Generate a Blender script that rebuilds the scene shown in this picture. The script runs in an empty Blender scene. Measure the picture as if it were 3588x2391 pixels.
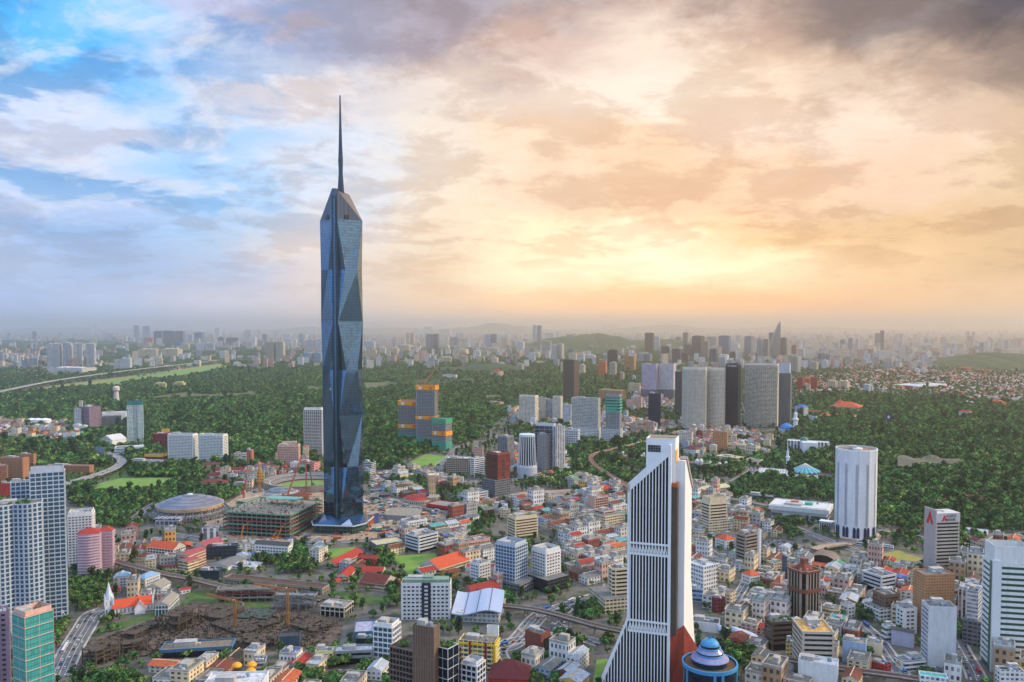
import bpy, math, random
import numpy as np
from mathutils import Vector
R_ = math.radians
rng = random.Random(118)
S = bpy.context.scene
COL = S.collection

# ------------------------------------------------------------------ camera
CAM_H, PITCH, F, CX, CY = 321.0, R_(2.5), 2902.0, 1794.0, 1266.7
cd = bpy.data.cameras.new('camera'); cam = bpy.data.objects.new('camera', cd); COL.objects.link(cam)
cam.location = (0, 0, CAM_H); cam.rotation_euler = (R_(90) - PITCH, 0, 0)
cd.sensor_width = 36; cd.lens = 36 * F / 3588; cd.shift_y = (CY - 1195.5) / 3588
cd.clip_start = 5; cd.clip_end = 200000
S.camera = cam
S.view_settings.view_transform = 'Standard'; S.view_settings.look = 'None'
S.view_settings.gamma = 1; S.view_settings.exposure = 0.0
S.render.resolution_x, S.render.resolution_y = 1024, 682
cy = S.cycles
cy.use_denoising = True; cy.max_bounces = 8; cy.diffuse_bounces = 2; cy.glossy_bounces = 3
cy.transmission_bounces = 2; cy.volume_bounces = 6; cy.use_adaptive_sampling = True; cy.adaptive_threshold = 0.02
cy.caustics_reflective = False; cy.caustics_refractive = False

def lin(c):
    return tuple(((x / 255) / 12.92 if x / 255 <= 0.04045 else ((x / 255 + 0.055) / 1.055) ** 2.4) for x in c)

# ------------------------------------------------------------------ sky (world)
SUN_AZ, SUN_EL = R_(78), R_(26)          # azimuth clockwise from the view direction
W = bpy.data.worlds.new('World'); S.world = W; W.use_nodes = True
nt = W.node_tree; N = nt.nodes; L = nt.links; N.clear()
def nd(t, **k):
    n = N.new(t)
    for a, b in k.items(): setattr(n, a, b)
    return n
def mth(op, a, b=None, c=None, clamp=False):
    n = N.new('ShaderNodeMath'); n.operation = op; n.use_clamp = clamp
    for i, x in enumerate((a, b, c)):
        if x is None: continue
        if hasattr(x, 'links'): L.new(x, n.inputs[i])
        else: n.inputs[i].default_value = x
    return n.outputs[0]
def mixc(f, a, b, bt='MIX'):
    n = N.new('ShaderNodeMix'); n.data_type = 'RGBA'; n.blend_type = bt
    for s, x in ((n.inputs[0], f), (n.inputs[6], a), (n.inputs[7], b)):
        if hasattr(x, 'links'): L.new(x, s)
        elif isinstance(x, tuple): s.default_value = (*x, 1)
        else: s.default_value = x
    return n.outputs[2]
tc = nd('ShaderNodeTexCoord')
sp = nd('ShaderNodeSeparateXYZ'); L.new(tc.outputs['Generated'], sp.inputs[0])
az0 = mth('ARCTAN2', sp.outputs[0], sp.outputs[1])
el0 = mth('ARCSINE', sp.outputs[2])
azd = mth('MULTIPLY', az0, 180 / math.pi); eld = mth('MULTIPLY', el0, 180 / math.pi)
def noise(sx, sy, off, detail, rough, dist=0.0, shear=0.0):
    cb = nd('ShaderNodeCombineXYZ')
    L.new(mth('MULTIPLY', mth('ADD', azd, mth('MULTIPLY', eld, shear)), sx), cb.inputs[0])
    L.new(mth('MULTIPLY', eld, sy), cb.inputs[1]); cb.inputs[2].default_value = off
    n = nd('ShaderNodeTexNoise'); n.noise_dimensions = '3D'
    n.inputs['Scale'].default_value = 1; n.inputs['Detail'].default_value = detail
    n.inputs['Roughness'].default_value = rough; n.inputs['Distortion'].default_value = dist
    L.new(cb.outputs[0], n.inputs['Vector'])
    return n.outputs['Fac']
n1 = noise(.16, .34, 3.1, 7, .6, .4); n2 = noise(.16, .34, 9.7, 7, .6, .4)
fade = mth('MULTIPLY', eld, .16, clamp=True)
wa = mth('ADD', azd, mth('MULTIPLY', mth('MULTIPLY', mth('SUBTRACT', n1, .5), 11.0), fade))
we = mth('ADD', eld, mth('MULTIPLY', mth('MULTIPLY', mth('SUBTRACT', n2, .5), 6.5), fade))
# colour rows: elevation (given by picture row of the 2353 px wide picture) and colours along the azimuth
XS = (0, 250, 500, 750, 1000, 1250, 1500, 1750, 2000, 2353)
ROWS = [
 (0, [(45,165,250),(215,225,250),(192,196,230),(184,176,190),(170,160,172),(180,166,170),(206,178,166),(172,152,146),(138,127,128),(94,90,99)]),
 (120, [(62,178,255),(140,205,252),(198,202,232),(184,176,192),(176,162,172),(222,192,178),(250,226,206),(220,190,172),(148,133,129),(92,88,96)]),
 (230, [(120,198,252),(85,185,255),(225,228,245),(234,224,224),(240,222,210),(253,232,214),(253,234,214),(253,224,196),(226,197,175),(158,140,132)]),
 (330, [(205,216,242),(215,223,246),(172,208,250),(222,227,240),(247,231,214),(254,221,190),(253,214,178),(254,226,204),(253,226,204),(241,212,184)]),
 (450, [(194,208,242),(198,214,248),(164,208,252),(222,227,240),(249,229,207),(253,217,184),(253,209,170),(253,210,172),(250,212,182),(240,209,172)]),
 (550, [(164,194,238),(168,194,236),(180,206,238),(238,228,224),(250,224,194),(272,246,202),(276,252,212),(256,212,156),(242,199,148),(229,190,146)]),
 (630, [(186,204,236),(170,194,232),(188,204,234),(240,222,214),(252,220,182),(286,266,220),(290,272,228),(290,262,214),(262,218,166),(233,193,144)]),
 (700, [(184,208,250),(198,214,250),(226,224,240),(246,228,220),(268,228,186),(300,234,168),(304,230,158),(296,220,150),(272,214,154),(258,214,168)]),
 (760, [(178,208,255),(190,212,252),(218,224,244),(246,230,226),(268,232,198),(290,240,188),(290,232,174),(280,226,168),(264,218,170),(250,212,174)]),
]
def ramp(cols, extra):
    r = nd('ShaderNodeValToRGB'); cr = r.color_ramp; cr.interpolation = 'EASE'
    pts = [(-180, extra[0]), (-120, extra[1]), (-60, extra[2])]
    pts += [(math.degrees(math.atan((x * 3588 / 2353 - CX) / F)), c) for x, c in zip(XS, cols)]
    pts += [(62, extra[3]), (120, extra[4]), (179.9, extra[0])]
    while len(cr.elements) < len(pts): cr.elements.new(0.5)
    for e, (a, c) in zip(cr.elements, sorted(pts)):
        pass
    for i, (a, c) in enumerate(sorted(pts)):
        cr.elements[i].position = (a + 180) / 360; cr.elements[i].color = (*lin(c), 1)
    return r
acc = None
fac = mth('MULTIPLY', mth('ADD', wa, 180), 1 / 360)
exA = [(168,198,238), (140,184,242), (104,174,248), (250,215,175), (225,215,215)]
exB = [(160,190,236), (156,188,236), (160,190,234), (250,214,172), (228,214,205)]
prev = None
for i, (row, cols) in enumerate(reversed(ROWS)):
    e = math.degrees(math.atan((1140 - row * 3588 / 2353) / F))
    r = ramp(cols, exB if row > 400 else exA); L.new(fac, r.inputs[0])
    if acc is None: acc = r.outputs[0]
    else:
        mr = nd('ShaderNodeMapRange'); mr.interpolation_type = 'SMOOTHSTEP'
        mr.inputs[1].default_value = prev; mr.inputs[2].default_value = e
        L.new(we, mr.inputs[0]); acc = mixc(mr.outputs[0], acc, r.outputs[0])
    prev = e
def smooth(x, a, b):
    mr = nd('ShaderNodeMapRange'); mr.interpolation_type = 'SMOOTHSTEP'
    mr.inputs[1].default_value = a; mr.inputs[2].default_value = b; L.new(x, mr.inputs[0]); return mr.outputs[0]
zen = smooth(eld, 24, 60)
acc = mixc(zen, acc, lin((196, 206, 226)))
# billows: cloud deck seen in perspective, finer and flatter towards the horizon
zz_ = mth('ADD', sp.outputs[2], .19); pc = nd('ShaderNodeCombineXYZ')
L.new(mth('DIVIDE', sp.outputs[0], zz_), pc.inputs[0]); L.new(mth('DIVIDE', sp.outputs[1], zz_), pc.inputs[1])
def deck(sc, off, detail, rough, dist=0.0):
    mp = nd('ShaderNodeMapping'); mp.inputs['Location'].default_value = (off, off * .7, off * 1.3); L.new(pc.outputs[0], mp.inputs[0])
    n = nd('ShaderNodeTexNoise'); n.inputs['Scale'].default_value = sc; n.inputs['Detail'].default_value = detail; n.inputs['Roughness'].default_value = rough; n.inputs['Distortion'].default_value = dist
    L.new(mp.outputs[0], n.inputs['Vector']); return n.outputs['Fac']
d1 = deck(2.3, 3.3, 9, .58, .3); d2 = deck(6.2, 8.1, 12, .68, .25)
dd = mth('ADD', mth('MULTIPLY', d1, .7), mth('MULTIPLY', d2, .3))
puff = smooth(dd, .455, .535)
bil = mth('ADD', mth('MULTIPLY', mth('SUBTRACT', puff, .45), .22), mth('MULTIPLY', mth('SUBTRACT', d2, .48), .32))
bil = mth('MULTIPLY', bil, mth('MULTIPLY', eld, .16, clamp=True))
gain = mth('ADD', 1.0, bil)
gv = nd('ShaderNodeCombineXYZ')
L.new(mth('ADD', 1.0, mth('MULTIPLY', bil, .75)), gv.inputs[0]); L.new(gain, gv.inputs[1]); L.new(mth('ADD', 1.0, mth('MULTIPLY', bil, 1.12)), gv.inputs[2])
acc = mixc(1.0, acc, gv.outputs[0], 'MULTIPLY')
# clear-sky gaps on the left, through which the Sky Texture shows
sky = nd('ShaderNodeTexSky', sky_type='NISHITA', sun_disc=False, sun_elevation=SUN_EL, sun_rotation=SUN_AZ)
sky.altitude = 200; sky.dust_density = 1.5
skyc = mixc(1.0, sky.outputs[0], (.11, .13, .15), 'MULTIPLY')
n5 = deck(2.6, 5.9, 9, .58, .3)
left = smooth(azd, -3, -27)
gap = mth('MULTIPLY', mth('MULTIPLY', smooth(n5, .49, .58), left), smooth(eld, 4.0, 9.0))
blue = mixc(.5, skyc, lin((72, 172, 250)))
acc = mixc(mth('MULTIPLY', gap, .8), acc, blue)
n6 = deck(3.8, 1.4, 10, .62, .4)
wisp = mth('MULTIPLY', mth('MULTIPLY', smooth(n6, .50, .66), smooth(azd, -2, -20)), smooth(eld, 5, 9))
acc = mixc(mth('MULTIPLY', wisp, .65), acc, lin((240, 242, 252)))
# below the horizon: plain haze colour; gain added to unseen sky behind and overhead, to light walls and haze
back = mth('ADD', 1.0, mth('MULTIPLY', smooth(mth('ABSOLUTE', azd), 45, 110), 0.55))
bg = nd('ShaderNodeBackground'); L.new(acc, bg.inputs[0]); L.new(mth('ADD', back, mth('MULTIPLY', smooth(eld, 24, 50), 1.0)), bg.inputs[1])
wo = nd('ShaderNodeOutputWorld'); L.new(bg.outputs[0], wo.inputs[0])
W.cycles.sampling_method = 'MANUAL'; W.cycles.sample_map_resolution = 512

# ------------------------------------------------------------------ sun, veiled by cloud
sl = bpy.data.lights.new('sun', 'SUN'); sl.energy = 3.6; sl.angle = R_(5); sl.color = (1.0, .84, .63)
so = bpy.data.objects.new('sun', sl); COL.objects.link(so)
so.rotation_euler = (R_(90) - SUN_EL, 0, -SUN_AZ + math.pi)
so.location = (0, 0, 900)
sd = Vector((math.sin(SUN_AZ) * math.cos(SUN_EL), math.cos(SUN_AZ) * math.cos(SUN_EL), math.sin(SUN_EL)))
so.rotation_euler = sd.to_track_quat('Z', 'Y').to_euler()

# ------------------------------------------------------------------ picture <-> ground
ZM = {'A': (0, 1050, 2.6133), 'B': (900, 1050, 2.6133), 'C': (1750, 1050, 2.6133), 'D': (2650, 1050, 2.5085),
      'E': (0, 1550, 3.3614), 'F': (0, 1930, 3.3614), 'G': (650, 1550, 3.3614), 'H': (650, 1930, 3.3614),
      'I': (1300, 1550, 3.3614), 'J': (1300, 1930, 3.3614), 'K': (1950, 1550, 3.3614), 'L': (1950, 1930, 3.3614),
      'M': (2550, 1550, 3.408), 'N': (2550, 1930, 3.402), 'O': (3000, 1550, 3.408), 'P': (3000, 1930, 3.401),
      'S': (0, 0, 1.0), 'T': (0, 0, .6558)}
cp, spp = math.cos(PITCH), math.sin(PITCH)
def px(z, x, y):
    a, b, k = ZM[z]; return a + x / k, b + y / k
def ray(u, v):
    a, b = (u - CX) / F, (CY - v) / F
    return Vector((a, cp + b * spp, -spp + b * cp))
def ground(u, v, z=0.0):
    d = ray(u, v); t = (z - CAM_H) / d.z; return Vector((d.x * t, d.y * t, z))
def gp(zm, x, y, z=0.0): return ground(*px(zm, x, y), z)
def project(p):
    x, y, z = p[0], p[1], p[2] - CAM_H
    zf = y * cp - z * spp; yu = y * spp + z * cp
    return CX + F * x / zf, CY - F * yu / zf
def height_at(P, v):      # height of the point above P seen on picture row v
    b = (CY - v) / F
    return CAM_H + P.y * (-spp + b * cp) / (cp + b * spp)

# ------------------------------------------------------------------ materials
MATS = {}
def mat(col, rough=.75, var=.18, metal=0.0, scale=.25, name=None, spec=.4):
    key = (tuple(col), rough, var, metal, scale)
    if key in MATS: return MATS[key]
    m = bpy.data.materials.new(name or 'paint_%d_%d_%d' % tuple(int(c) for c in col)); m.use_nodes = True
    t = m.node_tree; b = t.nodes['Principled BSDF']; b.inputs['Roughness'].default_value = rough
    b.inputs['Metallic'].default_value = metal; b.inputs['Specular IOR Level'].default_value = spec
    c = lin(col)
    if var:
        tcn = t.nodes.new('ShaderNodeTexCoord'); mp = t.nodes.new('ShaderNodeMapping'); mp.inputs['Scale'].default_value = (1, 1, .35)
        nz = t.nodes.new('ShaderNodeTexNoise'); nz.inputs['Scale'].default_value = scale; nz.inputs['Detail'].default_value = 6; nz.inputs['Roughness'].default_value = .65
        t.links.new(tcn.outputs['Object'], mp.inputs[0]); t.links.new(mp.outputs[0], nz.inputs['Vector'])
        r = t.nodes.new('ShaderNodeValToRGB'); e = r.color_ramp.elements
        e[0].position, e[1].position = .3, .7
        e[0].color = (*[x * (1 - var * 1.5) for x in c], 1); e[1].color = (*[min(1, x * (1 + var * .5)) for x in c], 1)
        t.links.new(nz.outputs['Fac'], r.inputs[0]); t.links.new(r.outputs[0], b.inputs['Base Color'])
    else: b.inputs['Base Color'].default_value = (*c, 1)
    MATS[key] = m; return m

FG = bpy.data.node_groups.new('facade', 'ShaderNodeTree')
def _fg():
    g = FG; n = g.nodes; l = g.links
    for nm, tp in (('Wall', 'NodeSocketColor'), ('Glass', 'NodeSocketColor'), ('CW', 'NodeSocketFloat'), ('CH', 'NodeSocketFloat'), ('DW', 'NodeSocketFloat'), ('DH', 'NodeSocketFloat')):
        g.interface.new_socket(nm, in_out='INPUT', socket_type=tp)
    for nm, tp in (('Color', 'NodeSocketColor'), ('Rough', 'NodeSocketFloat'), ('Mask', 'NodeSocketFloat')):
        g.interface.new_socket(nm, in_out='OUTPUT', socket_type=tp)
    gi = n.new('NodeGroupInput'); go = n.new('NodeGroupOutput')
    uv = n.new('ShaderNodeUVMap'); s = n.new('ShaderNodeSeparateXYZ'); l.new(uv.outputs[0], s.inputs[0])
    def M(op, a, b=None):
        x = n.new('ShaderNodeMath'); x.operation = op
        for i, q in enumerate((a, b)):
            if q is None: continue
            if hasattr(q, 'links'): l.new(q, x.inputs[i])
            else: x.inputs[i].default_value = q
        return x.outputs[0]
    cu = M('DIVIDE', s.outputs[0], gi.outputs[2]); cv = M('DIVIDE', s.outputs[1], gi.outputs[3])
    fu = M('ABSOLUTE', M('SUBTRACT', M('FRACT', cu), .5)); fv = M('ABSOLUTE', M('SUBTRACT', M('FRACT', cv), .5))
    mask = M('MULTIPLY', M('LESS_THAN', fu, M('MULTIPLY', gi.outputs[4], .5)), M('LESS_THAN', fv, M('MULTIPLY', gi.outputs[5], .5)))
    cb = n.new('ShaderNodeCombineXYZ'); l.new(M('FLOOR', cu), cb.inputs[0]); l.new(M('FLOOR', cv), cb.inputs[1])
    wn = n.new('ShaderNodeTexWhiteNoise'); wn.noise_dimensions = '3D'; l.new(cb.outputs[0], wn.inputs[0])
    mx = n.new('ShaderNodeMix'); mx.data_type = 'RGBA'; l.new(M('POWER', wn.outputs[0], 3.0), mx.inputs[0])
    l.new(gi.outputs[1], mx.inputs[6])
    m3 = n.new('ShaderNodeMix'); m3.data_type = 'RGBA'; m3.inputs[0].default_value = .55; l.new(gi.outputs[1], m3.inputs[6]); l.new(gi.outputs[0], m3.inputs[7])
    l.new(m3.outputs[2], mx.inputs[7])
    tcn = n.new('ShaderNodeTexCoord'); nz = n.new('ShaderNodeTexNoise'); nz.inputs['Scale'].default_value = .12; nz.inputs['Detail'].default_value = 6
    mp = n.new('ShaderNodeMapping'); mp.inputs['Scale'].default_value = (1, 1, .3); l.new(tcn.outputs['Object'], mp.inputs[0]); l.new(mp.outputs[0], nz.inputs['Vector'])
    dr = n.new('ShaderNodeMapRange'); dr.inputs[1].default_value = .3; dr.inputs[2].default_value = .7; dr.inputs[3].default_value = .74; dr.inputs[4].default_value = 1.06; l.new(nz.outputs['Fac'], dr.inputs[0])
    dm = n.new('ShaderNodeMix'); dm.data_type = 'RGBA'; dm.blend_type = 'MULTIPLY'; dm.inputs[0].default_value = 1; l.new(gi.outputs[0], dm.inputs[6]); l.new(dr.outputs[0], dm.inputs[7])
    fin = n.new('ShaderNodeMix'); fin.data_type = 'RGBA'; l.new(mask, fin.inputs[0]); l.new(dm.outputs[2], fin.inputs[6]); l.new(mx.outputs[2], fin.inputs[7])
    l.new(fin.outputs[2], go.inputs[0])
    rr = n.new('ShaderNodeMapRange'); rr.inputs[3].default_value = .8; rr.inputs[4].default_value = .15; l.new(mask, rr.inputs[0]); l.new(rr.outputs[0], go.inputs[1]); l.new(mask, go.inputs[2])
_fg()
def facade(wall, glass, cw, ch, dw, dh, name='facade'):
    key = ('f', tuple(wall), tuple(glass), round(cw, 1), round(ch, 1), dw, dh)
    if key in MATS: return MATS[key]
    m = bpy.data.materials.new(name); m.use_nodes = True; t = m.node_tree; b = t.nodes['Principled BSDF']
    g = t.nodes.new('ShaderNodeGroup'); g.node_tree = FG
    g.inputs[0].default_value = (*lin(wall), 1); g.inputs[1].default_value = (*lin(glass), 1)
    for i, x in enumerate((cw, ch, dw, dh)): g.inputs[2 + i].default_value = x
    t.links.new(g.outputs[0], b.inputs['Base Color']); t.links.new(g.outputs[1], b.inputs['Roughness'])
    MATS[key] = m; return m
def glassmat(col, metal=.45, rough=.12, cw=1.6, ch=4.0, dw=.9, dh=.86, name='curtain_glass', line=.55):
    key = ('g', tuple(col), metal, rough, cw, ch, line)
    if key in MATS: return MATS[key]
    m = bpy.data.materials.new(name); m.use_nodes = True; t = m.node_tree; b = t.nodes['Principled BSDF']
    g = t.nodes.new('ShaderNodeGroup'); g.node_tree = FG; c = lin(col)
    g.inputs[0].default_value = (*[x * line for x in c], 1); g.inputs[1].default_value = (*c, 1)
    for i, x in enumerate((cw, ch, dw, dh)): g.inputs[2 + i].default_value = x
    t.links.new(g.outputs[0], b.inputs['Base Color']); b.inputs['Roughness'].default_value = rough; b.inputs['Metallic'].default_value = metal
    MATS[key] = m; return m

# ------------------------------------------------------------------ mesh building
class MB:
    def __init__(s): s.v = []; s.f = []; s.m = []; s.uv = []
    def face(s, pts, m=0, uv=None):
        i = len(s.v); s.v += [tuple(p) for p in pts]; s.f.append(tuple(range(i, i + len(pts)))); s.m.append(m)
        s.uv += uv if uv else [(p[0], p[1]) for p in pts]
        return s
    def prism(s, P, z0, z1, m=0, top=None, bot=False, Q=None):
        Q = Q or P; n = len(P); d = 0.0
        for i in range(n):
            a, b, c, e = P[i], P[(i + 1) % n], Q[(i + 1) % n], Q[i]
            w = math.hypot(b[0] - a[0], b[1] - a[1])
            s.face([(a[0], a[1], z0), (b[0], b[1], z0), (c[0], c[1], z1), (e[0], e[1], z1)], m, [(d, z0), (d + w, z0), (d + w, z1), (d, z1)])
            d += math.ceil(w / 3) * 3
        if top is not None: s.face([(q[0], q[1], z1) for q in Q], top)
        if bot: s.face([(q[0], q[1], z0) for q in reversed(P)], m)
        return s
    def ring(s, P, o, z0, z1, m=0, inner=0.0):
        A = offset(P, o); B = offset(P, -inner) if inner else P
        s.prism(A, z0, z1, m); n = len(P)
        for i in range(n):
            j = (i + 1) % n
            s.face([(*A[i], z1), (*A[j], z1), (*B[j], z1), (*B[i], z1)], m)
            s.face([(*A[j], z0), (*A[i], z0), (*B[i], z0), (*B[j], z0)], m)
        return s
    def box(s, x0, x1, y0, y1, z0, z1, m=0):
        return s.prism([(x0, y0), (x1, y0), (x1, y1), (x0, y1)], z0, z1, m, top=m, bot=True)
    def bar(s, a, b, w, m=0, h=None):
        a, b = Vector(a), Vector(b); d = (b - a).normalized()
        up = Vector((0, 0, 1)) if abs(d.z) < .95 else Vector((1, 0, 0))
        x = d.cross(up).normalized() * w / 2; y = x.cross(d).normalized() * (h or w) / 2
        q = [[p + x * i + y * j for i, j in ((-1, -1), (1, -1), (1, 1), (-1, 1))] for p in (a, b)]
        for i in range(4):
            j = (i + 1) % 4; s.face([q[0][i], q[0][j], q[1][j], q[1][i]], m)
        s.face(q[0][::-1], m); s.face(q[1], m); return s
    def lathe(s, prof, n=24, m=0, cap=True, c=(0, 0)):
        rings = [[(c[0] + r * math.cos(2 * math.pi * k / n), c[1] + r * math.sin(2 * math.pi * k / n), z) for k in range(n)] for r, z in prof]
        for a, b, pa, pb in zip(rings, rings[1:], prof, prof[1:]):
            for k in range(n):
                j = (k + 1) % n; w = 2 * math.pi * max(pa[0], pb[0]) / n
                s.face([a[k], a[j], b[j], b[k]], m, [(k * w, pa[1]), ((k + 1) * w, pa[1]), ((k + 1) * w, pb[1]), (k * w, pb[1])])
        if cap: s.face(rings[-1], m)
        return s
    def mesh(s, name, mats):
        me = bpy.data.meshes.new(name); me.from_pydata(s.v, [], s.f)
        for q in (mats if isinstance(mats, (list, tuple)) else [mats]): me.materials.append(q)
        me.polygons.foreach_set('material_index', s.m)
        ul = me.uv_layers.new(name='UVMap'); ul.data.foreach_set('uv', [x for p in s.uv for x in p])
        return me
def offset(P, d):
    n = len(P); out = []
    for i in range(n):
        a, b, c = P[i - 1], P[i], P[(i + 1) % n]
        e1 = Vector((b[0] - a[0], b[1] - a[1])).normalized(); e2 = Vector((c[0] - b[0], c[1] - b[1])).normalized()
        n1, n2 = Vector((e1.y, -e1.x)), Vector((e2.y, -e2.x)); q = (n1 + n2); k = 1 + n1.dot(n2)
        q = q / max(k, .35); out.append((b[0] + q.x * d, b[1] + q.y * d))
    return out
def link(name, me, parent=None, loc=(0, 0, 0), rot=0.0, label=None):
    o = bpy.data.objects.new(name, me); COL.objects.link(o)
    if parent: o.parent = parent
    o.location = loc
    if rot: o.rotation_euler = (0, 0, rot)
    if label: o['label'] = label
    return o
def part(name, mb, mats, parent=None, loc=(0, 0, 0), rot=0.0): return link(name, mb.mesh(name, mats), parent, loc, rot)
THINGS = []
def tag(o, label, cat, group=None):
    o['label'] = label; o['category'] = cat
    if group: o['group'] = group
    THINGS.append(o); return o
def empty(name, loc, rot=0.0): 
    o = link(name, None, None, loc, rot); o.empty_display_size = 1; return o
def struct(name, mb, m): 
    o = part(name, mb, m); o['kind'] = 'structure'; return o

# footprints already taken: (x, y, radius, polygon)
TAKEN = {}
def take(P, margin=2.0):
    P = [(p[0], p[1]) for p in P]; x0, x1, y0, y1 = min(p[0] for p in P), max(p[0] for p in P), min(p[1] for p in P), max(p[1] for p in P)
    for i in range(int((x0 - 12) // 60), int((x1 + 12) // 60) + 1):
        for j in range(int((y0 - 12) // 60), int((y1 + 12) // 60) + 1): TAKEN.setdefault((i, j), []).append((x0, x1, y0, y1, P))
def inpoly(x, y, P):
    r = False; n = len(P)
    for i in range(n):
        a, b = P[i], P[i - 1]
        if (a[1] > y) != (b[1] > y) and x < (b[0] - a[0]) * (y - a[1]) / (b[1] - a[1]) + a[0]: r = not r
    return r
def free(x, y, r):
    for x0, x1, y0, y1, P in TAKEN.get((int(x // 60), int(y // 60)), ()):
        if x < x0 - r or x > x1 + r or y < y0 - r or y > y1 + r: continue
        if inpoly(x, y, P): return False
        n = len(P)
        for i in range(n):
            ax, ay = P[i - 1]; bx, by = P[i]; ex, ey = bx - ax, by - ay
            t = max(0, min(1, ((x - ax) * ex + (y - ay) * ey) / (ex * ex + ey * ey + 1e-9)))
            if (x - ax - t * ex) ** 2 + (y - ay - t * ey) ** 2 < r * r: return False
    return True
# ------------------------------------------------------------------ buildings
PAL = dict(W=(222,221,218), w=(198,200,203), C=(216,198,164), c=(190,160,120), G=(140,142,145), g=(108,112,118), D=(62,66,74), K=(34,37,44),
           B=(150,175,200), b=(86,120,160), N=(44,60,82), T=(88,190,186), t=(50,120,125), P=(212,172,154), p=(140,118,140), M=(120,38,46), R=(176,58,48),
           O=(205,110,58), o=(190,138,92), Y=(222,170,60), y=(220,205,140), S=(186,176,160), s=(150,138,122), U=(96,76,66), u=(122,98,82), E=(90,110,80), L=(176,176,196),
           q=(28,42,58), x=(44,104,88), v=(74,112,144), r=(128,72,58), Q=(20,26,34), a=(60,80,96), z=(178,188,198), k=(72,66,64), X=(212,202,182), e=(172,128,96), m=(196,170,182))  # X: white towers on the right, warm light tinted into the wall colour
ROOFC = dict(s=(128,116,100), y=(196,188,150), G=(118,118,116), D=(74,72,70), S=(150,142,128), R=(168,52,42), r=(112,50,40), O=(200,84,46), M=(108,40,42), B=(130,165,196), b=(50,110,180), T=(70,170,170), W=(205,206,208), L=(168,166,188), U=(96,70,58), E=(96,140,116), o=(210,160,90), g=(95,98,102), t=(70,120,110), P=(160,80,84))
GEN = {}
def cached(key, fn):
    if key not in GEN: GEN[key] = fn()
    return GEN[key]
def roof_clutter(root, P, H, seed, n=None):
    r = random.Random(seed); xs = [p[0] for p in P]; ys = [p[1] for p in P]
    x0, x1, y0, y1 = min(xs), max(xs), min(ys), max(ys); w, d = x1 - x0, y1 - y0
    kinds = ['lift_room', 'cooling_unit', 'water_tank', 'cooling_unit', 'duct']
    if n is None: n = 4 if w * d > 500 else 3
    for i in range(n):
        k = kinds[i % 5]; cx_ = x0 + w * (.22 + .56 * ((i * .37 + r.random() * .3) % 1)); cy_ = y0 + d * (.25 + .5 * r.random())
        b = MB()
        if k == 'lift_room': a, e, h = w * .14 + 1, d * .16 + 1, 2.5 + r.random() * 2.5; b.box(-a, a, -e, e, 0, h).box(-a - .2, a + .2, -e - .2, e + .2, h + .002, h + .3); c = (175, 172, 168)
        elif k == 'water_tank': b.lathe([(1.8, 0), (1.9, 2.4), (1.2, 3.0)], 12); c = (120, 140, 160)
        elif k == 'duct': b.box(-w * .2, w * .2, -.6, .6, .3, 1.3).box(-.6, .6, -d * .15, d * .15, .4, 1.2); c = (150, 152, 156)
        else:
            for q in range(3): b.box(q * 2.6 - 3.6, q * 2.6 - 1.6, -1.2, 1.2, .2, 1.9)
            c = (196, 198, 200)
        part(k, b, mat(c, .7, .25), root, (cx_, cy_, H))
def pitched(root, W, D, z, kind, col, rise=None, over=.7, x0=0, y0=0, along=None):
    a, d = W / 2 + over, D / 2 + over; rise = rise or min(W, D) * .28; b = MB(); along = along or ('x' if W >= D else 'y')
    if along == 'x': A = lambda x, y, zz: (x + x0, y + y0, zz)
    else:
        a, d = d, a; A = lambda x, y, zz: (-y + x0, x + y0, zz)
    h = 0 if kind == 'gable' else min(d, a * .9)
    zb = z - .05; zt = z + rise
    b.face([A(-a, -d, zb), A(a, -d, zb), A(a - h, 0, zt), A(-a + h, 0, zt)]).face([A(a, d, zb), A(-a, d, zb), A(-a + h, 0, zt), A(a - h, 0, zt)])
    b.face([A(a, -d, zb), A(a, d, zb), A(a - h, 0, zt)], 0 if kind == 'hip' else 1).face([A(-a, d, zb), A(-a, -d, zb), A(-a + h, 0, zt)], 0 if kind == 'hip' else 1)
    b.face([A(-a, d, zb), A(a, d, zb), A(a, -d, zb), A(-a, -d, zb)], 1)
    return part('roof', b, [mat(col, .75, .3, scale=.6), mat((190, 182, 170), .8)], root)
def shape(W, D, sh):
    w, d = W / 2, D / 2
    if sh == 'box': return [(-w, -d), (w, -d), (w, d), (-w, d)]
    if sh == 'cham':
        c = min(w, d) * .35; return [(-w + c, -d), (w - c, -d), (w, -d + c), (w, d - c), (w - c, d), (-w + c, d), (-w, d - c), (-w, -d + c)]
    if sh == 'cyl': return [(w * math.cos(t * math.pi / 12 - 1.6), d * math.sin(t * math.pi / 12 - 1.6)) for t in range(24)]
    if sh == 'curve':
        return [(-w + W * i / 8, -d - W * .14 * math.sin(math.pi * i / 8)) for i in range(9)] + [(w, d), (-w, d)]
    if sh == 'curve2':
        n = 6; return [(-w + w * i / n, -d - W * .10 * math.sin(math.pi * i / n)) for i in range(n)] + [(w * i / n, -d - W * .10 * math.sin(math.pi * i / n)) for i in range(n + 1)] + [(w, d), (-w, d)]
    if sh == 'notch':
        q = w * .3; return [(-w, -d), (-q, -d), (-q, -d + 4), (q, -d + 4), (q, -d), (w, -d), (w, d), (-w, d)]
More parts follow.
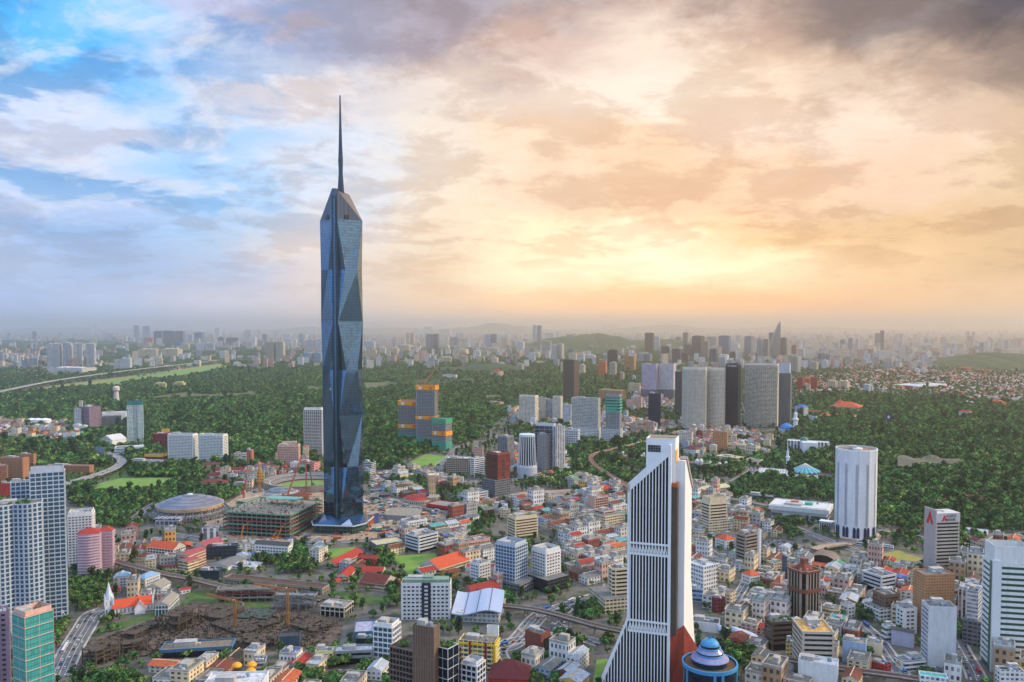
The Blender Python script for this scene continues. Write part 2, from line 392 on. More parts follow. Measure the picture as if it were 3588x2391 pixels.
def windows(root, P, H, fh, bw, ww, wh, z0, gm, sill, vis, style='square'):
    cells = []
    for a, b in vis:
        e = Vector((b[0] - a[0], b[1] - a[1])); l = e.length; e.normalize(); n = max(1, int((l - 1.0) / bw)); nrm = (e.y, -e.x); off = (l - n * bw) / 2
        ang = math.atan2(e.y, e.x)
        k = 0; z = H - fh
        while z > z0 - fh * .4:
            for i in range(n): cells.append((a[0] + e.x * (off + bw * (i + .5)), a[1] + e.y * (off + bw * (i + .5)), z, ang))
            z -= fh
    ww_, wh_ = bw * ww, fh * wh
    def mk(b, x=0, y=0, z=0, c=1, s=0):
        def q(px_, py_): return (x + px_ * c - py_ * s, y + px_ * s + py_ * c)
        def bx(xa, xb, ya, yb, za, zb, m): b.prism([q(xa, ya), q(xb, ya), q(xb, yb), q(xa, yb)], z + za, z + zb, m, top=m, bot=True)
        bx(-ww_ / 2, ww_ / 2, -.06, 0, 0, wh_, 0)
        bx(-ww_ / 2 - .15, ww_ / 2 + .15, -.55, 0, -.3, -.02, 1); bx(-ww_ / 2 - .15, ww_ / 2 + .15, -.4, 0, wh_ + .02, wh_ + .22, 1)
    rr = random.Random(int(H * 10)); mes = []
    for g in gm:
        b = MB(); mk(b); mes.append(b.mesh('window', [g, sill]))
    cells.sort(key=lambda c: -c[2])
    for x, y, z, an in cells[:100]:
        link('window', mes[0 if rr.random() < .7 else rr.randrange(len(mes))], root, (x, y, z), an)
    if cells[100:]:
        b = MB()
        for x, y, z, an in cells[100:]: mk(b, x, y, z, math.cos(an), math.sin(an))
        o = part('window', b, [gm[0], sill], root); o['kind'] = 'stuff'
def tower(kind, label, P, H, loc, rot, st, wall, glass, fh=3.8, bw=4.0, roof='G', cat='building', group=None, clutter=True, podium=None, seed=1, crown=None, pitch=None):
    root = empty(kind, loc, rot); tag(root, label, cat, group); wc, gc = PAL[wall], PAL[glass]; n = len(P)
    wm = mat(wc, .75, .14); gm = glassmat(gc, .45, .12, bw / 2, fh)
    # edges turned towards the camera
    c, s = math.cos(rot), math.sin(rot); vis = []
    for i in range(n):
        a, b = P[i], P[(i + 1) % n]; mx, my = (a[0] + b[0]) / 2, (a[1] + b[1]) / 2
        wx, wy = loc[0] + mx * c - my * s, loc[1] + mx * s + my * c; ex, ey = b[0] - a[0], b[1] - a[1]; nx, ny = ey * c + ex * s, ey * s - ex * c
        if math.hypot(ex, ey) > bw * .8 and (nx * -wx + ny * -wy) > -.12 * math.hypot(nx, ny) * math.hypot(wx, wy): vis.append((a, b))
    nf = max(1, int(H / fh))
    if st == 's': wmat = facade(wc, gc, bw, fh, .62, .5)
    elif st == 'S': wmat = facade(wc, gc, bw, fh, .98, .52)      # banded
    elif st == 'V': wmat = facade(wc, gc, bw, fh, .55, .96)      # vertical stripes
    elif st == 'p': wmat = facade(wc, gc, bw, fh, .8, .62)
    elif st in 'kbvc': wmat = gm
    else: wmat = wm
    b = MB(); b.prism(P, 0, H, 0); rim = offset(P, -.45)
    for i in range(n):
        j = (i + 1) % n; b.face([(*P[i], H), (*P[j], H), (*rim[j], H), (*rim[i], H)], 1); b.face([(*rim[i], H), (*rim[j], H), (*rim[j], H - 1.3), (*rim[i], H - 1.3)], 1)
    part('glazing' if st in 'kbvc' else 'wall', b, [wmat, wm], root)
    if not pitch:
        part('roof', MB().face([(*p, H - 1.3) for p in rim]), mat(ROOFC[roof], .85, .35, scale=.3), root)
        if clutter: roof_clutter(root, P, H - 1.3, seed)
    def rings(name, o, h, zoff, step=1, m=wm):
        me = MB().ring(P, o, 0, h).mesh(name, m); ks = list(range(0, nf, step)); top = H - fh
        zs = [H - h - k * fh + zoff for k in ks if H - h - k * fh > -.1]
        for z in zs[:100]: link(name, me, root, (0, 0, z))
    def piers(name, w, o, z0=0.0, z1=None, bw_=bw, m=wm, edges=None):
        cnt = 0
        for a, b_ in (edges or vis):
            e = Vector((b_[0] - a[0], b_[1] - a[1])); l = e.length; e.normalize(); k = max(1, round(l / bw_)); 
            for i in range(k + 1):
                if cnt >= 100: return
                t = min(max(l * i / k, w / 2), l - w / 2); cnt += 1
                me = cached((root.name, name, w, o), lambda: MB().box(-w / 2, w / 2, -o, .05, z0, z1 or H - .01).mesh(name, m))
                link(name, me, root, (a[0] + e.x * t, a[1] + e.y * t, 0), math.atan2(e.y, e.x))
    if st == 'k': rings('spandrel', .5, fh * .26, .02); piers('pier', bw * .16, .42)
    elif st == 'b': rings('spandrel', .55, fh * .52, .02); piers('corner_pier', 1.4, .3, bw_=400)
    elif st == 'v': piers('fin', bw * .26, .7); rings('cornice', .75, 2.5, .03, 99)
    elif st == 'c': rings('floor_line', .12, .5, .02, 2); piers('mullion', .25, .14, bw_=bw * 2)
    elif st == 'p': rings('balcony', 1.1, 1.05, -fh * .62)
    elif st == 'g': windows(root, P, H - 1.0, fh, bw, .62, .46, 1.0, [mat((30, 36, 48), .2, 0), mat((58, 66, 78), .2, 0), mat((110, 108, 100), .4, 0)], wm, vis)
    if crown: part('roof_screen', MB().ring(offset(P, -1.0), .0, H + .01, H + crown, inner=.4), wm, root)
    return root
def frame(z, xL, xC, xR, yT, yB, q):
    u, v = px(z, xC, yT)
    if yB < 0:
        h = -yB; C = ground(u, v, h); C = Vector((C.x, C.y, 0))
    else:
        C = gp(z, xC, yB); h = height_at(C, v)
    vb = project(C)[1]
    wl, wr = max(xC - xL, 0.01), max(xR - xC, 0.01)
    beta = math.atan2(C.x, C.y); phi = math.atan2(wr / q, wl); th = beta + phi
    def solve(xx, dx, dy):
        d = ray(px(z, xx, 0)[0], min(vb, 2391)); r = d.x / d.y; return (C.x - r * C.y) / (r * dy - dx)
    Wd = solve(xL, -math.cos(th), math.sin(th))
    if wr / wl > .04: D = -((C.x - (lambda d: d.x / d.y)(ray(px(z, xR, 0)[0], min(vb, 2391))) * C.y) / (math.sin(th) - (lambda d: d.x / d.y)(ray(px(z, xR, 0)[0], min(vb, 2391))) * math.cos(th)))
    else: D = q * Wd
    D = max(3, min(abs(D), abs(Wd) * max(q * 2.5, .1) + 3)); Wd = abs(Wd)
    ex, ey = Vector((math.cos(th), -math.sin(th), 0)), Vector((math.sin(th), math.cos(th), 0))
    return C - ex * Wd / 2 + ey * D / 2, -th, Wd, D, h
SEED = [0]
def B(z, xL, xC, xR, yT, yB, q, kind, st, wall, glass, label, fh=3.8, bw=4.0, roof='G', sh='box', pitch=None, rise=None, podium=None, crown=None, clutter=True, group=None, cat=None, ymax=None):
    c, rot, W_, D_, H = frame(z, xL, xC, xR, yT, yB, q); SEED[0] += 1
    P = shape(W_, D_, sh)
    root = tower(kind, label, P, H, c, rot, st, wall, glass, fh, bw, roof, cat or ('tower' if H > 45 else 'building'), group, clutter, None, SEED[0], crown, pitch)
    if pitch: pitched(root, W_, D_, H, pitch, ROOFC[roof], rise)
    if podium:      # (extra width left, right, front, back, height, wall)
        l, r, f, bk, ph, pc = podium; b = MB(); Q = [(-W_ / 2 - l, -D_ / 2 - f), (W_ / 2 + r, -D_ / 2 - f), (W_ / 2 + r, D_ / 2 + bk), (-W_ / 2 - l, D_ / 2 + bk)]
        b.prism(Q, 0, ph, 0, top=1); part('podium', b, [facade(PAL[pc], PAL['Q'], 4.5, 4.2, .75, .45), mat(ROOFC['G'], .85, .3)], root)
    rm = max(W_, D_)
    cc, ss = math.cos(rot), math.sin(rot)
    take([(c.x + x * cc - y * ss, c.y + x * ss + y * cc) for x, y in shape(W_, D_, 'box')])
    root['_dims'] = (W_, D_, H); INFO.append((kind, label, round(c.x), round(c.y), round(W_), round(D_), round(H), round(math.degrees(rot))))
    del root['_dims']
    return root, W_, D_, H
INFO = []
# ------------------------------------------------------------------ the buildings one can name
AT, OT, HT, BL = 'apartment_tower', 'office_tower', 'hotel_tower', 'building'
# left edge, near
B('E', 390, 800, 806, 335, 2117, .5, AT, 'k', 'z', 'v', 'tall white framed apartment tower with blue glass at the left edge', 4.6, 5.2, sh='box', crown=5)
B('E', -150, 530, 545, 700, 2230, .5, AT, 'k', 'z', 'v', 'white and blue glass apartment tower with rooftop garden cut by the left edge', 4.6, 4.6, sh='curve2')
B('E', 165, 400, 412, 455, 2080, .6, AT, 'k', 'z', 'v', 'stepped white apartment wing behind the rooftop garden tower', 4.6, 5)
B('E', 805, 1100, 1135, 840, 1480, .9, AT, 'g', 'W', 'N', 'slim white apartment tower behind the tall blue glass apartments', 3.6, 4, crown=3)
B('E', 925, 1185, 1206, 1070, 1577, .9, AT, 'p', 'm', 'p', 'front pink apartment tower with curved white balconies and red roof', 3.6, 4.5, roof='R', sh='curve', pitch='hip', rise=6)
B('E', 1165, 1330, 1352, 1040, 1530, .9, AT, 'p', 'm', 'p', 'rear pink apartment tower with maroon panels and red roof', 3.6, 4.5, roof='R', pitch='hip', rise=5)
B('F', 160, 290, 650, 790, -98, 1.4, AT, 'c', 'P', 'T', 'turquoise glass apartment tower with mauve corner at lower left', 4.2, 5, crown=4)
B('F', -90, 105, 128, 690, -96, .7, AT, 'g', 'p', 'N', 'mauve grey apartment tower in the bottom left corner', 4, 4.2, crown=3)
# school and red roofs near the church
B('F', 1395, 1540, 1560, 292, 440, .8, 'school_building', 'g', 'w', 'N', 'grey school block with smaller pale blue hip roof', 3.6, 3.5, roof='B', pitch='hip', rise=4)
B('F', 1600, 1715, 1890, 330, 465, 1.6, 'school_building', 'g', 'w', 'N', 'grey school block with large pale blue hip roof', 3.6, 3.5, roof='B', pitch='hip', rise=4)
B('F', 1545, 1600, 1612, 225, 445, 1, 'stair_tower', 'n', 'u', 'N', 'brown stair tower between the two blue roofed school blocks', clutter=False)
B('F', 1720, 1895, 2015, 440, 500, 1.2, 'hall', 's', 'W', 't', 'white gabled hall with teal trim behind the church', 3.5, 3, roof='S', pitch='gable')
B('F', 1830, 1985, 2110, 640, 765, 2.4, 'school_building', 'k', 'W', 't', 'long white school wing with green stair and tan roof above the ruin', 4, 4, roof='S', pitch='gable')
B('F', 2110, 2130, 2248, 470, 515, 2, 'house', 's', 'W', 'N', 'small white house with red roof beside the railway', roof='R', pitch='gable')
B('F', 1265, 1410, 1425, 455, 500, .8, 'house', 's', 'C', 'N', 'cream house with dusty red hip roof behind the church spire', roof='R', pitch='hip')
B('E', 1735, 2045, 2182, 1265, 1395, .5, 'school_building', 'k', 'W', 'U', 'white school block with bright orange roof and zigzag gables', 3.8, 5, roof='O', pitch='gable', rise=7)
B('E', 1605, 1830, 1850, 1335, 1415, .3, 'school_building', 's', 'C', 'U', 'low cream school wing with long brown roof', 3.5, 3.5, roof='r', pitch='hip')
B('E', 1840, 1945, 2025, 1375, 1445, .7, 'school_building', 's', 'W', 'N', 'white school block with maroon hip roof in front of the orange roof', 3.5, 3.5, roof='M', pitch='hip')
B('E', 1880, 2090, 2110, 1470, 1530, .4, 'school_building', 's', 'C', 'U', 'low building with two rust brown roofs by the railway', roof='r', pitch='hip')
B('F', 2098, 2215, 2345, 135, 272, 1, 'school_building', 'S', 'C', 'U', 'cream school block with maroon roof and open corridors', 3.8, 4, roof='P', pitch='gable', rise=3)
B('G', -95, 40, 246, 1335, 1520, 1.8, 'school_building', 'S', 'P', 'U', 'long pink cream school block with dark corridor bands', 3.8, 4, roof='P', pitch='gable', rise=3)
B('G', 80, 260, 470, 1255, 1330, 1.2, 'hall', 's', 'P', 'U', 'hall under a stepped maroon roof near the construction site', roof='P', pitch='gable')
B('G', -80, 60, 90, 1270, 1330, .7, 'hall', 's', 'C', 'U', 'low cream hall with maroon roof left of the black building', roof='M', pitch='hip')
B('G', 245, 610, 626, 1215, 1368, .3, BL, 's', 'K', 'a', 'black slab building with rows of small white windows', 5, 6, roof='D')
B('G', 815, 1212, 1266, 1225, 1372, .25, BL, 'g', 'W', 'N', 'white slab building with grey gable roof and tall end fin', 4.2, 4.4, roof='D', pitch='gable', rise=4)
B('G', 1212, 1262, 1270, 1150, 1310, .8, 'stair_tower', 'n', 'W', 'N', 'tall white end fin of the white slab building', clutter=False)
B('G', 195, 385, 392, 1010, 1140, .5, 'site_shed', 'V', 'W', 'a', 'white and blue striped shed left of the construction site', 12, 9, roof='g')
B('H', 165, 395, 442, 235, 350, .6, BL, 'c', 'N', 'a', 'dark teal glass building beside the derelict block', 4, 3, roof='g')
B('H', 290, 500, 720, 190, 235, 1.3, 'hall', 'n', 'W', 'N', 'white hall with long grey barrel roof', roof='G', pitch='gable', rise=4)
B('H', 510, 815, 912, 190, 230, .6, BL, 's', 'W', 'N', 'low white flat roofed building with white stair block', 4, 5, roof='W')
B('H', 448, 1612, 1695, 440, 520, .12, 'derelict_block', 'g', 's', 'K', 'long derelict grey concrete block with small dark windows', 3.6, 4.2, roof='U', clutter=False)
B('H', 1590, 1872, 1978, 670, 790, .8, 'derelict_block', 'k', 'S', 'K', 'derelict end building with white fascia and rubble roof', 4.5, 6, roof='S')
B('H', -300, 545, 590, 1120, 1225, .3, 'station_building', 'b', 'v', 'q', 'low flat roofed building with ribbed metal fascia by the ruins', 6, 5, roof='s')
B('H', 1985, 2215, 2228, 945, 1040, 1.6, 'hall', 'n', 'v', 'N', 'large hall with lilac metal roof beside the ruins', roof='L', clutter=False)
B('J', 30, 255, 352, 905, 1335, .9, OT, 'k', 'W', 'v', 'narrow white framed office block with green glass and roof plant box', 5, 4.5, roof='S', crown=3)
B('J', 355, 936, 948, 380, 810, .35, HT, 'g', 'W', 'q', 'wide white hotel slab with dark central strip and green roof', 4.3, 4.6, roof='E')
B('J', 225, 845, 1062, 1255, -62, .55, OT, 'k', 'u', 'q', 'brown slatted office block with rooftop garden at bottom centre', 4.6, 3.2, roof='D', clutter=False)
B('J', 495, 740, 812, 905, -88, .6, 'roof_pavilion', 'V', 'u', 'U', 'brown timber clad pavilion on the garden roof', 9, 2.2, roof='S')
B('J', 785, 905, 1032, 1160, -70, 1.4, 'roof_pavilion', 'c', 'w', 'q', 'glass pavilion on the right of the garden roof', 4, 3, roof='E', clutter=False)
B('J', 1035, 1455, 1508, 1085, 1440, .5, HT, 'p', 'y', 'a', 'yellow edged white hotel with two dark red vertical strips', 4.2, 4.5, roof='s')
B('J', 1365, 1500, 1508, 900, 1330, .5, 'stair_tower', 'n', 'W', 'N', 'blank white wall rising behind the yellow edged hotel', clutter=False)
B('J', 1065, 1245, 1346, 1360, -52, 1, BL, 'k', 'w', 'q', 'small white and grey building with open roof terrace at bottom centre', 4.5, 5, roof='W', crown=2.5)
B('J', 1815, 2003, 2112, 985, 1225, .8, BL, 'n', 'r', 'K', 'blank orange brown building with dark glass end', roof='s')
B('J', 1690, 1985, 2000, 1250, 1300, .5, 'annex', 'n', 'r', 'K', 'low annex with red flat roof below the orange brown building', roof='R', clutter=False)
B('J', 1163, 1275, 1407, 158, 375, 1.1, OT, 'g', 'W', 'N', 'white office block with grey roof behind the red brick church', 4, 4.5, roof='S')
B('J', 580, 800, 1160, 215, 300, 1.6, 'school_building', 'S', 'C', 'U', 'cream school with large bright orange gable roof', 4, 5, roof='O', pitch='gable', rise=9)
B('J', 1105, 1455, 1468, 200, 250, .5, 'hall', 'n', 'w', 'N', 'hall with flat dull red roof behind the white office block', roof='R', clutter=False)
B('I', 1465, 1700, 1842, 1235, 1780, .9, HT, 'k', 'z', 'v', 'grey blue hotel tower with sloping top and plain side wall', 4.2, 4.4, crown=4, podium=(6, 10, 6, 0, 14, 'g'))
B('I', 1890, 2058, 2236, 1300, 1735, 1, HT, 'g', 'W', 'K', 'white hotel tower with dotted square windows and black curved corner', 3.9, 4.6, crown=3.5, podium=(9, 14, 10, 0, 16, 'K'))
B('I', 1608, 1700, 1962, 905, 1160, 1.6, OT, 'b', 'C', 'U', 'cream office block with brown bands and red hipped top', 4.2, 5, roof='E', crown=3)
B('I', 1110, 1150, 1402, 1165, 1355, 3, OT, 'g', 'P', 'a', 'pink office block with blue window rows', 4.2, 4.5, roof='S')
B('I', 405, 562, 786, 1110, 1308, 1.2, OT, 'b', 'w', 'q', 'white modern block with dark ribbon windows beside the green field', 4.5, 6, roof='G')
B('I', 350, 435, 662, 935, 1075, 1.6, BL, 'g', 'W', 'M', 'white block with pink panels above the building site', 4, 4.5, roof='G')
B('I', 850, 1110, 1120, 1165, 1240, .5, BL, 'S', 'w', 'N', 'low white block with beige roof beside the pink office', 4, 4, roof='S')
B('I', -25, 65, 402, 1210, 1300, 1.4, 'hall', 's', 'g', 'D', 'dark grey sports hall with cream roof panels by the field', 5, 5, roof='y', clutter=False)
B('I', 1358, 1492, 1632, 150, 690, 1, HT, 'k', 'r', 'q', 'red brick hotel tower with dark gridded left face', 4, 4.2, roof='S', crown=3, podium=(4, 2, 8, 0, 38, 'g'))
B('I', 1172, 1218, 1332, 190, 410, 2, OT, 'b', 'W', 'q', 'white office block with dark ribbon bands left of the red brick tower', 4.2, 5)
B('I', 888, 1150, 1172, 190, 400, .5, HT, 'k', 'S', 'U', 'beige gridded hotel block behind the round market hall', 4, 4, roof='W')
B('I', 1195, 1318, 1325, 60, 190, .5, BL, 's', 'P', 'M', 'pale pink block behind the white banded office', 4, 4)
B('I', 800, 1085, 1092, 435, 490, .6, 'villa', 's', 'W', 'N', 'white colonial hall with small dome beside the curved road', 5, 4, roof='S')
B('I', 1183, 1265, 1378, 590, 725, 1.2, BL, 'b', 'w', 'M', 'small grey and white block with dark red panels', 4.2, 4)
B('I', 1310, 1460, 1468, 690, 790, .8, BL, 'n', 'o', 'U', 'plain orange walled building in front of the red brick tower', roof='S')
B('I', 1420, 1600, 1612, 745, 815, .7, BL, 'n', 'w', 'U', 'plain white walled building right of the orange wall', roof='W')
B('I', 1505, 1632, 1640, 800, 880, .7, BL, 's', 'C', 'U', 'small cream block behind the cream banded office', 4, 4, roof='S')
B('C', 345, 422, 482, 1240, 1600, 1.1, OT, 's', 'G', 'g', 'plain grey slab tower in the twin tower complex', 4, 5)
B('C', 325, 500, 520, 1160, 1590, .35, OT, 'c', 'w', 'N', 'portal framed glass tower behind the grey slab', 4, 5, crown=5)
B('C', 482, 516, 602, 1165, 1600, 2.2, OT, 'V', 'w', 'N', 'tall white tower with dark pointed glass strip', 4, 5)
B('C', -18, 70, 134, 1265, 1500, 1, OT, 'V', 'G', 'q', 'grey tower with dark glass side behind the red brick tower', 4, 5, crown=3)
B('K', 368, 455, 607, 660, 875, 1.3, OT, 'k', 'P', 'U', 'pink blank sided office tower left of the white slanted tower', 4.2, 4.4, roof='S')
B('K', 445, 560, 692, 815, 1010, 1, OT, 'b', 'P', 'U', 'cream pink office tower on a stepped podium', 4.2, 5, podium=(10, 12, 8, 6, 22, 'C'))
B('L', 600, 662, 870, 215, 700, 1.4, OT, 'b', 'C', 'q', 'beige many sided office tower partly hidden by the white slanted tower', 4.4, 5, sh='cham', roof='G', podium=(22, 10, 14, 8, 16, 'C'))
B('K', 1700, 1800, 2002, 725, 1130, 1.4, OT, 'b', 'C', 'q', 'cream banded office tower right of the white slanted tower', 4.6, 5, roof='S', crown=9, podium=(3, 3, 3, 3, 26, 'C'))
B('M', 95, 208, 352, 1110, 1490, 1.4, OT, 'b', 's', 'K', 'grey banded office tower with white side fin and sloping top', 4.6, 5, roof='r')
B('M', 352, 374, 396, 1040, 1490, 1, 'stair_tower', 'n', 'W', 'K', 'tall white side fin of the grey banded tower', clutter=False)
B('K', 1868, 1990, 2112, 1155, 1265, 1, BL, 'g', 'W', 'r', 'white block with bright orange hip roof near the cream banded tower', 4, 4, roof='O', pitch='hip', rise=6)
B('L', 1550, 1728, 1892, 190, 530, 1, BL, 's', 'W', 'D', 'large blank white building with curved cream roof', 5, 4, roof='W')
B('L', 1540, 1722, 1732, 450, 610, .7, BL, 'S', 'B', 'N', 'pale blue banded block in front of the blank white building', 5, 5)
B('L', 1865, 2050, 2118, 500, 640, .6, BL, 's', 'C', 'U', 'tan low block with dusty flat roof', 4, 5, roof='s')
B('L', 1828, 1862, 1982, 560, 740, 2, BL, 's', 'M', 'K', 'narrow dark red corner building', 4, 4, roof='M')
B('L', 1590, 1912, 1925, 860, 975, .6, BL, 'n', 'W', 'N', 'low white building with five rounded canopies beside the tower', roof='D')
B('K', 1560, 1690, 1750, 960, 1080, 1, BL, 'b', 'w', 't', 'grey white office block right beside the slanted tower', 4.5, 5)
B('N', 680, 900, 1122, 260, 860, 1, OT, 'v', 's', 'K', 'brown many sided tower with pyramid roof and crown of fins', 4.2, 5, sh='cham', roof='r', clutter=False)
B('N', 465, 550, 642, 150, 262, 1, BL, 's', 'C', 'D', 'cream block with green rooftop room left of the brown tower', 4, 4, roof='E')
B('N', 640, 662, 705, 60, 340, 1.6, OT, 'S', 'a', 'N', 'slim blue grey tower behind the brown tower', 4, 4)
B('N', 165, 265, 382, 300, 430, 1.1, HT, 'g', 'W', 't', 'white ornate hotel with orange hip roof', 4.2, 3.6, roof='O', pitch='hip', rise=5)
B('N', 1128, 1325, 1342, 690, 850, .7, BL, 'S', 'C', 'U', 'white building with curved ribbon balconies beside the brown tower', 4.2, 4, sh='curve', roof='S')
B('N', 1338, 1430, 1518, 650, 800, 1, BL, 'g', 'W', 'N', 'white block with scaffold strip right of the curved balconies', 4.2, 4.5)
B('N', 440, 525, 785, 850, 1195, 1.5, 'car_park', 'b', 'U', 'K', 'dark brown multi storey car park below the brown tower', 5, 6, roof='S')
B('N', 770, 888, 1258, 960, 1500, .9, OT, 'b', 'S', 'q', 'grey tower with tan roof canopy and open top storeys', 4.6, 6, roof='o')
B('N', 862, 1296, 1308, 1215, 1500, .5, BL, 'n', 'S', 'q', 'stained concrete block in front of the tan roofed tower', roof='s')
B('N', 835, 1310, 1322, 1370, -26, .5, BL, 'n', 'W', 'q', 'blank white block with small red roof sheds at the bottom', roof='W')
B('N', 1362, 1642, 1650, 1110, 1370, .7, BL, 'n', 'B', 'q', 'pale blue blank walled block right of the stained concrete', roof='S')
B('N', 1648, 1836, 1842, 1110, 1260, .7, BL, 'n', 'C', 'q', 'cream blank walled block beside the pale blue block', roof='S')
B('N', 1712, 1900, 1948, 1370, 1455, .6, 'shrine', 's', 'R', 'M', 'small bright red ornate building by the street corner', 3, 3, roof='M')
B('N', 690, 700, 766, 1070, 1260, 3, BL, 's', 'y', 'U', 'narrow cream yellow building beside the car park', 4, 3)
B('P', 72, 298, 470, 305, 520, .9, HT, 'b', 'w', 'q', 'grey banded hotel with rooftop pool near the sports field', 4.6, 5, roof='G')
B('P', 188, 332, 512, 525, 840, 1.1, OT, 'g', 'u', 'K', 'brown gridded office block with white roof cube and curved podium', 4.6, 3.4, roof='S', podium=(3, 3, 8, 3, 15, 'W'))
B('P', 662, 806, 1158, 285, 1010, 1.6, OT, 's', 'o', 'u', 'tan tiled tower with fine square grid and open roof', 3, 3, roof='G')
B('O', 812, 942, 1216, 860, 1570, 1.5, OT, 'b', 'S', 'K', 'grey banded bank tower with red triangle sign and plain side slab', 4.6, 6, roof='s')
B('P', 765, 850, 1186, 660, 1395, 1.4, AT, 'n', 'w', 'K', 'tall blank white tower with windows only on its left side', 4, 3.4, roof='G')
B('P', 472, 560, 722, 690, 1000, 1.3, AT, 'g', 'W', 'N', 'white block with open zigzag stair next to the blank white tower', 4.2, 5)
B('P', 415, 680, 692, 985, 1165, .4, BL, 'n', 'L', 'N', 'plain lilac grey gabled building', roof='D', pitch='gable')
B('P', 298, 350, 470, 900, 1090, 1.6, BL, 'S', 'W', 'D', 'white corner block with dark ribbon windows and red roof shed', 5, 4, roof='s')
B('P', 448, 572, 828, 1320, 1450, 1.6, BL, 'S', 'W', 'K', 'low white building with three orange diamonds on its wall', 4.2, 4, roof='G')
B('P', 1308, 1440, 1484, 490, 1140, 2, OT, 'S', 'w', 'g', 'slim silver slab office with dark street podium', 4, 4, podium=(3, 5, 3, 3, 26, 'g'))
B('P', 1205, 1320, 1335, 470, 900, 1, OT, 'V', 'w', 'q', 'dark glass office block in a white frame behind the silver slab', 4, 4)
B('P', 1480, 1605, 2080, 150, 1440, 1.3, OT, 'b', 'W', 'x', 'big green glass and white banded tower at the right edge', 5.2, 6, crown=16)
B('O', 1432, 1612, 1935, 1270, 1480, 1.5, 'hall', 's', 'S', 'D', 'beige block with curved red brown roof at the right', 5, 5, roof='r', pitch='gable', rise=5)
B('O', 1360, 1440, 1530, 1180, 1370, 1, 'hall', 's', 'S', 'D', 'smaller beige block with red brown roof behind the curved roof', 5, 5, roof='r', pitch='gable', rise=3)
B('P', 738, 760, 1095, 1480, -16, 2, 'hall', 's', 'W', 'N', 'building with bright turquoise roof at the bottom edge', 4, 4, roof='T', clutter=False)
B('P', 470, 500, 640, 400, 560, 1.5, BL, 'b', 'u', 'K', 'brown banded block right of the gridded office', 5, 5, roof='R')
B('P', 425, 590, 602, 200, 330, .8, BL, 'n', 'S', 'K', 'plain beige block below the sports field', roof='S')
B('P', 1650, 1720, 2000, 1420, -22, 2, BL, 's', 'W', 'N', 'low white curved roof building at the bottom right corner', 4, 4, roof='D')
B('P', 1160, 1240, 1275, 405, 470, 1, BL, 'n', 'w', 'N', 'low building with bright blue roof behind the tan tower', roof='b')
B('M', 520, 1180, 1226, 800, 965, .6, 'post_office', 'S', 'W', 'q', 'white post office block with overhanging slab and red letters', 12, 11, roof='S')
# middle distance, left
B('A', 710, 820, 930, 985, 1200, 1, OT, 's', 'p', 'K', 'dark mauve office cluster with stepped wings in the trees', 4, 5)
B('A', 680, 745, 762, 1000, 1200, .7, OT, 's', 'w', 'N', 'blue grey front wing of the mauve office cluster', 4, 5)
B('A', 728, 758, 764, 925, 1190, .8, 'lift_tower', 'n', 'S', 'N', 'pale lift tower rising over the mauve office cluster', clutter=False)
B('A', 935, 1110, 1116, 1065, 1155, .5, BL, 's', 'g', 'a', 'wide grey panelled block beside the mauve offices', 4, 5)
B('A', 935, 1155, 1162, 1030, 1130, .5, BL, 'n', 'W', 'a', 'white block behind the grey panelled block', roof='W')
B('A', 1165, 1316, 1320, 965, 1310, .8, HT, 'V', 't', 'W', 'teal hotel tower with white chevron pattern and open crown', 3.2, 3.0, sh='notch', crown=10)
B('A', 920, 1030, 1160, 1290, 1365, 1, 'convention_hall', 'n', 'W', 'B', 'convention hall with folded white roofs below the teal tower', roof='W', pitch='gable')
B('A', 1048, 1315, 1322, 1345, 1420, .5, 'convention_hall', 'S', 'W', 'b', 'white and sky blue low block below the teal tower', 6, 6, roof='W')
B('A', 1400, 1570, 1580, 1225, 1365, .6, OT, 's', 'M', 'K', 'maroon office block with yellow roof box', 3.5, 4, roof='R')
B('A', 1480, 1548, 1552, 1188, 1300, .6, 'lift_tower', 'n', 'Y', 'K', 'yellow roof box on the maroon office block', clutter=False)
B('A', 1325, 1480, 1536, 1420, 1482, .6, BL, 's', 'M', 'K', 'low maroon block with yellow band and green roof', 6, 6, roof='E', clutter=False)
B('A', 1538, 1770, 1818, 1240, 1475, .35, AT, 'g', 'W', 'N', 'left white slab of apartments with rows of dark windows', 3.6, 3.8, crown=2)
B('A', 1822, 2045, 2092, 1245, 1490, .35, AT, 'g', 'W', 'N', 'right white slab of apartments with rows of dark windows', 3.6, 3.8, crown=2)
B('E', 0, 270, 345, 185, 440, .4, AT, 'p', 'e', 'M', 'orange and purple flats behind the blue glass tower', 3.4, 4, roof='D')
B('E', 225, 395, 428, 140, 330, .4, AT, 'p', 'e', 'M', 'rear orange and purple flats with yellow end walls', 3.4, 4, roof='D')
B('E', 552, 1055, 1104, 275, 390, .15, AT, 'p', 'e', 'M', 'long low orange and purple flats beside the highway', 3.4, 5, roof='S')
B('E', -60, 85, 92, 270, 480, .5, AT, 'p', 'e', 'M', 'nearest orange and purple flats at the left edge', 3.4, 4, roof='D')
B('E', 0, 140, 158, 480, 640, .5, BL, 's', 'R', 'M', 'red brick flats seen above the garden roof tower', 3.4, 4, roof='R')
B('E', 1490, 1890, 1975, 230, 290, .3, BL, 'S', 'W', 'N', 'long low white block beyond the playing field', 4, 4)
B('G', 570, 715, 722, 130, 215, .5, BL, 'S', 'W', 'M', 'white block with red bands beside the orange corner tower', 4, 4, roof='R')
B('G', 602, 716, 722, 190, 262, .5, BL, 'S', 'w', 'b', 'pale blue grey block in front of the red banded block', 4, 4)
B('G', 720, 778, 808, 95, 280, 1, BL, 'V', 'O', 'g', 'orange and grey corner tower near the apartments', 4, 5)
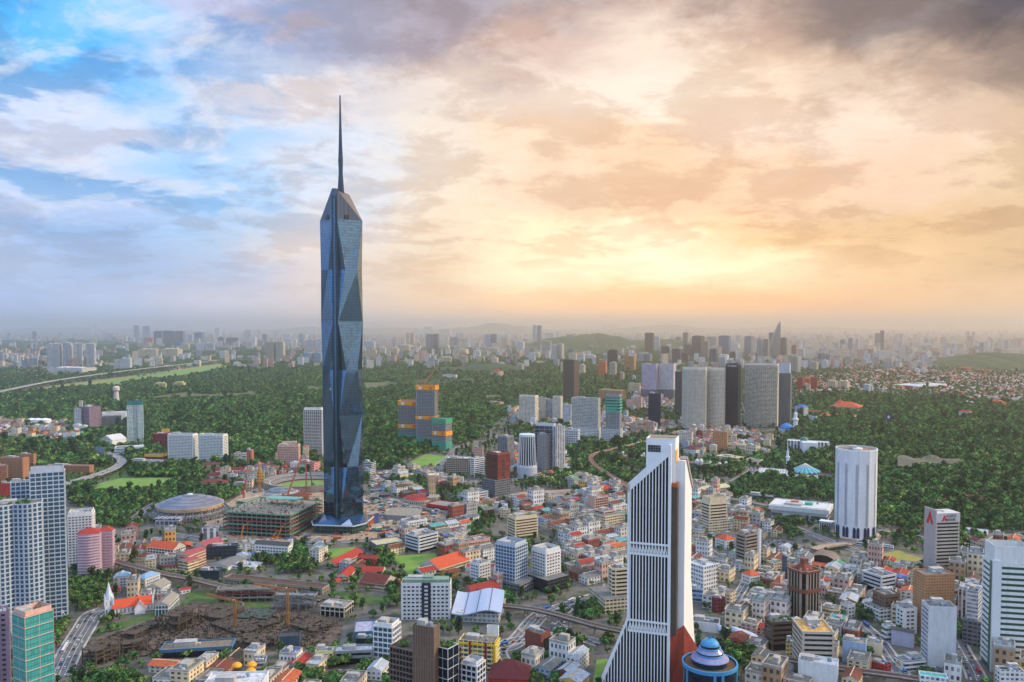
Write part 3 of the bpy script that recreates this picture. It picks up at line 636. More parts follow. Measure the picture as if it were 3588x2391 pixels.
B('G', 1085, 1335, 1356, 40, 320, .6, HT, 'g', 'P', 'N', 'peach hotel tower with stepped arched top beside the dark spire tower', 3.8, 4.4, roof='S', crown=2)
B('G', 1135, 1300, 1312, 0, 60, .8, 'roof_pavilion', 'n', 'C', 'N', 'arched top storey of the peach hotel tower', roof='S', clutter=False)
B('B', 433, 598, 612, 1010, 1440, .6, AT, 'k', 'W', 'K', 'dark unfinished apartment tower with white window frames', 3.6, 4.6, roof='S', crown=4)
B('G', 1358, 1510, 1592, 240, 355, .6, BL, 's', 'R', 'W', 'red and white ornate block at the foot of the unfinished tower', 4, 4, roof='s')
B('G', 250, 660, 668, 380, 425, .3, 'school_building', 's', 'W', 'N', 'white school range with long maroon roof by the stadium', 4, 4, roof='M', pitch='hip')
B('G', 355, 700, 712, 320, 400, .25, 'school_building', 's', 'W', 'N', 'rear white school range with straight maroon roof', 4, 4, roof='M', pitch='gable')
B('G', 105, 480, 540, 505, 550, .7, 'school_building', 's', 'W', 'N', 'old white school with big brown and red hip roof', 4, 4, roof='r', pitch='hip', rise=9)
B('G', 165, 560, 570, 255, 290, .2, BL, 's', 'C', 'U', 'long cream low range in front of the white apartments', 4, 4, roof='r', pitch='gable')
B('G', 2085, 2190, 2245, 240, 385, .8, BL, 'S', 'K', 'w', 'black banded block behind the spire tower', 4, 5, roof='D')
B('G', 2110, 2180, 2192, 320, 400, .6, BL, 's', 'w', 'N', 'small grey block in front of the black banded block', 4, 4)
B('B', 1297, 1482, 1508, 935, 1300, .7, AT, 'g', 'G', 'N', 'left grey tower under construction with two yellow bands', 3.8, 4.2, roof='S', clutter=False)
B('B', 1460, 1632, 1662, 800, 1345, .7, AT, 'g', 'G', 'N', 'tallest grey tower under construction with yellow top', 3.8, 4.2, roof='S', clutter=False)
B('B', 1610, 1730, 1784, 1095, 1385, .7, AT, 'g', 'G', 'N', 'shortest tower under construction with green netted top', 3.8, 4.2, roof='S', clutter=False)
B('B', 1700, 1820, 1836, 690, 738, .4, HT, 's', 'W', 'N', 'white hilltop hotel with red roof edge', 4, 5, roof='R')
B('B', 2140, 2215, 2258, 660, 720, .8, AT, 'V', 'C', 'N', 'hilltop apartment block with red hip roofs', 4, 5, roof='R', pitch='hip')
B('B', 2105, 2225, 2260, 940, 992, .4, BL, 's', 'P', 'M', 'pinkish flats on the slope right of the construction towers', 4, 4, roof='P')
# city towers right of centre
B('C', 178, 325, 358, 890, 1155, .6, HT, 's', 'X', 'N', 'white gridded hotel tower at the left of the mid city group', 4, 5, crown=3)
B('C', 362, 425, 430, 900, 1130, .8, AT, 's', 'X', 'N', 'left white tower of the stepped residential cluster', 4, 4)
B('C', 425, 485, 492, 915, 1130, .8, AT, 'V', 'w', 'N', 'middle grey tower of the stepped residential cluster', 4, 4)
B('C', 485, 560, 580, 895, 1140, .8, AT, 's', 'X', 'a', 'right white tower of the stepped residential cluster', 4, 4, crown=3)
B('C', 578, 655, 662, 965, 1160, .8, AT, 's', 'w', 'N', 'grey white tower between the cluster and the green glass residence', 4, 5)
B('C', 660, 900, 922, 905, 1300, .3, AT, 'p', 'X', 'v', 'wide residence tower with green glass columns and white centre', 4, 6, podium=(2, 2, 5, 2, 38, 'W'))
B('C', 970, 1098, 1120, 885, 1320, .8, HT, 's', 'G', 'N', 'grey hotel tower with bright green glass top storeys', 4, 4.4, crown=4, podium=(12, 3, 4, 2, 40, 'w'))
B('C', 582, 682, 728, 570, 940, 1, OT, 'V', 'k', 'U', 'dark brown glass tower with pale lit centre', 4, 3, roof='s', crown=5)
B('C', 905, 1118, 1160, 835, 945, .5, AT, 'V', 'o', 'u', 'wide orange apartment block', 4, 6, roof='o')
B('C', 1300, 1435, 1455, 592, 935, .6, AT, 's', 'L', 'M', 'left colourful speckled apartment tower', 4, 4, podium=(2, 2, 3, 2, 50, 'g'))
B('C', 1460, 1592, 1615, 590, 935, .6, AT, 's', 'w', 'M', 'right colourful speckled apartment tower', 4, 4, podium=(2, 2, 3, 2, 50, 'g'))
B('C', 1605, 1675, 1682, 660, 1080, .8, OT, 'S', 'k', 'D', 'dark brown slab tower left of the white curved twin', 4, 5)
B('C', 1670, 1885, 1894, 640, 1215, .5, AT, 'p', 'X', 'N', 'left half of the white curved balcony twin tower', 4, 5, sh='curve', crown=6)
B('C', 1894, 2055, 2068, 645, 1205, .6, AT, 'p', 'X', 'N', 'right half of the white curved balcony twin tower', 4, 5, sh='curve', crown=6)
B('C', 2066, 2180, 2206, 600, 1205, .8, HT, 'c', 'k', 'q', 'dark glass hotel tower with name sign along its top', 4, 5, crown=4)
B('C', 1362, 1468, 1476, 860, 1185, .8, OT, 'c', 'N', 'N', 'small navy glass tower in front of the speckled twins', 4, 5)
B('C', 1333, 1410, 1418, 1120, 1250, .7, AT, 'V', 'P', 'u', 'brown and beige old flats below the navy tower', 4, 5)
B('C', 590, 720, 738, 1195, 1365, .6, BL, 'g', 'w', 'N', 'pale grey block with rows of square windows', 6, 6)
B('C', 1630, 1760, 1772, 1220, 1360, .7, HT, 's', 'X', 'D', 'white hotel block with red roof deck below the curved twin', 4, 5, roof='R')
B('C', 1950, 2085, 2092, 1210, 1390, .6, OT, 's', 'o', 'r', 'tan orange block with arched top windows', 4, 4.5, roof='o')
B('C', 1680, 1800, 1842, 1375, 1432, .6, BL, 's', 'W', 'N', 'white low building with brown hip roof beside the old station', 4, 4, roof='r', pitch='hip')
B('C', 1180, 1285, 1292, 770, 880, .6, AT, 'V', 'C', 'U', 'cream apartment block right of the orange apartments', 4, 5)
B('C', 1160, 1230, 1236, 925, 1000, .6, AT, 's', 'P', 'M', 'pink low flats beside the tall pink flats', 4, 4, roof='R')
B('C', 1230, 1298, 1308, 895, 1030, .7, AT, 's', 'P', 'M', 'tall pink white flats in the mid city', 4, 4, roof='R')
B('C', 940, 988, 994, 985, 1060, .7, BL, 'n', 'o', 'M', 'plain yellow block beside the green topped tower', roof='o')
B('D', -103, 180, 191, 580, 1130, .5, AT, 'p', 'X', 'K', 'large white banded tower with slanting top right of the curved twin', 4, 5, sh='curve', crown=4)
B('D', 190, 296, 308, 655, 1110, .7, OT, 's', 'g', 'D', 'dark grey tower attached to the white banded tower', 4, 4, crown=2)
B('D', 192, 290, 300, 560, 800, .7, OT, 's', 'w', 'b', 'unfinished upper tower with blue netting and red mark', 4, 5)
B('D', 335, 412, 456, 945, 1060, .8, 'hospital', 'S', 'W', 'N', 'white hospital tower with blue roof', 4, 5, roof='b', pitch='hip')
B('D', 450, 525, 533, 1030, 1098, .6, 'hospital', 'V', 'W', 'b', 'small white hospital block with bright blue roof edge', 4, 5, roof='b')
B('D', 270, 632, 642, 1260, 1360, .3, 'court_building', 'V', 'W', 'K', 'white pillared building with green dome in the trees', 20, 8, roof='W', clutter=False)
# ------------------------------------------------------------------ landmark: the faceted glass spire tower
def spire_tower():
    X, Y = ground(1204, 1860).x * 1300 / ground(1204, 1860).y, 1302.0
    root = empty('skyscraper', (X, Y, 0), R_(-7)); tag(root, 'very tall faceted dark blue glass tower tapering to a needle spire', 'skyscraper')
    k = 1302 / F; z = lambda v: height_at(Vector((X, Y, 0)), v)
    lv = [z(v) for v in (1800, 1630, 1451, 1294, 1127, 948, 776)]; zp = z(672)
    def outline(r, wide, s=9):
        if wide: f = [(s, -(r - s)), (r - 2, -2), (r - 2, 2), (s, r - s), (-s, r - s), (-(r - 2), 2), (-(r - 2), -2), (-s, -(r - s))]
        else: f = [(30, -(r - 25)), (r - 11, -26), (r - 11, 26), (30, r - 25), (-30, r - 25), (-(r - 11), 26), (-(r - 11), -26), (-30, -(r - 25))]
        return [(x * k, y * k) for x, y in f]
    rs = (74, 73, 74, 74, 77, 76, 78); O = [outline(r, i % 2 == 0) for i, r in enumerate(rs)]
    gm = glassmat((98, 132, 160), .9, .05, 1.8, 4.4, line=.4, name='blue_curtain_glass')
    dk = glassmat((34, 52, 66), .5, .1, 1.6, 4.4, line=.5, name='dark_curtain_glass')
    for i in range(6):
        b = MB(); b.prism(O[i], lv[i], lv[i + 1], 0, Q=O[i + 1]); part('glazed_tier', b, gm, root)
    T = O[6]; r, s = 78 * k, 9 * k
    b = MB(); w = 7 * k
    fr, bk_ = [(w, -(r - w), zp), (-w, -(r - w), zp)], [(-w, r - w, zp), (w, r - w, zp)]
    A = [(*p, lv[6]) for p in T]
    b.face([A[0], A[1], fr[0]]).face([A[6], A[7], fr[1]]).face([A[7], A[0], fr[0], fr[1]])
    b.face([A[2], A[3], bk_[1]]).face([A[4], A[5], bk_[0]]).face([A[3], A[4], bk_[0], bk_[1]])
    b.face([A[1], A[2], bk_[1], fr[0]]).face([A[5], A[6], fr[1], bk_[0]]).face([fr[0], bk_[1], bk_[0], fr[1]])
    part('crown', b, glassmat((84, 98, 116), .9, .1, 1.8, 4.4, line=.5, name='crown_glass'), root)
    for sx in (-1, 1):
        part('crown_vent', MB().box(-3.6, 3.6, -1.2, 1.5, -3, 4), mat((18, 24, 32), .4, 0), root, (sx * 34 * k, -44 * k, lv[6] + 3), sx * R_(45))
    part('spine', MB().box(-9.5 * k, 9.5 * k, -70.5 * k, -20, lv[0] - 12, zp - 8), dk, root)
    part('spine_rib', MB().box(-3.2 * k, 3.2 * k, -70.5 * k - .9, -70.5 * k, lv[0] - 12, zp - 14), glassmat((70, 110, 130), .6, .15, 2, 4.4, line=.6), root)
    for i, c in ((0, (150, 40, 30)),):
        pass
    prof = [(13.5, zp - 34), (12, zp), (7.5, z(606)), (8.7, z(565)), (6.2, z(503)), (4.0, z(420)), (2.3, z(335))]
    part('spire', MB().lathe([(a * k, h) for a, h in prof], 8), glassmat((46, 64, 84), .7, .15, 2.5, 5, line=.7, name='spire_glass'), root)
    for sx, zz in ((-1, lv[5] + 3), (1, lv[4] + 60), (1, lv[2] + 40), (-1, lv[3] - 30)):
        part('open_panel', MB().box(-1.0, 1.0, -.3, .3, -1.6, 1.6), mat((222, 224, 226), .5, 0), root, (sx * 27 * k, -49.5 * k, zz), sx * R_(43))
    # faceted skirt and entrance canopy
    zc = 15; b = MB(); Q = [(30, -46), (43, -26), (42, 30), (-42, 30), (-43, -24), (-33, -46)]
    g = O[0]; zl = lv[0]
    b.face([(*Q[0], zc), (*g[0], zl), (*g[7], zl), (*Q[5], zc)]).face([(*Q[5], zc), (*g[7], zl), (*g[6], zl), (*Q[4], zc)]).face([(*Q[1], zc), (*g[1], zl), (*g[0], zl), (*Q[0], zc)])
    b.face([(*Q[2], zc), (*g[3], zl), (*g[2], zl), (*g[1], zl), (*Q[1], zc)]).face([(*Q[4], zc), (*g[6], zl), (*g[5], zl), (*g[4], zl), (*Q[3], zc)]).face([(*Q[3], zc), (*g[4], zl), (*g[3], zl), (*Q[2], zc)])
    part('base_skirt', b, glassmat((70, 110, 150), .75, .1, 2.5, 2.5, line=.45), root)
    part('canopy', MB().ring(Q, 1.5, 13.4, 14.9, 0, inner=3), mat((190, 200, 210), .4, .05), root)
    part('skirt_panel', MB().face([(30, -46.8, 15.2), (11, -46.8, 15.2), (22, -39, 23.5)][::-1]), mat((176, 186, 200), .35, .05), root)
    part('lobby', MB().prism(offset(Q, -5), 0, 13.3), facade((40, 90, 80), (20, 40, 46), 6, 6.5, .7, .7), root)
    P = [(X + x, Y + y) for x, y in Q]; take(P)
    return root
spire_tower()

# ------------------------------------------------------------------ landmark: white slanted finned tower
def slanted_tower():
    C = Vector((ground(2345, 2391).x / ground(2345, 2391).y * 700, 700, 0)); th = R_(19)
    root = empty('skyscraper', C, -th); tag(root, 'white slanted roof tower with dark windows between thin white fins', 'skyscraper')
    wh = mat((228, 228, 226), .6, .06); dk = glassmat((18, 26, 40), .3, .1, 3, 4, line=.6, name='dark_fin_glass'); br = mat((86, 74, 60), .8, .2)
    zl, zr, fl = 184.0, 219.5, 66.0
    # outline of the finned face in x (negative = left) and z
    def slab(name, pts, y0, y1, m):
        b = MB(); n = len(pts)
        b.face([(x, y0, z) for x, z in pts], 0, pts); b.face([(x, y1, z) for x, z in reversed(pts)], 0, pts[::-1])
        for i in range(n):
            (xa, za), (xb, zb) = pts[i], pts[(i + 1) % n]
            b.face([(xb, y0, zb), (xa, y0, za), (xa, y1, za), (xb, y1, zb)], 1)
        return part(name, b, [m, wh], root)
    body = [(-64, 0), (0, 0), (0, zr), (-37, zl), (-37, fl)]
    slab('front_block', body, 0, 30, dk)
    top = lambda x: zr + (zr - zl) / 37 * x
    left = lambda z: -37 - max(0, fl - z) * 27 / fl
    b = MB()   # frame round the finned face
    b.face([(-37, -.9, zl), (-37, -.9, zl - 8), (0, -.9, zr - 8), (0, -.9, zr)]).face([(-37, 0, zl - 8), (-37, -.9, zl - 8), (0, -.9, zr - 8), (0, 0, zr - 8)])
    b.face([(-37, -.9, zl), (0, -.9, zr), (0, 30, zr), (-37, 30, zl)])
    part('sloped_roof', b, wh, root)
    b = MB(); b.face([(-37, -.9, zl), (-37, -.9, fl), (-35, -.9, fl - .6), (-35, -.9, zl)]).face([(-37, -.9, fl), (-64, -.9, 0), (-60, -.9, 0), (-35, -.9, fl)])
    b.face([(-37, 30, fl), (-37, -.9, fl), (-37, -.9, zl), (-37, 30, zl)][::-1]).face([(-64, 30, 0), (-64, -.9, 0), (-37, -.9, fl), (-37, 30, fl)][::-1])
    b.box(-2.2, .3, -.95, 30.2, 0, zr - .05)
    part('side_frame', b, wh, root)
    for x in [-34.4 + 2.7 * i for i in range(12)] + [-37.1 - 2.7 * i for i in range(9)]:
        zt = top(x) - 8 if x > -36 else fl - (-37 - x) * fl / 27
        if x > -36: link('fin', MB().box(-.42, .42, -.8, 0, 0, zt).mesh('fin', wh), root, (x, 0, 0))
        else: link('fin', MB().box(-.42, .42, -.8, 0, 0, max(zt, 1)).mesh('fin', wh), root, (x, 0, 0))
    for zt in (64, 132):
        b = MB(); b.box(-36, -2.2, -1.05, -.1, zt, zt + 1.6).box(-36, -2.2, -1.05, -.1, zt - 9.4, zt - 7.6)
        x = -35.6
        while x < -4:
            b.bar((x, -.7, zt - 7.6), (x + 1.35, -.7, zt), .7).bar((x + 1.35, -.7, zt), (x + 2.7, -.7, zt - 7.6), .7); x += 2.72
        part('truss_band', b, wh, root)
    b = MB().box(-22, 3, 4, 26, 176, 222.5); part('penthouse', b, wh, root)
    part('helipad_roof', MB().box(-21, 2, 5, 25, 222.6, 222.9), mat((150, 122, 78), .9, .35), root)
    part('parapet', MB().ring([(-22, 4), (3, 4), (3, 26), (-22, 26)], .05, 222.52, 224, inner=.5), wh, root)
    part('window', MB().box(-20.5, -9.5, 3.7, 4, 212, 218), facade((120, 124, 122), (30, 36, 40), 2.2, 2, .8, .8), root)
    part('sign_board', MB().box(.0, .5, 1.5, 13, 203, 214), mat((236, 170, 30), .5, .05), root, (3.0, 3, 0))
    # rear block at right angles, its blank side towards the right
    def sidewall(name, pts, x0, x1, m):
        b = MB(); n = len(pts); b.face([(x1, y, z) for y, z in pts]); b.face([(x0, y, z) for y, z in reversed(pts)])
        for i in range(n):
            (ya, za), (yb, zb) = pts[i], pts[(i + 1) % n]; b.face([(x0, ya, za), (x0, yb, zb), (x1, yb, zb), (x1, ya, za)][::-1])
        return part(name, b, m, root)
    sidewall('rear_block', [(9, 0), (100, 0), (58, 92), (58, 172), (14, 205), (9, 205)], -16, 10.8, wh)
    sidewall('sloped_soffit', [(13, 206), (59, 171.5), (61, 173.5), (15, 208)], 5.6, 12, mat((176, 168, 158), .8, .2))
    part('stair_column', MB().box(.5, 5.4, 1.5, 8.9, 55, 183), br, root)
    part('stair_column_cap', MB().box(.3, 5.8, 1.2, 9.0, 183.02, 186.5), mat((178, 96, 56), .8, .15), root)
    b = MB(); b.face([(10.9, 8.8, 62), (10.9, 75, 0), (40, 40, 0)][::-1]).face([(10.9, 8.8, 62), (40, 40, 0), (11, 0, 0)][::-1]).face([(0, 0, 55), (10.9, 8.8, 62), (12, 0, 0), (0, -1, 0)][::-1])
    part('red_plinth', b, mat((150, 60, 38), .85, .25), root)
    c, s = math.cos(-th), math.sin(-th); take([(C.x + x * c - y * s, C.y + x * s + y * c) for x, y in ((-64, -2), (14, -2), (14, 100), (-20, 100), (-20, 32), (-64, 32))])
slanted_tower()

# ------------------------------------------------------------------ landmark: pleated white tower with pointed arches
def arch_poly(w, h, n=7):      # pointed arch outline, base at z=0
    hs = h - w * 1.1; return [(-w / 2, 0), (w / 2, 0)] + [(w / 2 - w * (1 - math.cos(t * math.pi / 3 / n)) , hs + w * 1.25 * math.sin(t * math.pi / 3 / n)) for t in range(n)] + [(0, h)] + [(-w / 2 + w * (1 - math.cos(t * math.pi / 3 / n)), hs + w * 1.25 * math.sin(t * math.pi / 3 / n)) for t in reversed(range(n))]
def plate(b, pts, o, ang, m=0, th=.25):
    c, s = math.cos(ang), math.sin(ang)
    T = lambda x, y, z: (o[0] + x * c - y * s, o[1] + x * s + y * c, o[2] + z)
    b.face([T(x, -th, z) for x, z in pts], m); n = len(pts)
    for i in range(n):
        (xa, za), (xb, zb) = pts[i], pts[(i + 1) % n]; b.face([T(xb, -th, zb), T(xa, -th, za), T(xa, 0, za), T(xb, 0, zb)], m)
def arch_tower():
    c, rot, W_, D_, H = frame('M', 1262, 1735, 1768, 130, 1180, 1)
    root = empty('office_tower', c, rot + R_(8)); tag(root, 'white pleated office tower with tall pointed arches at its foot', 'tower')
    R0 = W_ * .54; P = []; n = 12
    for i in range(n):
        a = 2 * math.pi * i / n - math.pi / 2 - math.pi / n
        P += [(R0 * math.cos(a - .17), R0 * math.sin(a - .17)), (R0 * math.cos(a + .17), R0 * math.sin(a + .17)), (R0 * .955 * math.cos(a + math.pi / n), R0 * .955 * math.sin(a + math.pi / n))]
    wh = mat((230, 230, 230), .6, .05); fm = facade((232, 232, 231), (206, 207, 210), 1.5, 1.8, .8, .72)
    part('wall', MB().prism(P, 0, H, 0, top=1), [fm, mat((150, 120, 100), .9, .3)], root)
    part('parapet', MB().ring(P, .3, H, H + 2.5, inner=.6), wh, root)
    part('helipad', MB().lathe([(9, H + .01), (9, H + 2.2)], 20), mat((222, 214, 206), .8, .1), root)
    roof_clutter(root, [(-14, -14), (14, -14), (14, 14), (-14, 14)], H, 5, 4)
    for i in range(n):
        a = 2 * math.pi * i / n - math.pi / 2; r = R0 * .952
        for d in (-.09, .09):
            o = ((r + .9) * math.cos(a + d), (r + .9) * math.sin(a + d), 0)
            if (o[1] < R0 * .55):
                q = a + d * .5 + math.pi / 2 + d * 1.6
                b = MB(); plate(b, arch_poly(4.2, H * .87 - 20), (o[0], o[1], 20), q); part('screen_arch', b, facade((184, 184, 190), (164, 165, 174), 1, 1.2, .5, .7), root)
                b = MB(); plate(b, arch_poly(4.4, 17), (o[0] * 1.01, o[1] * 1.01, 1), q, th=.4); part('foot_arch', b, mat((36, 48, 84), .2, .05), root)
    part('plinth', MB().lathe([(R0 * 1.25, 0), (R0 * 1.25, 1.2)], 32), mat((196, 168, 150), .9, .2), root)
    P = [(c.x + R0 * 1.2 * math.cos(t), c.y + R0 * 1.2 * math.sin(t)) for t in (0, .8, 1.6, 2.4, 3.2, 4, 4.8, 5.6)]; take(P)
    # arcade hall beside it
    c2, rot2, w2, d2, h2 = frame('M', 1100, 1245, 1262, 960, 1060, .5)
    r2 = empty('arcade_hall', c2, rot2); tag(r2, 'low hall with a row of white pointed arches beside the pleated tower', 'building')
    part('wall', MB().box(-w2 / 2, w2 / 2, -d2 / 2, d2 / 2, 0, h2), facade((90, 92, 104), (40, 46, 60), 3, 4, .6, .6), r2)
    part('roof', MB().box(-w2 / 2 - 1, w2 / 2 + 1, -d2 / 2 - 2, d2 / 2 + 1, h2 + .01, h2 + 1), wh, r2)
    for i in range(7):
        b = MB(); x = -w2 / 2 + w2 * (i + .5) / 7; A = arch_poly(w2 / 7.4, h2 - .3)
        for p, q in zip(A[1:], A[2:]): b.bar((x + p[0], -d2 / 2 - 1.6, p[1]), (x + q[0], -d2 / 2 - 1.6, q[1]), .6)
        b.bar((x + A[0][0], -d2 / 2 - 1.6, 0), (x + A[-1][0], -d2 / 2 - 1.6, A[-1][1]), .6); part('arch', b, wh, r2)
arch_tower()

# ------------------------------------------------------------------ domes, churches and other shaped buildings
def arena():
    O = gp('G', -70, 930); root = empty('arena', (O.x, O.y + 45, 0)); tag(root, 'round arena with ribbed grey dome roof on raking struts', 'arena')
    R0 = 54.0; z0 = 21
    prof = [(R0, z0), (R0 * .82, z0 + 4.2), (R0 * .6, z0 + 8), (R0 * .35, z0 + 11.6), (R0 * .12, z0 + 14), (0.5, z0 + 14.4)]
    part('dome_roof', MB().lathe(prof, 48), facade((84, 86, 98), (112, 114, 128), 9, 3.4, .96, .84), root)
    part('dome_cap', MB().lathe([(5, z0 + 14), (4.6, z0 + 15.2)], 20), mat((206, 206, 212), .7, .1), root)
    part('rim', MB().lathe([(R0 + .2, z0 - 6), (R0 + .6, z0 - .2), (R0 - 1, z0 + .1)], 48, cap=False), facade((196, 166, 130), (150, 128, 104), 3, 7, .5, .8), root)
    part('concourse', MB().lathe([(R0 + 11, 0), (R0 + 11, 7), (R0 + 2, 7.6), (R0 - 4, z0 - 6)], 48, cap=False), facade((128, 126, 126), (44, 48, 58), 5, 4.5, .7, .6), root)
    for i in range(28):
        a = 2 * math.pi * i / 28; part('strut', MB().bar((R0 * math.cos(a), R0 * math.sin(a), z0 - 4), ((R0 + 15) * math.cos(a), (R0 + 15) * math.sin(a), 1), 1.1), mat((112, 108, 110), .8, .2), root)
    part('entrance_block', MB().box(-26, 12, -R0 - 22, -R0 - 6, 0, 10).box(-28, 14, -R0 - 23, -R0 - 5, 10.02, 11.5), facade((186, 184, 190), (60, 70, 92), 7, 8, .8, .7), root)
    take([(O.x + 70 * math.cos(t), O.y + 45 + 70 * math.sin(t)) for t in (0, .8, 1.6, 2.4, 3.2, 4, 4.8, 5.6)])
arena()
def cone_roof(b, x, y, r, z0, z1, n=8, m=0): b.lathe([(r, z0), (.05, z1)], n, m, cap=False, c=(x, y))
def church():
    O = gp('F', 1255, 775); root = empty('church', (O.x, O.y + 6, 0), math.atan2(gp('F', 1690, 690).y - O.y - 6, gp('F', 1690, 690).x - O.x) - math.pi / 2); tag(root, 'white gothic church with tall steeple and orange roof', 'church')
    wh = mat((220, 222, 226), .7, .08); orr = mat((206, 78, 40), .75, .2, scale=.8)
    k = O.y / F; Hs = height_at(O, 1930 + 385 / 3.3614); Ht = height_at(O, 1930 + 590 / 3.3614)
    part('tower', MB().box(-4.2, 4.2, -4.2, 4.2, 0, Ht), facade((220, 222, 226), (96, 102, 116), 4.2, 9, .32, .55), root)
    b = MB(); b.lathe([(4.6, Ht), (.1, Hs)], 8, cap=False); part('steeple', b, mat((206, 214, 224), .6, .08), root)
    b = MB()
    for sx in (-1, 1):
        for sy in (-1, 1): b.box(sx * 4.2 - .6, sx * 4.2 + .6, sy * 4.2 - .6, sy * 4.2 + .6, Ht * .6, Ht + 2); cone_roof(b, sx * 4.2, sy * 4.2, .9, Ht + 2, Ht + 6)
    part('pinnacle', b, wh, root)
    L_, w = 44, 7.5
    part('nave', MB().box(-w, w, 4.3, L_, 0, 8), facade((216, 216, 214), (110, 112, 120), 4, 8, .35, .6), root)
    b = MB(); b.face([(-w - 1, 3, 7.9), (-w - 1, L_ + .5, 7.9), (0, L_ + .5, 15.5), (0, 3, 15.5)][::-1]).face([(w + 1, L_ + .5, 7.9), (w + 1, 3, 7.9), (0, 3, 15.5), (0, L_ + .5, 15.5)][::-1])
    part('nave_roof', b, orr, root)
    b = MB(); b.face([(-w - 7, 22, 7), (-w - 7, 34, 7), (-1, 34, 13), (-1, 22, 13)])
    b = MB(); b.face([(-16, 24, 6.9), (16, 24, 6.9), (16, 30, 14.4), (-16, 30, 14.4)]).face([(16, 36, 6.9), (-16, 36, 6.9), (-16, 30, 14.4), (16, 30, 14.4)])
    part('transept_roof', b, orr, root)
    part('transept', MB().box(-15, 15, 25, 35, 0, 6.9), facade((216, 216, 214), (110, 112, 120), 4, 7, .35, .6), root)
    for x in (-15.2, 15.2): part('gable_wall', MB().face([(x, 24.5, 0), (x, 35.5, 0), (x, 35.5, 8), (x, 30, 16), (x, 24.5, 8)]), wh, root)
    b = MB()
    for y in (L_ + .6,): b.face([(-w - .5, y, 0), (w + .5, y, 0), (w + .5, y, 9), (0, y, 17), (-w - .5, y, 9)][::-1])
    for x in (-w, w): b.box(x - .7, x + .7, L_ - .6, L_ + .8, 0, 14); cone_roof(b, x, L_, 1, 14, 18)
    part('gable_wall', b, wh, root)
    take([(O.x - 12, O.y - 8), (O.x + 40, O.y - 4), (O.x + 46, O.y + 40), (O.x - 8, O.y + 30)])
    O = gp('J', 1140, 590); r2 = empty('church', (O.x, O.y, 0), R_(-52)); tag(r2, 'red brick church with steep red roof and small belfry', 'church')
    bk = facade((150, 92, 84), (70, 52, 60), 3.4, 8, .35, .6); wh2 = mat((206, 188, 176), .8, .1)
    part('nave', MB().box(-8, 8, 0, 42, 0, 9), bk, r2)
    b = MB(); b.face([(-9, -.5, 8.8), (-9, 42, 8.8), (0, 42, 18), (0, -.5, 18)][::-1]).face([(9, 42, 8.8), (9, -.5, 8.8), (0, -.5, 18), (0, 42, 18)][::-1]); part('nave_roof', b, mat((142, 46, 38), .8, .25, scale=.8), r2)
    b = MB(); b.face([(-16, 4, 7), (16, 4, 7), (16, 10, 14), (-16, 10, 14)]).face([(16, 16, 7), (-16, 16, 7), (-16, 10, 14), (16, 10, 14)]); part('transept_roof', b, mat((142, 46, 38), .8, .25, scale=.8), r2)
    part('transept', MB().box(-15, 15, 5, 15, 0, 7), bk, r2)
    gw = facade((168, 112, 100), (60, 46, 52), 4.2, 10, .4, .55)
    for x in (-15.2, 15.2): part('gable_wall', MB().face([(x, 4.4, 0), (x, 15.6, 0), (x, 15.6, 8), (x, 10, 15), (x, 4.4, 8)]), gw, r2)
    b = MB()
    b.face([(-8.6, -.6, 0), (8.6, -.6, 0), (8.6, -.6, 10), (0, -.6, 19.5), (-8.6, -.6, 10)])
    part('gable_wall', b, facade((168, 112, 100), (60, 46, 52), 4.2, 10, .4, .55), r2)
    part('belfry', MB().box(-4, 4, 40, 48, 0, 24), facade((200, 170, 160), (120, 70, 66), 2.7, 8, .5, .6), r2)
    b = MB()
    for sx in (-3.6, 3.6):
        for sy in (40.4, 47.6): cone_roof(b, sx, sy, .9, 24, 28, 6)
    part('pinnacle', b, wh2, r2)
    take([(O.x - 12, O.y), (O.x + 16, O.y - 4), (O.x + 50, O.y + 34), (O.x + 28, O.y + 44)])
church()
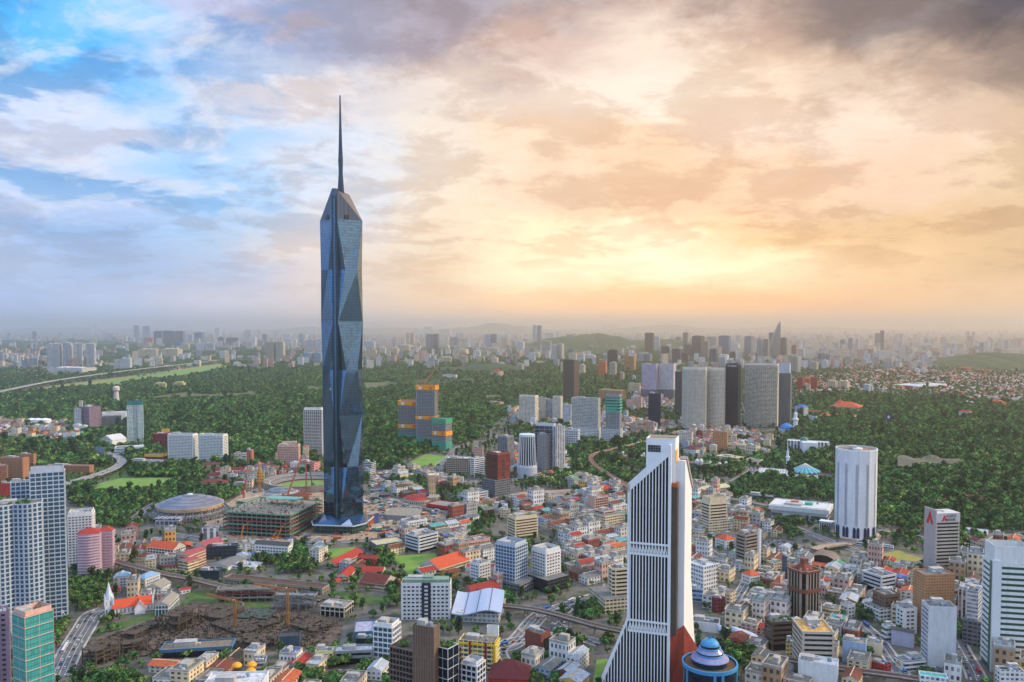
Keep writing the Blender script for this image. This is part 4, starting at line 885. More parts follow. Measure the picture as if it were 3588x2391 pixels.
def round_tower():
    O = gp('L', 1805, 1330, 40.0); O = Vector((O.x, O.y, 0)); root = empty('round_tower', O); tag(root, 'round dark glass building with tiered blue roof and spire', 'tower')
    k = O.y / F / 3.3614; bl = mat((62, 140, 186), .5, .08); pur = facade((150, 154, 186), (120, 124, 160), 2, 20, .85, .98)
    z = lambda y: height_at(O, 1930 + y / 3.3614)
    R0 = 318 * k; zt = 40.0
    gl = glassmat((26, 46, 64), .5, .1, 2.2, 3.6, line=.6)
    part('glass_drum', MB().lathe([(R0, 0), (R0, zt)], 48), gl, root)
    part('roof_deck', MB().lathe([(R0 - 1, zt + 0.02), (R0 - 1, zt + 0.10)], 48), mat((112, 84, 66), .9, .4, scale=.4), root)
    part('rim', MB().ring([(R0 * math.cos(t * math.pi / 24), R0 * math.sin(t * math.pi / 24)) for t in range(48)], .7, zt - 1.2, zt + 1.80, inner=.6), bl, root)
    for a in (-2.75, -1.62, -1.32, -.45): 
        part('blue_panel', MB().box(-1.1, 1.1, -.4, .3, 10, zt - 1.4), bl, root, (R0 * math.cos(a), R0 * math.sin(a), 0), a + math.pi / 2)
    r1 = 205 * k
    part('upper_drum', MB().lathe([(r1, zt + 0.10), (r1, zt + 5.04)], 40, cap=False), glassmat((30, 52, 60), .4, .12, 1.4, 13, line=2.2), root)
    part('lower_cone_roof', MB().lathe([(r1 + 1.4, zt + 4.79), (r1 + 1, zt + 5.46), (150 * k, zt + 8.82)], 40), pur, root)
    part('blue_ring', MB().lathe([(162 * k, zt + 8.61), (166 * k, zt + 9.03), (160 * k, zt + 9.41)], 40), bl, root)
    part('middle_drum', MB().lathe([(156 * k, zt + 9.41), (150 * k, zt + 10.92)], 40, cap=False), gl, root)
    part('upper_cone_roof', MB().lathe([(158 * k, zt + 10.75), (118 * k, zt + 13.86)], 40), pur, root)
    part('top_ring', MB().lathe([(126 * k, zt + 13.69), (130 * k, zt + 14.11), (122 * k, zt + 14.45)], 40), bl, root)
    part('top_drum', MB().lathe([(112 * k, zt + 14.45), (110 * k, zt + 16.38)], 40, cap=False), gl, root)
    part('dome', MB().lathe([(112 * k, zt + 16.30), (102 * k, zt + 18.06), (72 * k, zt + 19.95), (34 * k, zt + 21.00), (12 * k, zt + 21.42)], 40), bl, root)
    part('spire', MB().lathe([(18 * k, zt + 21.42), (12 * k, zt + 23.10), (7 * k, zt + 24.36), (1 * k, zt + 26.88)], 10), mat((40, 110, 160), .5, .1), root)
    take([(O.x + R0 * math.cos(t), O.y + R0 * math.sin(t)) for t in (0, .8, 1.6, 2.4, 3.2, 4, 4.8, 5.6)])
round_tower()
def mosque():
    O = gp('M', 975, 430); root = empty('mosque', (O.x, O.y + 25, 0), R_(-22)); tag(root, 'mosque with folded turquoise umbrella roof above white flat roofs', 'mosque')
    n = 18; k = O.y / F / 3.408; R0 = 178 * k; b = MB(); zt = 22; P = []
    for i in range(n * 2):
        a = math.pi * i / n; r = R0 if i % 2 == 0 else R0 * .97; P.append((r * math.cos(a), r * math.sin(a), 10 if i % 2 == 0 else 12.5))
    for i in range(n * 2):
        q = P[(i + 1) % (2 * n)]; b.face([P[i], q, (0, 0, 27)])
    part('umbrella_roof', b, mat((40, 158, 176), .5, .1), root)
    b = MB()
    for i in range(0, 2 * n, 2): b.bar((P[i][0], P[i][1], P[i][2] + .4), (0, 0, 27.6), .9)
    part('roof_rib', b, mat((214, 206, 190), .6, .05), root)
    part('hall', MB().lathe([(R0 * .8, 0), (R0 * .8, 10)], 24), facade((150, 160, 166), (60, 80, 90), 3, 9, .6, .8), root)
    wf = facade((196, 198, 200), (120, 124, 132), 6, 6, .5, .5)
    b = MB(); b.box(-72, 50, -52, -R0 * .82, 0, 7); b.box(-96, -R0 * .85, -40, 30, 0, 7); part('courtyard_wing', b, wf, root)
    b = MB()
    for i in range(11):
        for j in range(4):
            for (x, y) in ((-68 + i * 11, -48.5 + j * 4.6),): b.lathe([(2.0, 7.05), (1.2, 8.4), (.2, 8.8)], 8, c=(x, y), cap=False)
    part('roof_cupola', b, mat((206, 208, 212), .7, .1), root)
    zr = height_at(O, 1550 - 160 / 3.408 if False else 1550 + 40 / 3.408)
    mr = empty('minaret', (gp('M', 712, 385).x, gp('M', 712, 385).y, 0)); tag(mr, 'slender white minaret with needle top beside the turquoise roof', 'minaret')
    zz = height_at(gp('M', 712, 385), 1550 - 60 / 3.408 + 0); z1 = height_at(gp('M', 712, 385), 1550 + 185 / 3.408)
    wm = mat((214, 216, 220), .6, .06)
    part('shaft', MB().lathe([(3.6, 0), (3.0, z1)], 12), wm, mr); part('balcony', MB().lathe([(3, z1), (4.6, z1 + 1), (4.6, z1 + 3), (2.6, z1 + 3.5), (2.4, z1 + 14)], 12), wm, mr); part('needle', MB().lathe([(2.2, z1 + 14), (1.2, z1 + 18), (.1, zz)], 8), mat((186, 196, 206), .5, .05), mr)
    c = math.cos(R_(-22)); s = math.sin(R_(-22)); take([(O.x + x * c - y * s, O.y + 25 + x * s + y * c) for x, y in ((-96, -55), (52, -55), (52, 45), (-96, 40))])
mosque()
def simple(kind, label, cat, loc, rot, parts, rad=0):
    r = empty(kind, loc, rot); tag(r, label, cat)
    for nm, b, m in parts: part(nm, b, m, r)
    if rad: take([(loc[0] + rad * math.cos(t), loc[1] + rad * math.sin(t)) for t in (0, .8, 1.6, 2.4, 3.2, 4, 4.8, 5.6)])
    return r
def dome_prof(r, z, e=1.0): return [(r, z), (r * .98, z + r * .3 * e), (r * .8, z + r * .62 * e), (r * .5, z + r * .88 * e), (r * .15, z + r * 1.02 * e), (.1, z + r * 1.15 * e)]
WHM = mat((226, 226, 224), .6, .06)
O = gp('D', 265, 1158); simple('mosque', 'small mosque with bright blue dome in the trees', 'mosque', O, 0, [('dome', MB().lathe(dome_prof(20, 8, .8), 24), mat((60, 130, 196), .5, .08)), ('hall', MB().box(-22, 22, -18, 18, 0, 8), facade((206, 206, 206), (90, 96, 104), 4, 7, .4, .6))], 24)
O = gp('D', 343, 1168); simple('minaret', 'stout white minaret beside the blue dome', 'minaret', O, 0, [('shaft', MB().lathe([(7, 0), (6, 36), (9, 37), (9, 42), (5, 43), (5, 54)], 14), WHM), ('dome', MB().lathe(dome_prof(5.2, 54, 1.4), 14), WHM)])
O = gp('D', 450, 1360); Hc = 34
simple('dome', 'green dome on the white pillared building', 'dome', (O.x, O.y + 26, 0), 0, [('drum', MB().lathe([(9.5, 0), (9.5, 32)], 20), WHM), ('cupola', MB().lathe(dome_prof(10, 32, .8), 20), mat((66, 116, 108), .5, .1))])
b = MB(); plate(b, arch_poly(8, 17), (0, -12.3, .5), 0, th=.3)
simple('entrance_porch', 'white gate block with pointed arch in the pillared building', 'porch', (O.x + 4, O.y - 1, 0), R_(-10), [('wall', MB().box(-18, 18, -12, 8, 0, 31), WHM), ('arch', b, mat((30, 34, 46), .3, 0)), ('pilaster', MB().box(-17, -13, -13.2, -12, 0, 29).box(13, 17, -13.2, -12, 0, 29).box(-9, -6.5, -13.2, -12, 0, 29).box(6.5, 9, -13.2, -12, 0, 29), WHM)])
# round market hall with red roof, curved colonnade and clock tower
O = gp('I', 545, 735); R0 = 26
red = mat((170, 56, 52), .75, .2)
simple('market_hall', 'round hall with stepped dull red roof and curved colonnade', 'hall', (O.x, O.y + 20, 0), R_(10), [
    ('wall', MB().lathe([(27, 0), (27, 8)], 30), facade((186, 178, 160), (90, 84, 78), 4, 7, .5, .6)),
    ('lower_roof', MB().lathe([(26, 8.1), (24, 10)], 30), red), ('middle_roof', MB().lathe([(22, 10), (19, 12)], 30), red), ('upper_roof', MB().lathe([(15, 12), (12, 14)], 30), red),
    ('colonnade', MB().lathe([(15, 0), (15, 12)], 30, c=(24, -5)), facade((206, 190, 160), (86, 92, 96), 3, 13, .62, .72))], 36)
O = gp('I', 715, 640); simple('clock_tower', 'square cream tower behind the curved colonnade', 'tower', O, R_(20), [('shaft', MB().box(-6, 6, -6, 6, 0, 40), facade((206, 176, 140), (150, 110, 84), 4, 12, .3, .6)), ('cap', MB().box(-6.6, 6.6, -6.6, 6.6, 40.02, 42), mat((214, 196, 160), .8, .1))], 7)
O = gp('I', 870, 770); simple('parking_deck', 'curved parking deck with bright red edge', 'car park', O, R_(-32), [('deck', MB().box(-28, 26, -16, 20, 5, 6.2), mat((150, 142, 132), .9, .3)), ('red_edge', MB().ring([(-28, -16), (26, -16), (26, 20), (-28, 20)], .5, 2.5, 7.4, inner=.3), mat((186, 46, 48), .7, .1)), ('wall', MB().box(-27, 25, -15, 19, 0, 4.9), facade((150, 60, 54), (50, 40, 40), 5, 5, .7, .6))], 32)
# flared cylinder tower with white ribs
O = gp('I', 1840, 430); O.y += 22; rr = 108 / 3.3614 * O.y / F; zt = height_at(O, 1050 + 1232 / 2.6133)
b = MB()
for i in range(22):
    a = 2 * math.pi * i / 22
    for (ra, za), (rb, zb) in zip([(rr * 1.08, 26), (rr * .98, 34), (rr * .84, zt - 8)], [(rr * .98, 34), (rr * .84, zt - 8), (rr * .84, zt - 1)]): b.bar((ra * math.cos(a), ra * math.sin(a), za), (rb * math.cos(a), rb * math.sin(a), zb), 1.3)
simple('office_tower', 'round flared glass tower with white ribs', 'tower', O, 0, [('glazing', MB().lathe([(rr * .96, 26), (rr * .82, zt - 8), (rr * .82, zt - 4)], 40), glassmat((52, 70, 88), .5, .1, 1.5, 4)), ('rib', b, WHM), ('base', MB().lathe([(rr * 1.12, 0), (rr * 1.12, 22), (rr * 1.0, 27)], 40, cap=False), facade((186, 190, 198), (120, 126, 140), 2.6, 4, .5, .5)), ('crown_band', MB().lathe([(rr * .87, zt - 4.5), (rr * .87, zt)], 40), mat((196, 208, 216), .6, .06))], rr * 1.1)
# wavy station roof
c, rot, w, d, h = frame('J', 945, 1035, 1545, 770, 845, 4.5)
O = gp('J', 1265, 845); root = empty('station', (O.x, O.y + 14, 0), R_(-8)); tag(root, 'railway station under a wavy silver roof', 'station')
b = MB(); n = 24; W2, D2 = 66, 34
hz_ = lambda t: 13 + 2.4 * math.sin(t * 6.3 + 3.4) + 3 * t
for i in range(n):
    t0, t1 = i / n, (i + 1) / n; x0, x1 = -27 + 55 * t0, -27 + 55 * t1
    for y0, y1, s0, s1 in ((-18, 44, 0, -6),):
        b.face([(x0, y0, hz_(t0) - 2), (x1, y0, hz_(t1) - 2), (x1 + s1, y1, hz_(t1) + 2), (x0 + s1, y1, hz_(t0) + 2)])
        b.face([(x0, y0, hz_(t0) - 3.2), (x0, y0, hz_(t0) - 2), (x1, y0, hz_(t1) - 2), (x1, y0, hz_(t1) - 3.2)][::-1])
        b.face([(x0, y0, hz_(t0) - 3.2), (x1, y0, hz_(t1) - 3.2), (x1 + s1, y1, hz_(t1) + .8), (x0 + s1, y1, hz_(t0) + .8)][::-1])
part('roof', b, mat((176, 190, 214), .35, .05, metal=.2), root)
b = MB()
for q in (.25, .5, .75): b.bar((-27 + 55 * q, -18, hz_(q) - 1.7), (-33 + 55 * q, 44, hz_(q) + 2.3), .5)
part('roof_seam', b, mat((40, 44, 56), .6, 0), root)
part('wall', MB().box(-24, 24, -14, 38, 0, 10), facade((196, 196, 190), (110, 116, 120), 5, 5, .7, .5), root); take([(O.x + 32 * math.cos(t), O.y + 28 + 36 * math.sin(t)) for t in (0, .8, 1.6, 2.4, 3.2, 4, 4.8, 5.6)])
# silver shell canopies and arched shed, right of the slanted tower
for zc, x, y, r, lab in (('N', 200, 1060, 13, 'large silver grey shell roof by the river bend'), ('L', 1985, 990, 8, 'smaller silver grey shell roof by the river bend')):
    O = gp(zc, x, y); b = MB(); n = 14
    for i in range(n):
        for j in range(6):
            def pt(i, j):
                t = i / n; a = -1.0 + 2.0 * j / 6; wdt = r * .75 * math.sin(math.pi * min(.98, t * .95 + .05)) ** .7; return ((t - .5) * 2 * r, a * wdt, 4 + r * .5 * (1 - a * a) * (1.1 - t) + 1.5)
            b.face([pt(i, j), pt(i + 1, j), pt(i + 1, j + 1), pt(i, j + 1)])
    q = MB()
    for sx in (-.6, 0, .6): q.box(sx * r - .5, sx * r + .5, -.5, .5, 0, 6)
    simple('shell_canopy', lab, 'canopy', O, R_(-24), [('shell', b, mat((176, 184, 204), .5, .1)), ('post', q, mat((90, 92, 100), .7))], r * .7)
O = gp('M', 1150, 1450); b = MB(); n = 16
for i in range(n):
    a0, a1 = math.pi * i / n, math.pi * (i + 1) / n; b.face([(-20 * math.cos(a0), -14, 15 * math.sin(a0)), (-20 * math.cos(a1), -14, 15 * math.sin(a1)), (-20 * math.cos(a1), 16, 15 * math.sin(a1)), (-20 * math.cos(a0), 16, 15 * math.sin(a0))])
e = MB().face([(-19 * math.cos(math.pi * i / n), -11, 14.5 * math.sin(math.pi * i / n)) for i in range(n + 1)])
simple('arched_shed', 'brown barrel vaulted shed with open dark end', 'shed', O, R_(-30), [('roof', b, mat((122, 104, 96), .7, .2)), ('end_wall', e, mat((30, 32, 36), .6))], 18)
# sail shaped tower on the horizon
O = gp('D', 160, 505); k = O.y / F / 2.5085; zt = height_at(O, 1050 + 200 / 2.5085); b = MB(); n = 14
pl = [(-50 + 88 * (t / n) ** 1.7 if t < n else 40, zt * t / n) for t in range(n + 1)]; pr = [(48 - 4 * t / n, zt * t / n) for t in range(n + 1)]
for i in range(n):
    (xa, za), (xb, zb), (xc, zc2), (xd, zd) = pl[i], pr[i], pr[i + 1], pl[i + 1]
    for y0, fl_ in ((-18, 1), (24, -1)):
        q = [(xa * k, y0, za), (xb * k, y0, zb), (xc * k, y0, zc2), (xd * k, y0, zd)]; b.face(q if fl_ == 1 else q[::-1])
    b.face([(xa * k, 24, za), (xa * k, -18, za), (xd * k, -18, zd), (xd * k, 24, zd)]).face([(xb * k, -18, zb), (xb * k, 24, zb), (xc * k, 24, zc2), (xc * k, -18, zc2)])
simple('sail_tower', 'tower shaped like a curved sail on the far skyline', 'tower', O, 0, [('glazing', b, mat((112, 112, 116), .3, .1)), ('mast', MB().bar((40 * k, 0, zt), (46 * k, 0, zt + 25), 3), mat((150, 150, 150)))], 30)
O = gp('A', 1067, 960); simple('water_tower', 'pale flared water tower in the trees', 'water tower', O, 0, [('shaft', MB().lathe([(12, 0), (9, 46), (8, 52)], 14), mat((196, 184, 178), .8, .1)), ('tank', MB().lathe([(8, 52), (13, 58), (13, 70), (8, 74)], 14), mat((206, 190, 180), .8, .1))])
# old Moorish stations
def moorish(zm, x0, x1, xr, yT, yB, q, label, col, domes):
    c, rot, w, d, h = frame(zm, x0, x1, xr, yT, yB, q); root = empty('station_building', c, rot); tag(root, label, 'building')
    part('wall', MB().box(-w / 2, w / 2, -d / 2, d / 2, 0, h), facade(col, (62, 50, 48), 3.6, h / 3, .5, .6), root)
    part('roof', MB().box(-w / 2 + 1, w / 2 - 1, -d / 2 + 1, d / 2 - 1, h + .01, h + 1.5), mat((120, 100, 92), .9, .25), root)
    for fx, fy, s in domes:
        x, y = fx * w / 2, fy * d / 2; part('corner_turret', MB().lathe([(s, 0), (s, h + 4), (s * 1.2, h + 4.3), (s * 1.2, h + 5)], 10, c=(x, y)), mat((206, 200, 192), .8, .1), root); part('dome', MB().lathe(dome_prof(s * 1.1, h + 5, 1.4), 12, c=(x, y)), mat((210, 204, 200), .7, .08), root)
    cc, ss = math.cos(rot), math.sin(rot); take([(c.x + x * cc - y * ss, c.y + x * ss + y * cc) for x, y in shape(w, d, 'box')])
moorish('K', 1440, 1655, 1700, 260, 330, .5, 'left wing of the grey brown Moorish railway offices with white domes', (128, 108, 100), [(-1, -1, 3.5), (1, -1, 4.5), (-.2, -1, 3), (1, 1, 3)])
moorish('K', 1700, 1920, 1995, 290, 365, .5, 'right wing of the grey brown Moorish railway offices with white domes', (128, 108, 100), [(-1, -1, 4.5), (0, -1, 3), (1, -1, 3.5), (1, 1, 3)])
moorish('K', 738, 1000, 1040, 190, 235, .6, 'white domed old railway station with ribbed platform roof', (206, 202, 200), [(-1, -1, 2.6), (1, -1, 2.6), (-1, 1, 2.6), (.9, 1, 2.6)])
for x0, x1, xr, yT, yB, lab in ((1870, 2140, 2230, 190, 260, 'front'), (2020, 2220, 2235, 30, 110, 'arcaded rear'), (2222, 2345, 2400, 45, 180, 'right hand')):
    B('K', x0, x1, xr, yT, yB, .6, 'museum_building', 's', 'C', 'u', lab + ' cream yellow block of the arcaded government quarter', 8, 6, roof='y')
B('M', 345, 500, 525, 95, 190, .6, 'museum_building', 's', 'C', 'u', 'far right stepped cream block of the government quarter', 8, 6, roof='y')
B('M', 215, 395, 420, 215, 290, .4, 'museum_building', 's', 'C', 'K', 'low cream block with two dark pointed arches', 12, 14, roof='y')
B('K', 440, 545, 645, 560, 605, 1, 'hall', 's', 'R', 'M', 'red walled hall with big dull red hip roof', 5, 5, roof='R', pitch='hip', rise=10)
B('K', 605, 735, 822, 585, 655, 1, 'car_park', 'S', 'a', 'N', 'blue grey multi storey car park behind the red roofed hall', 3.6, 5)
B('K', 1560, 1700, 2060, 575, 640, 2.5, 'station', 's', 'S', 'u', 'long station with cream sloping roofs behind the slanted tower', 6, 6, roof='y', pitch='gable', rise=4)
B('K', 370, 790, 810, 700, 740, .2, 'long_shed', 'n', 'w', 'b', 'long shed with pale blue roof left of the slanted tower', roof='B', pitch='gable')
B('K', -60, 290, 300, 670, 710, .2, 'long_shed', 'n', 'w', 'b', 'long shed with bright blue grey roof by the parking ground', roof='b', pitch='gable')
B('I', 2060, 2180, 2270, 720, 800, 1, BL, 's', 'G', 'N', 'grey block with sloping metal roof by the parking ground', 5, 5, roof='g', pitch='gable')
B('M', 205, 540, 560, 655, 700, .5, 'car_park', 'S', 'a', 'N', 'grey blue parking block behind the elevated platforms', 3, 5)
B('D', 650, 900, 950, 950, 1000, .8, 'resort_building', 'S', 'C', 'r', 'large hillside resort with tiers of orange red roofs', 5, 6, roof='O', pitch='hip', rise=16)
B('D', 690, 760, 780, 915, 980, .8, 'resort_building', 's', 'C', 'r', 'upper pavilion of the hillside resort with pointed orange roof', 5, 6, roof='O', pitch='hip', rise=14)
B('D', 555, 630, 650, 1015, 1060, .8, 'resort_building', 's', 'C', 'r', 'lower left resort house with orange roof', 5, 6, roof='O', pitch='hip')
B('D', 670, 860, 880, 1030, 1060, .3, 'terrace_houses', 's', 'P', 'r', 'row of orange roofed terrace houses below the resort', 5, 6, roof='O', pitch='gable')
B('D', 905, 1060, 1070, 1085, 1115, .2, 'terrace_houses', 's', 'P', 'r', 'lower row of brown roofed terrace houses below the resort', 5, 6, roof='r', pitch='gable')
B('D', 460, 570, 580, 985, 1010, .2, 'terrace_houses', 's', 'P', 'r', 'upper row of red roofed terrace houses left of the resort', 5, 6, roof='O', pitch='gable')
B('D', 1200, 1420, 1695, 760, 790, 2, 'shopping_mall', 's', 'W', 'R', 'long white shopping mall with red wall panel', 14, 30, roof='W')
B('D', 1770, 1880, 1900, 990, 1030, .6, BL, 's', 'W', 'R', 'white building with red roof among the forest on the right', 5, 5, roof='R', pitch='hip')
for x0, x1, xr, yT, yB, c, lab in ((890, 1200, 1240, 740, 770, 'r', 'left range of the red roofed compound'), (1250, 1590, 1640, 785, 820, 'r', 'front range of the red roofed compound'), (1160, 1600, 1640, 700, 740, 'r', 'rear range of the red roofed compound'), (1040, 1150, 1180, 700, 735, 'O', 'orange roofed house of the compound')):
    B('O', x0, x1, xr, yT, yB, .3, 'prison_range' if False else 'long_house', 's', 'C', 'U', lab, 4, 5, roof=c, pitch='hip')
B('O', 1735, 1800, 1806, 750, 815, .6, 'house', 's', 'y', 'U', 'small yellow three storey house beside the compound', 4, 4)
B('O', 1560, 1790, 1800, 880, 915, .5, BL, 'S', 'S', 'U', 'beige flat block in front of the red roofed compound', 4, 5)
B('O', 525, 740, 748, 445, 475, .6, BL, 's', 'W', 'U', 'white roofed house among trees right of the pleated tower', 4, 5, roof='W')
B('O', 243, 380, 386, 490, 530, .7, 'house', 's', 'W', 'R', 'house with wide orange roofs right of the pleated tower', 4, 5, roof='O', pitch='hip')
B('O', 725, 805, 812, 1010, 1050, .8, 'house', 's', 'W', 'R', 'white house with brown roof left of the bank tower', 4, 5, roof='r', pitch='hip')
B('O', 1290, 1565, 1575, 1075, 1110, .3, 'pavilion', 'n', 'W', 'R', 'long white roofed pavilion right of the bank tower', roof='W', pitch='gable')
B('O', 0, 440, 450, 1240, 1290, .1, 'grandstand', 'S', 'W', 'K', 'long white grandstand between the pleated tower and the field', 4, 6, roof='W')
# orange and ornate school courts near the small field
for x0, x1, xr, yT, yB, q, c, lab in ((1625, 1790, 2100, 175, 215, 3, 'R', 'bright red roofed school wing beside the small field'), (1775, 1915, 2005, 310, 370, 2.2, 'R', 'two storey school block with bright red roof'), (1720, 1800, 1845, 370, 410, 1.5, 'R', 'small red roofed annex of the school'), (2075, 2320, 2353, 250, 300, .6, 'R', 'cream school block with red and brown roof'), (2060, 2340, 2480, 400, 480, .8, 'r', 'cream three storey school block with brown roof')):
    B('H', x0, x1, xr, yT, yB, q, 'school_building', 'S', 'C', 'U', lab, 4, 4, roof=c, pitch='gable')
B('J', -140, 210, 240, 425, 470, .3, 'school_building', 'S', 'C', 'U', 'cream school block with brown roof behind the white hotel slab', 4, 4, roof='r', pitch='hip')
B('J', 225, 350, 400, 380, 430, .8, 'school_building', 's', 'C', 'U', 'school house with faded orange roof behind the white hotel slab', 4, 4, roof='O', pitch='hip')
# temple and shop roofs near the bottom
B('J', 1380, 1850, 1880, 1520, -10, .8, 'temple_hall', 's', 'R', 'M', 'large hall with dark red tiled roof at the bottom edge', 4, 4, roof='M', pitch='hip', rise=12)
B('H', 575, 800, 815, 1450, -12, .5, 'temple_hall', 's', 'R', 'M', 'temple hall with dark red roof and golden corner domes', 4, 4, roof='M', clutter=False)
for x, y in ((605, 1375), (780, 1365), (770, 1440)):
    O = gp('H', x, y, 12); simple('golden_dome', {605: 'left golden dome', 780: 'upper right golden dome', 770: 'lower right golden dome'}[x] + ' of the dark red temple', 'dome', (O.x, O.y, 0), 0, [('drum', MB().lathe([(3, 0), (3, 13)], 14), mat((176, 60, 50))), ('cupola', MB().lathe(dome_prof(4.6, 13, .8), 14), mat((230, 160, 30), .4, .1))])
B('H', 205, 900, 985, 1560, -24, .5, 'market_building', 'n', 'W', 'K', 'big flat pale roof with solar panels at the bottom edge', roof='W')
B('H', 790, 945, 965, 1290, 1425, 1, BL, 'S', 'w', 'K', 'grey white corner block with open rooftop by the pit', 4.4, 5, roof='g')
B('H', 1528, 1745, 1760, 1175, 1350, .6, BL, 'g', 'y', 'N', 'cream block with rows of shaded windows and red roof shed', 4, 4, roof='W')
B('H', 1760, 2200, 2210, 1165, 1330, .4, BL, 'b', 'G', 'K', 'wide building with white sloping roof and dark glass front', 5, 6, roof='W')
B('J', -180, 25, 40, 1030, 1090, .6, BL, 'c', 't', 'N', 'low teal glass building left of the narrow white office block', 4, 4, roof='G')
# ------------------------------------------------------------------ ground, fields, roads
def nmat(name, cols, scale, rough=.9, detail=8, pos=None):
    m = bpy.data.materials.new(name); m.use_nodes = True; t = m.node_tree; b = t.nodes['Principled BSDF']; b.inputs['Roughness'].default_value = rough
    tcn = t.nodes.new('ShaderNodeTexCoord'); nz = t.nodes.new('ShaderNodeTexNoise'); nz.inputs['Scale'].default_value = scale; nz.inputs['Detail'].default_value = detail; nz.inputs['Roughness'].default_value = .65
    t.links.new(tcn.outputs['Object'], nz.inputs['Vector']); r = t.nodes.new('ShaderNodeValToRGB'); e = r.color_ramp.elements
    while len(e) < len(cols): e.new(.5)
    for i, c in enumerate(cols): e[i].position = pos[i] if pos else .3 + .4 * i / (len(cols) - 1); e[i].color = (*lin(c), 1)
    t.links.new(nz.outputs['Fac'], r.inputs[0]); t.links.new(r.outputs[0], b.inputs['Base Color']); return m
g = MB().face([(-90000, -3000, 0), (90000, -3000, 0), (90000, 110000, 0), (-90000, 110000, 0)])
struct('ground', g, nmat('city_ground', [(44, 58, 34), (84, 82, 78), (106, 100, 92), (52, 66, 36), (116, 106, 92)], .02))
LAYER = [0.0]
def patch(name, zm, pts, m, z=None, avoid=True):
    LAYER[0] += .012; zz = z or .05 + LAYER[0]
    P = [gp(zm, *p) for p in pts]; A = sum(P[i].x * P[(i + 1) % len(P)].y - P[(i + 1) % len(P)].x * P[i].y for i in range(len(P)))
    if A < 0: P.reverse()
    o = struct(name, MB().face([(p.x, p.y, zz) for p in P]), m)
    if avoid: take([(p.x, p.y) for p in P], 0)
    return P
grassm = nmat('mown_grass', [(78, 118, 40), (104, 140, 52), (126, 134, 66)], .05); dryg = nmat('dry_grass', [(112, 122, 50), (138, 134, 60), (150, 126, 72)], .05)
tanm = nmat('bare_earth', [(96, 80, 66), (150, 122, 98), (172, 146, 120), (118, 104, 92), (84, 92, 66)], .09); asph = nmat('asphalt', [(78, 79, 82), (98, 98, 100), (112, 110, 108)], .05)
darkm = nmat('rubble_ground', [(22, 20, 20), (58, 48, 42), (108, 90, 74), (40, 44, 34)], .12); conc = nmat('concrete', [(140, 136, 130), (166, 160, 152), (184, 178, 168)], .07)
scrub = nmat('scrub', [(38, 66, 26), (66, 92, 34), (92, 104, 48)], .08); redbrown = nmat('graveyard_slope', [(92, 78, 56), (84, 90, 52), (120, 98, 72)], .03)
patch('forest_floor', 'S', [(-200, 1655), (280, 1640), (420, 1690), (900, 1640), (1080, 1660), (1300, 1650), (1560, 1560), (1700, 1520), (1790, 1430), (1790, 1330), (1200, 1275), (820, 1262), (560, 1320), (-200, 1410)], scrub, avoid=False)
patch('forest_floor', 'S', [(2720, 1480), (3000, 1620), (3040, 1780), (3300, 1850), (3700, 1850), (3700, 1420), (3300, 1400), (2800, 1400)], scrub, avoid=False)
patch('forest_floor', 'S', [(1800, 1290), (2000, 1320), (2080, 1330), (2100, 1260), (1900, 1240)], scrub, avoid=False)
patch('grass_field', 'E', [(1060, 600), (1180, 480), (1420, 425), (2100, 415), (1990, 500), (1920, 560), (1300, 610)], grassm)
patch('grass_field', 'G', [(1640, 1265), (2000, 1235), (2060, 1330), (1720, 1370)], grassm); patch('grass_field', 'I', [(240, 1345), (760, 1310), (790, 1390), (560, 1540), (480, 1600), (330, 1440)], grassm)
patch('grass_field', 'M', [(1560, 1400), (2040, 1290), (2350, 1400), (2000, 1480), (1850, 1440)], dryg)
patch('stadium_grass', 'G', [(1160, 520), (1330, 470), (1620, 465), (1620, 570), (1300, 580)], grassm)
patch('runway_grass', 'A', [(520, 830), (760, 790), (1400, 690), (1900, 620), (2130, 600), (2100, 630), (1500, 720), (900, 800)], grassm)
patch('runway_grass', 'A', [(0, 870), (500, 790), (1300, 690), (2000, 590), (2330, 575), (2100, 598), (1400, 685), (700, 800), (350, 850)], dryg)
patch('runway_sand', 'A', [(860, 800), (1400, 745), (1640, 695), (2300, 610), (2300, 622), (1650, 715), (1350, 765), (900, 802)], tanm)
patch('grass_slope', 'I', [(520, 330), (470, 230), (640, 140), (890, 165), (760, 270)], grassm)
for zm, pts in (('A', [(1400, 890), (1700, 850), (1900, 870), (2340, 850), (2340, 900), (1900, 920), (1500, 920)]), ('B', [(985, 760), (1300, 760), (1290, 800), (1000, 850)]), ('B', [(2080, 880), (2200, 870), (2300, 930), (2090, 930)]), ('B', [(450, 800), (600, 810), (600, 850), (480, 850)])):
    patch('graveyard_slope', zm, pts, redbrown)
patch('building_site_ground', 'G', [(400, 1180), (200, 900), (650, 620), (1000, 480), (1650, 540), (2150, 640), (2353, 760), (2353, 1120), (1900, 1170), (1500, 1190), (1100, 1170)], tanm)
patch('building_site_ground', 'I', [(-20, 600), (200, 640), (640, 780), (900, 880), (760, 1060), (640, 1020), (350, 900), (300, 1100), (0, 1080)], tanm)
patch('building_site_ground', 'I', [(0, 400), (140, 330), (330, 330), (180, 480), (60, 620), (0, 600)], tanm)
patch('ruin_pit_ground', 'F', [(830, 1390), (1050, 1050), (1500, 930), (2000, 700), (2353, 560), (3600, 700), (4050, 800), (4000, 1140), (3200, 1190), (2400, 1200), (1800, 1230)], darkm)
patch('railway_grass', 'H', [(0, 480), (0, 600), (380, 620), (1000, 700), (1000, 620), (300, 480)], scrub); patch('railway_grass', 'H', [(1750, 480), (2353, 560), (2353, 640), (1950, 620)], scrub)
patch('grass_bank', 'F', [(830, 1360), (1040, 1000), (1500, 900), (2050, 700), (2353, 560), (2353, 500), (1900, 700), (1200, 900), (1010, 1000)], scrub)
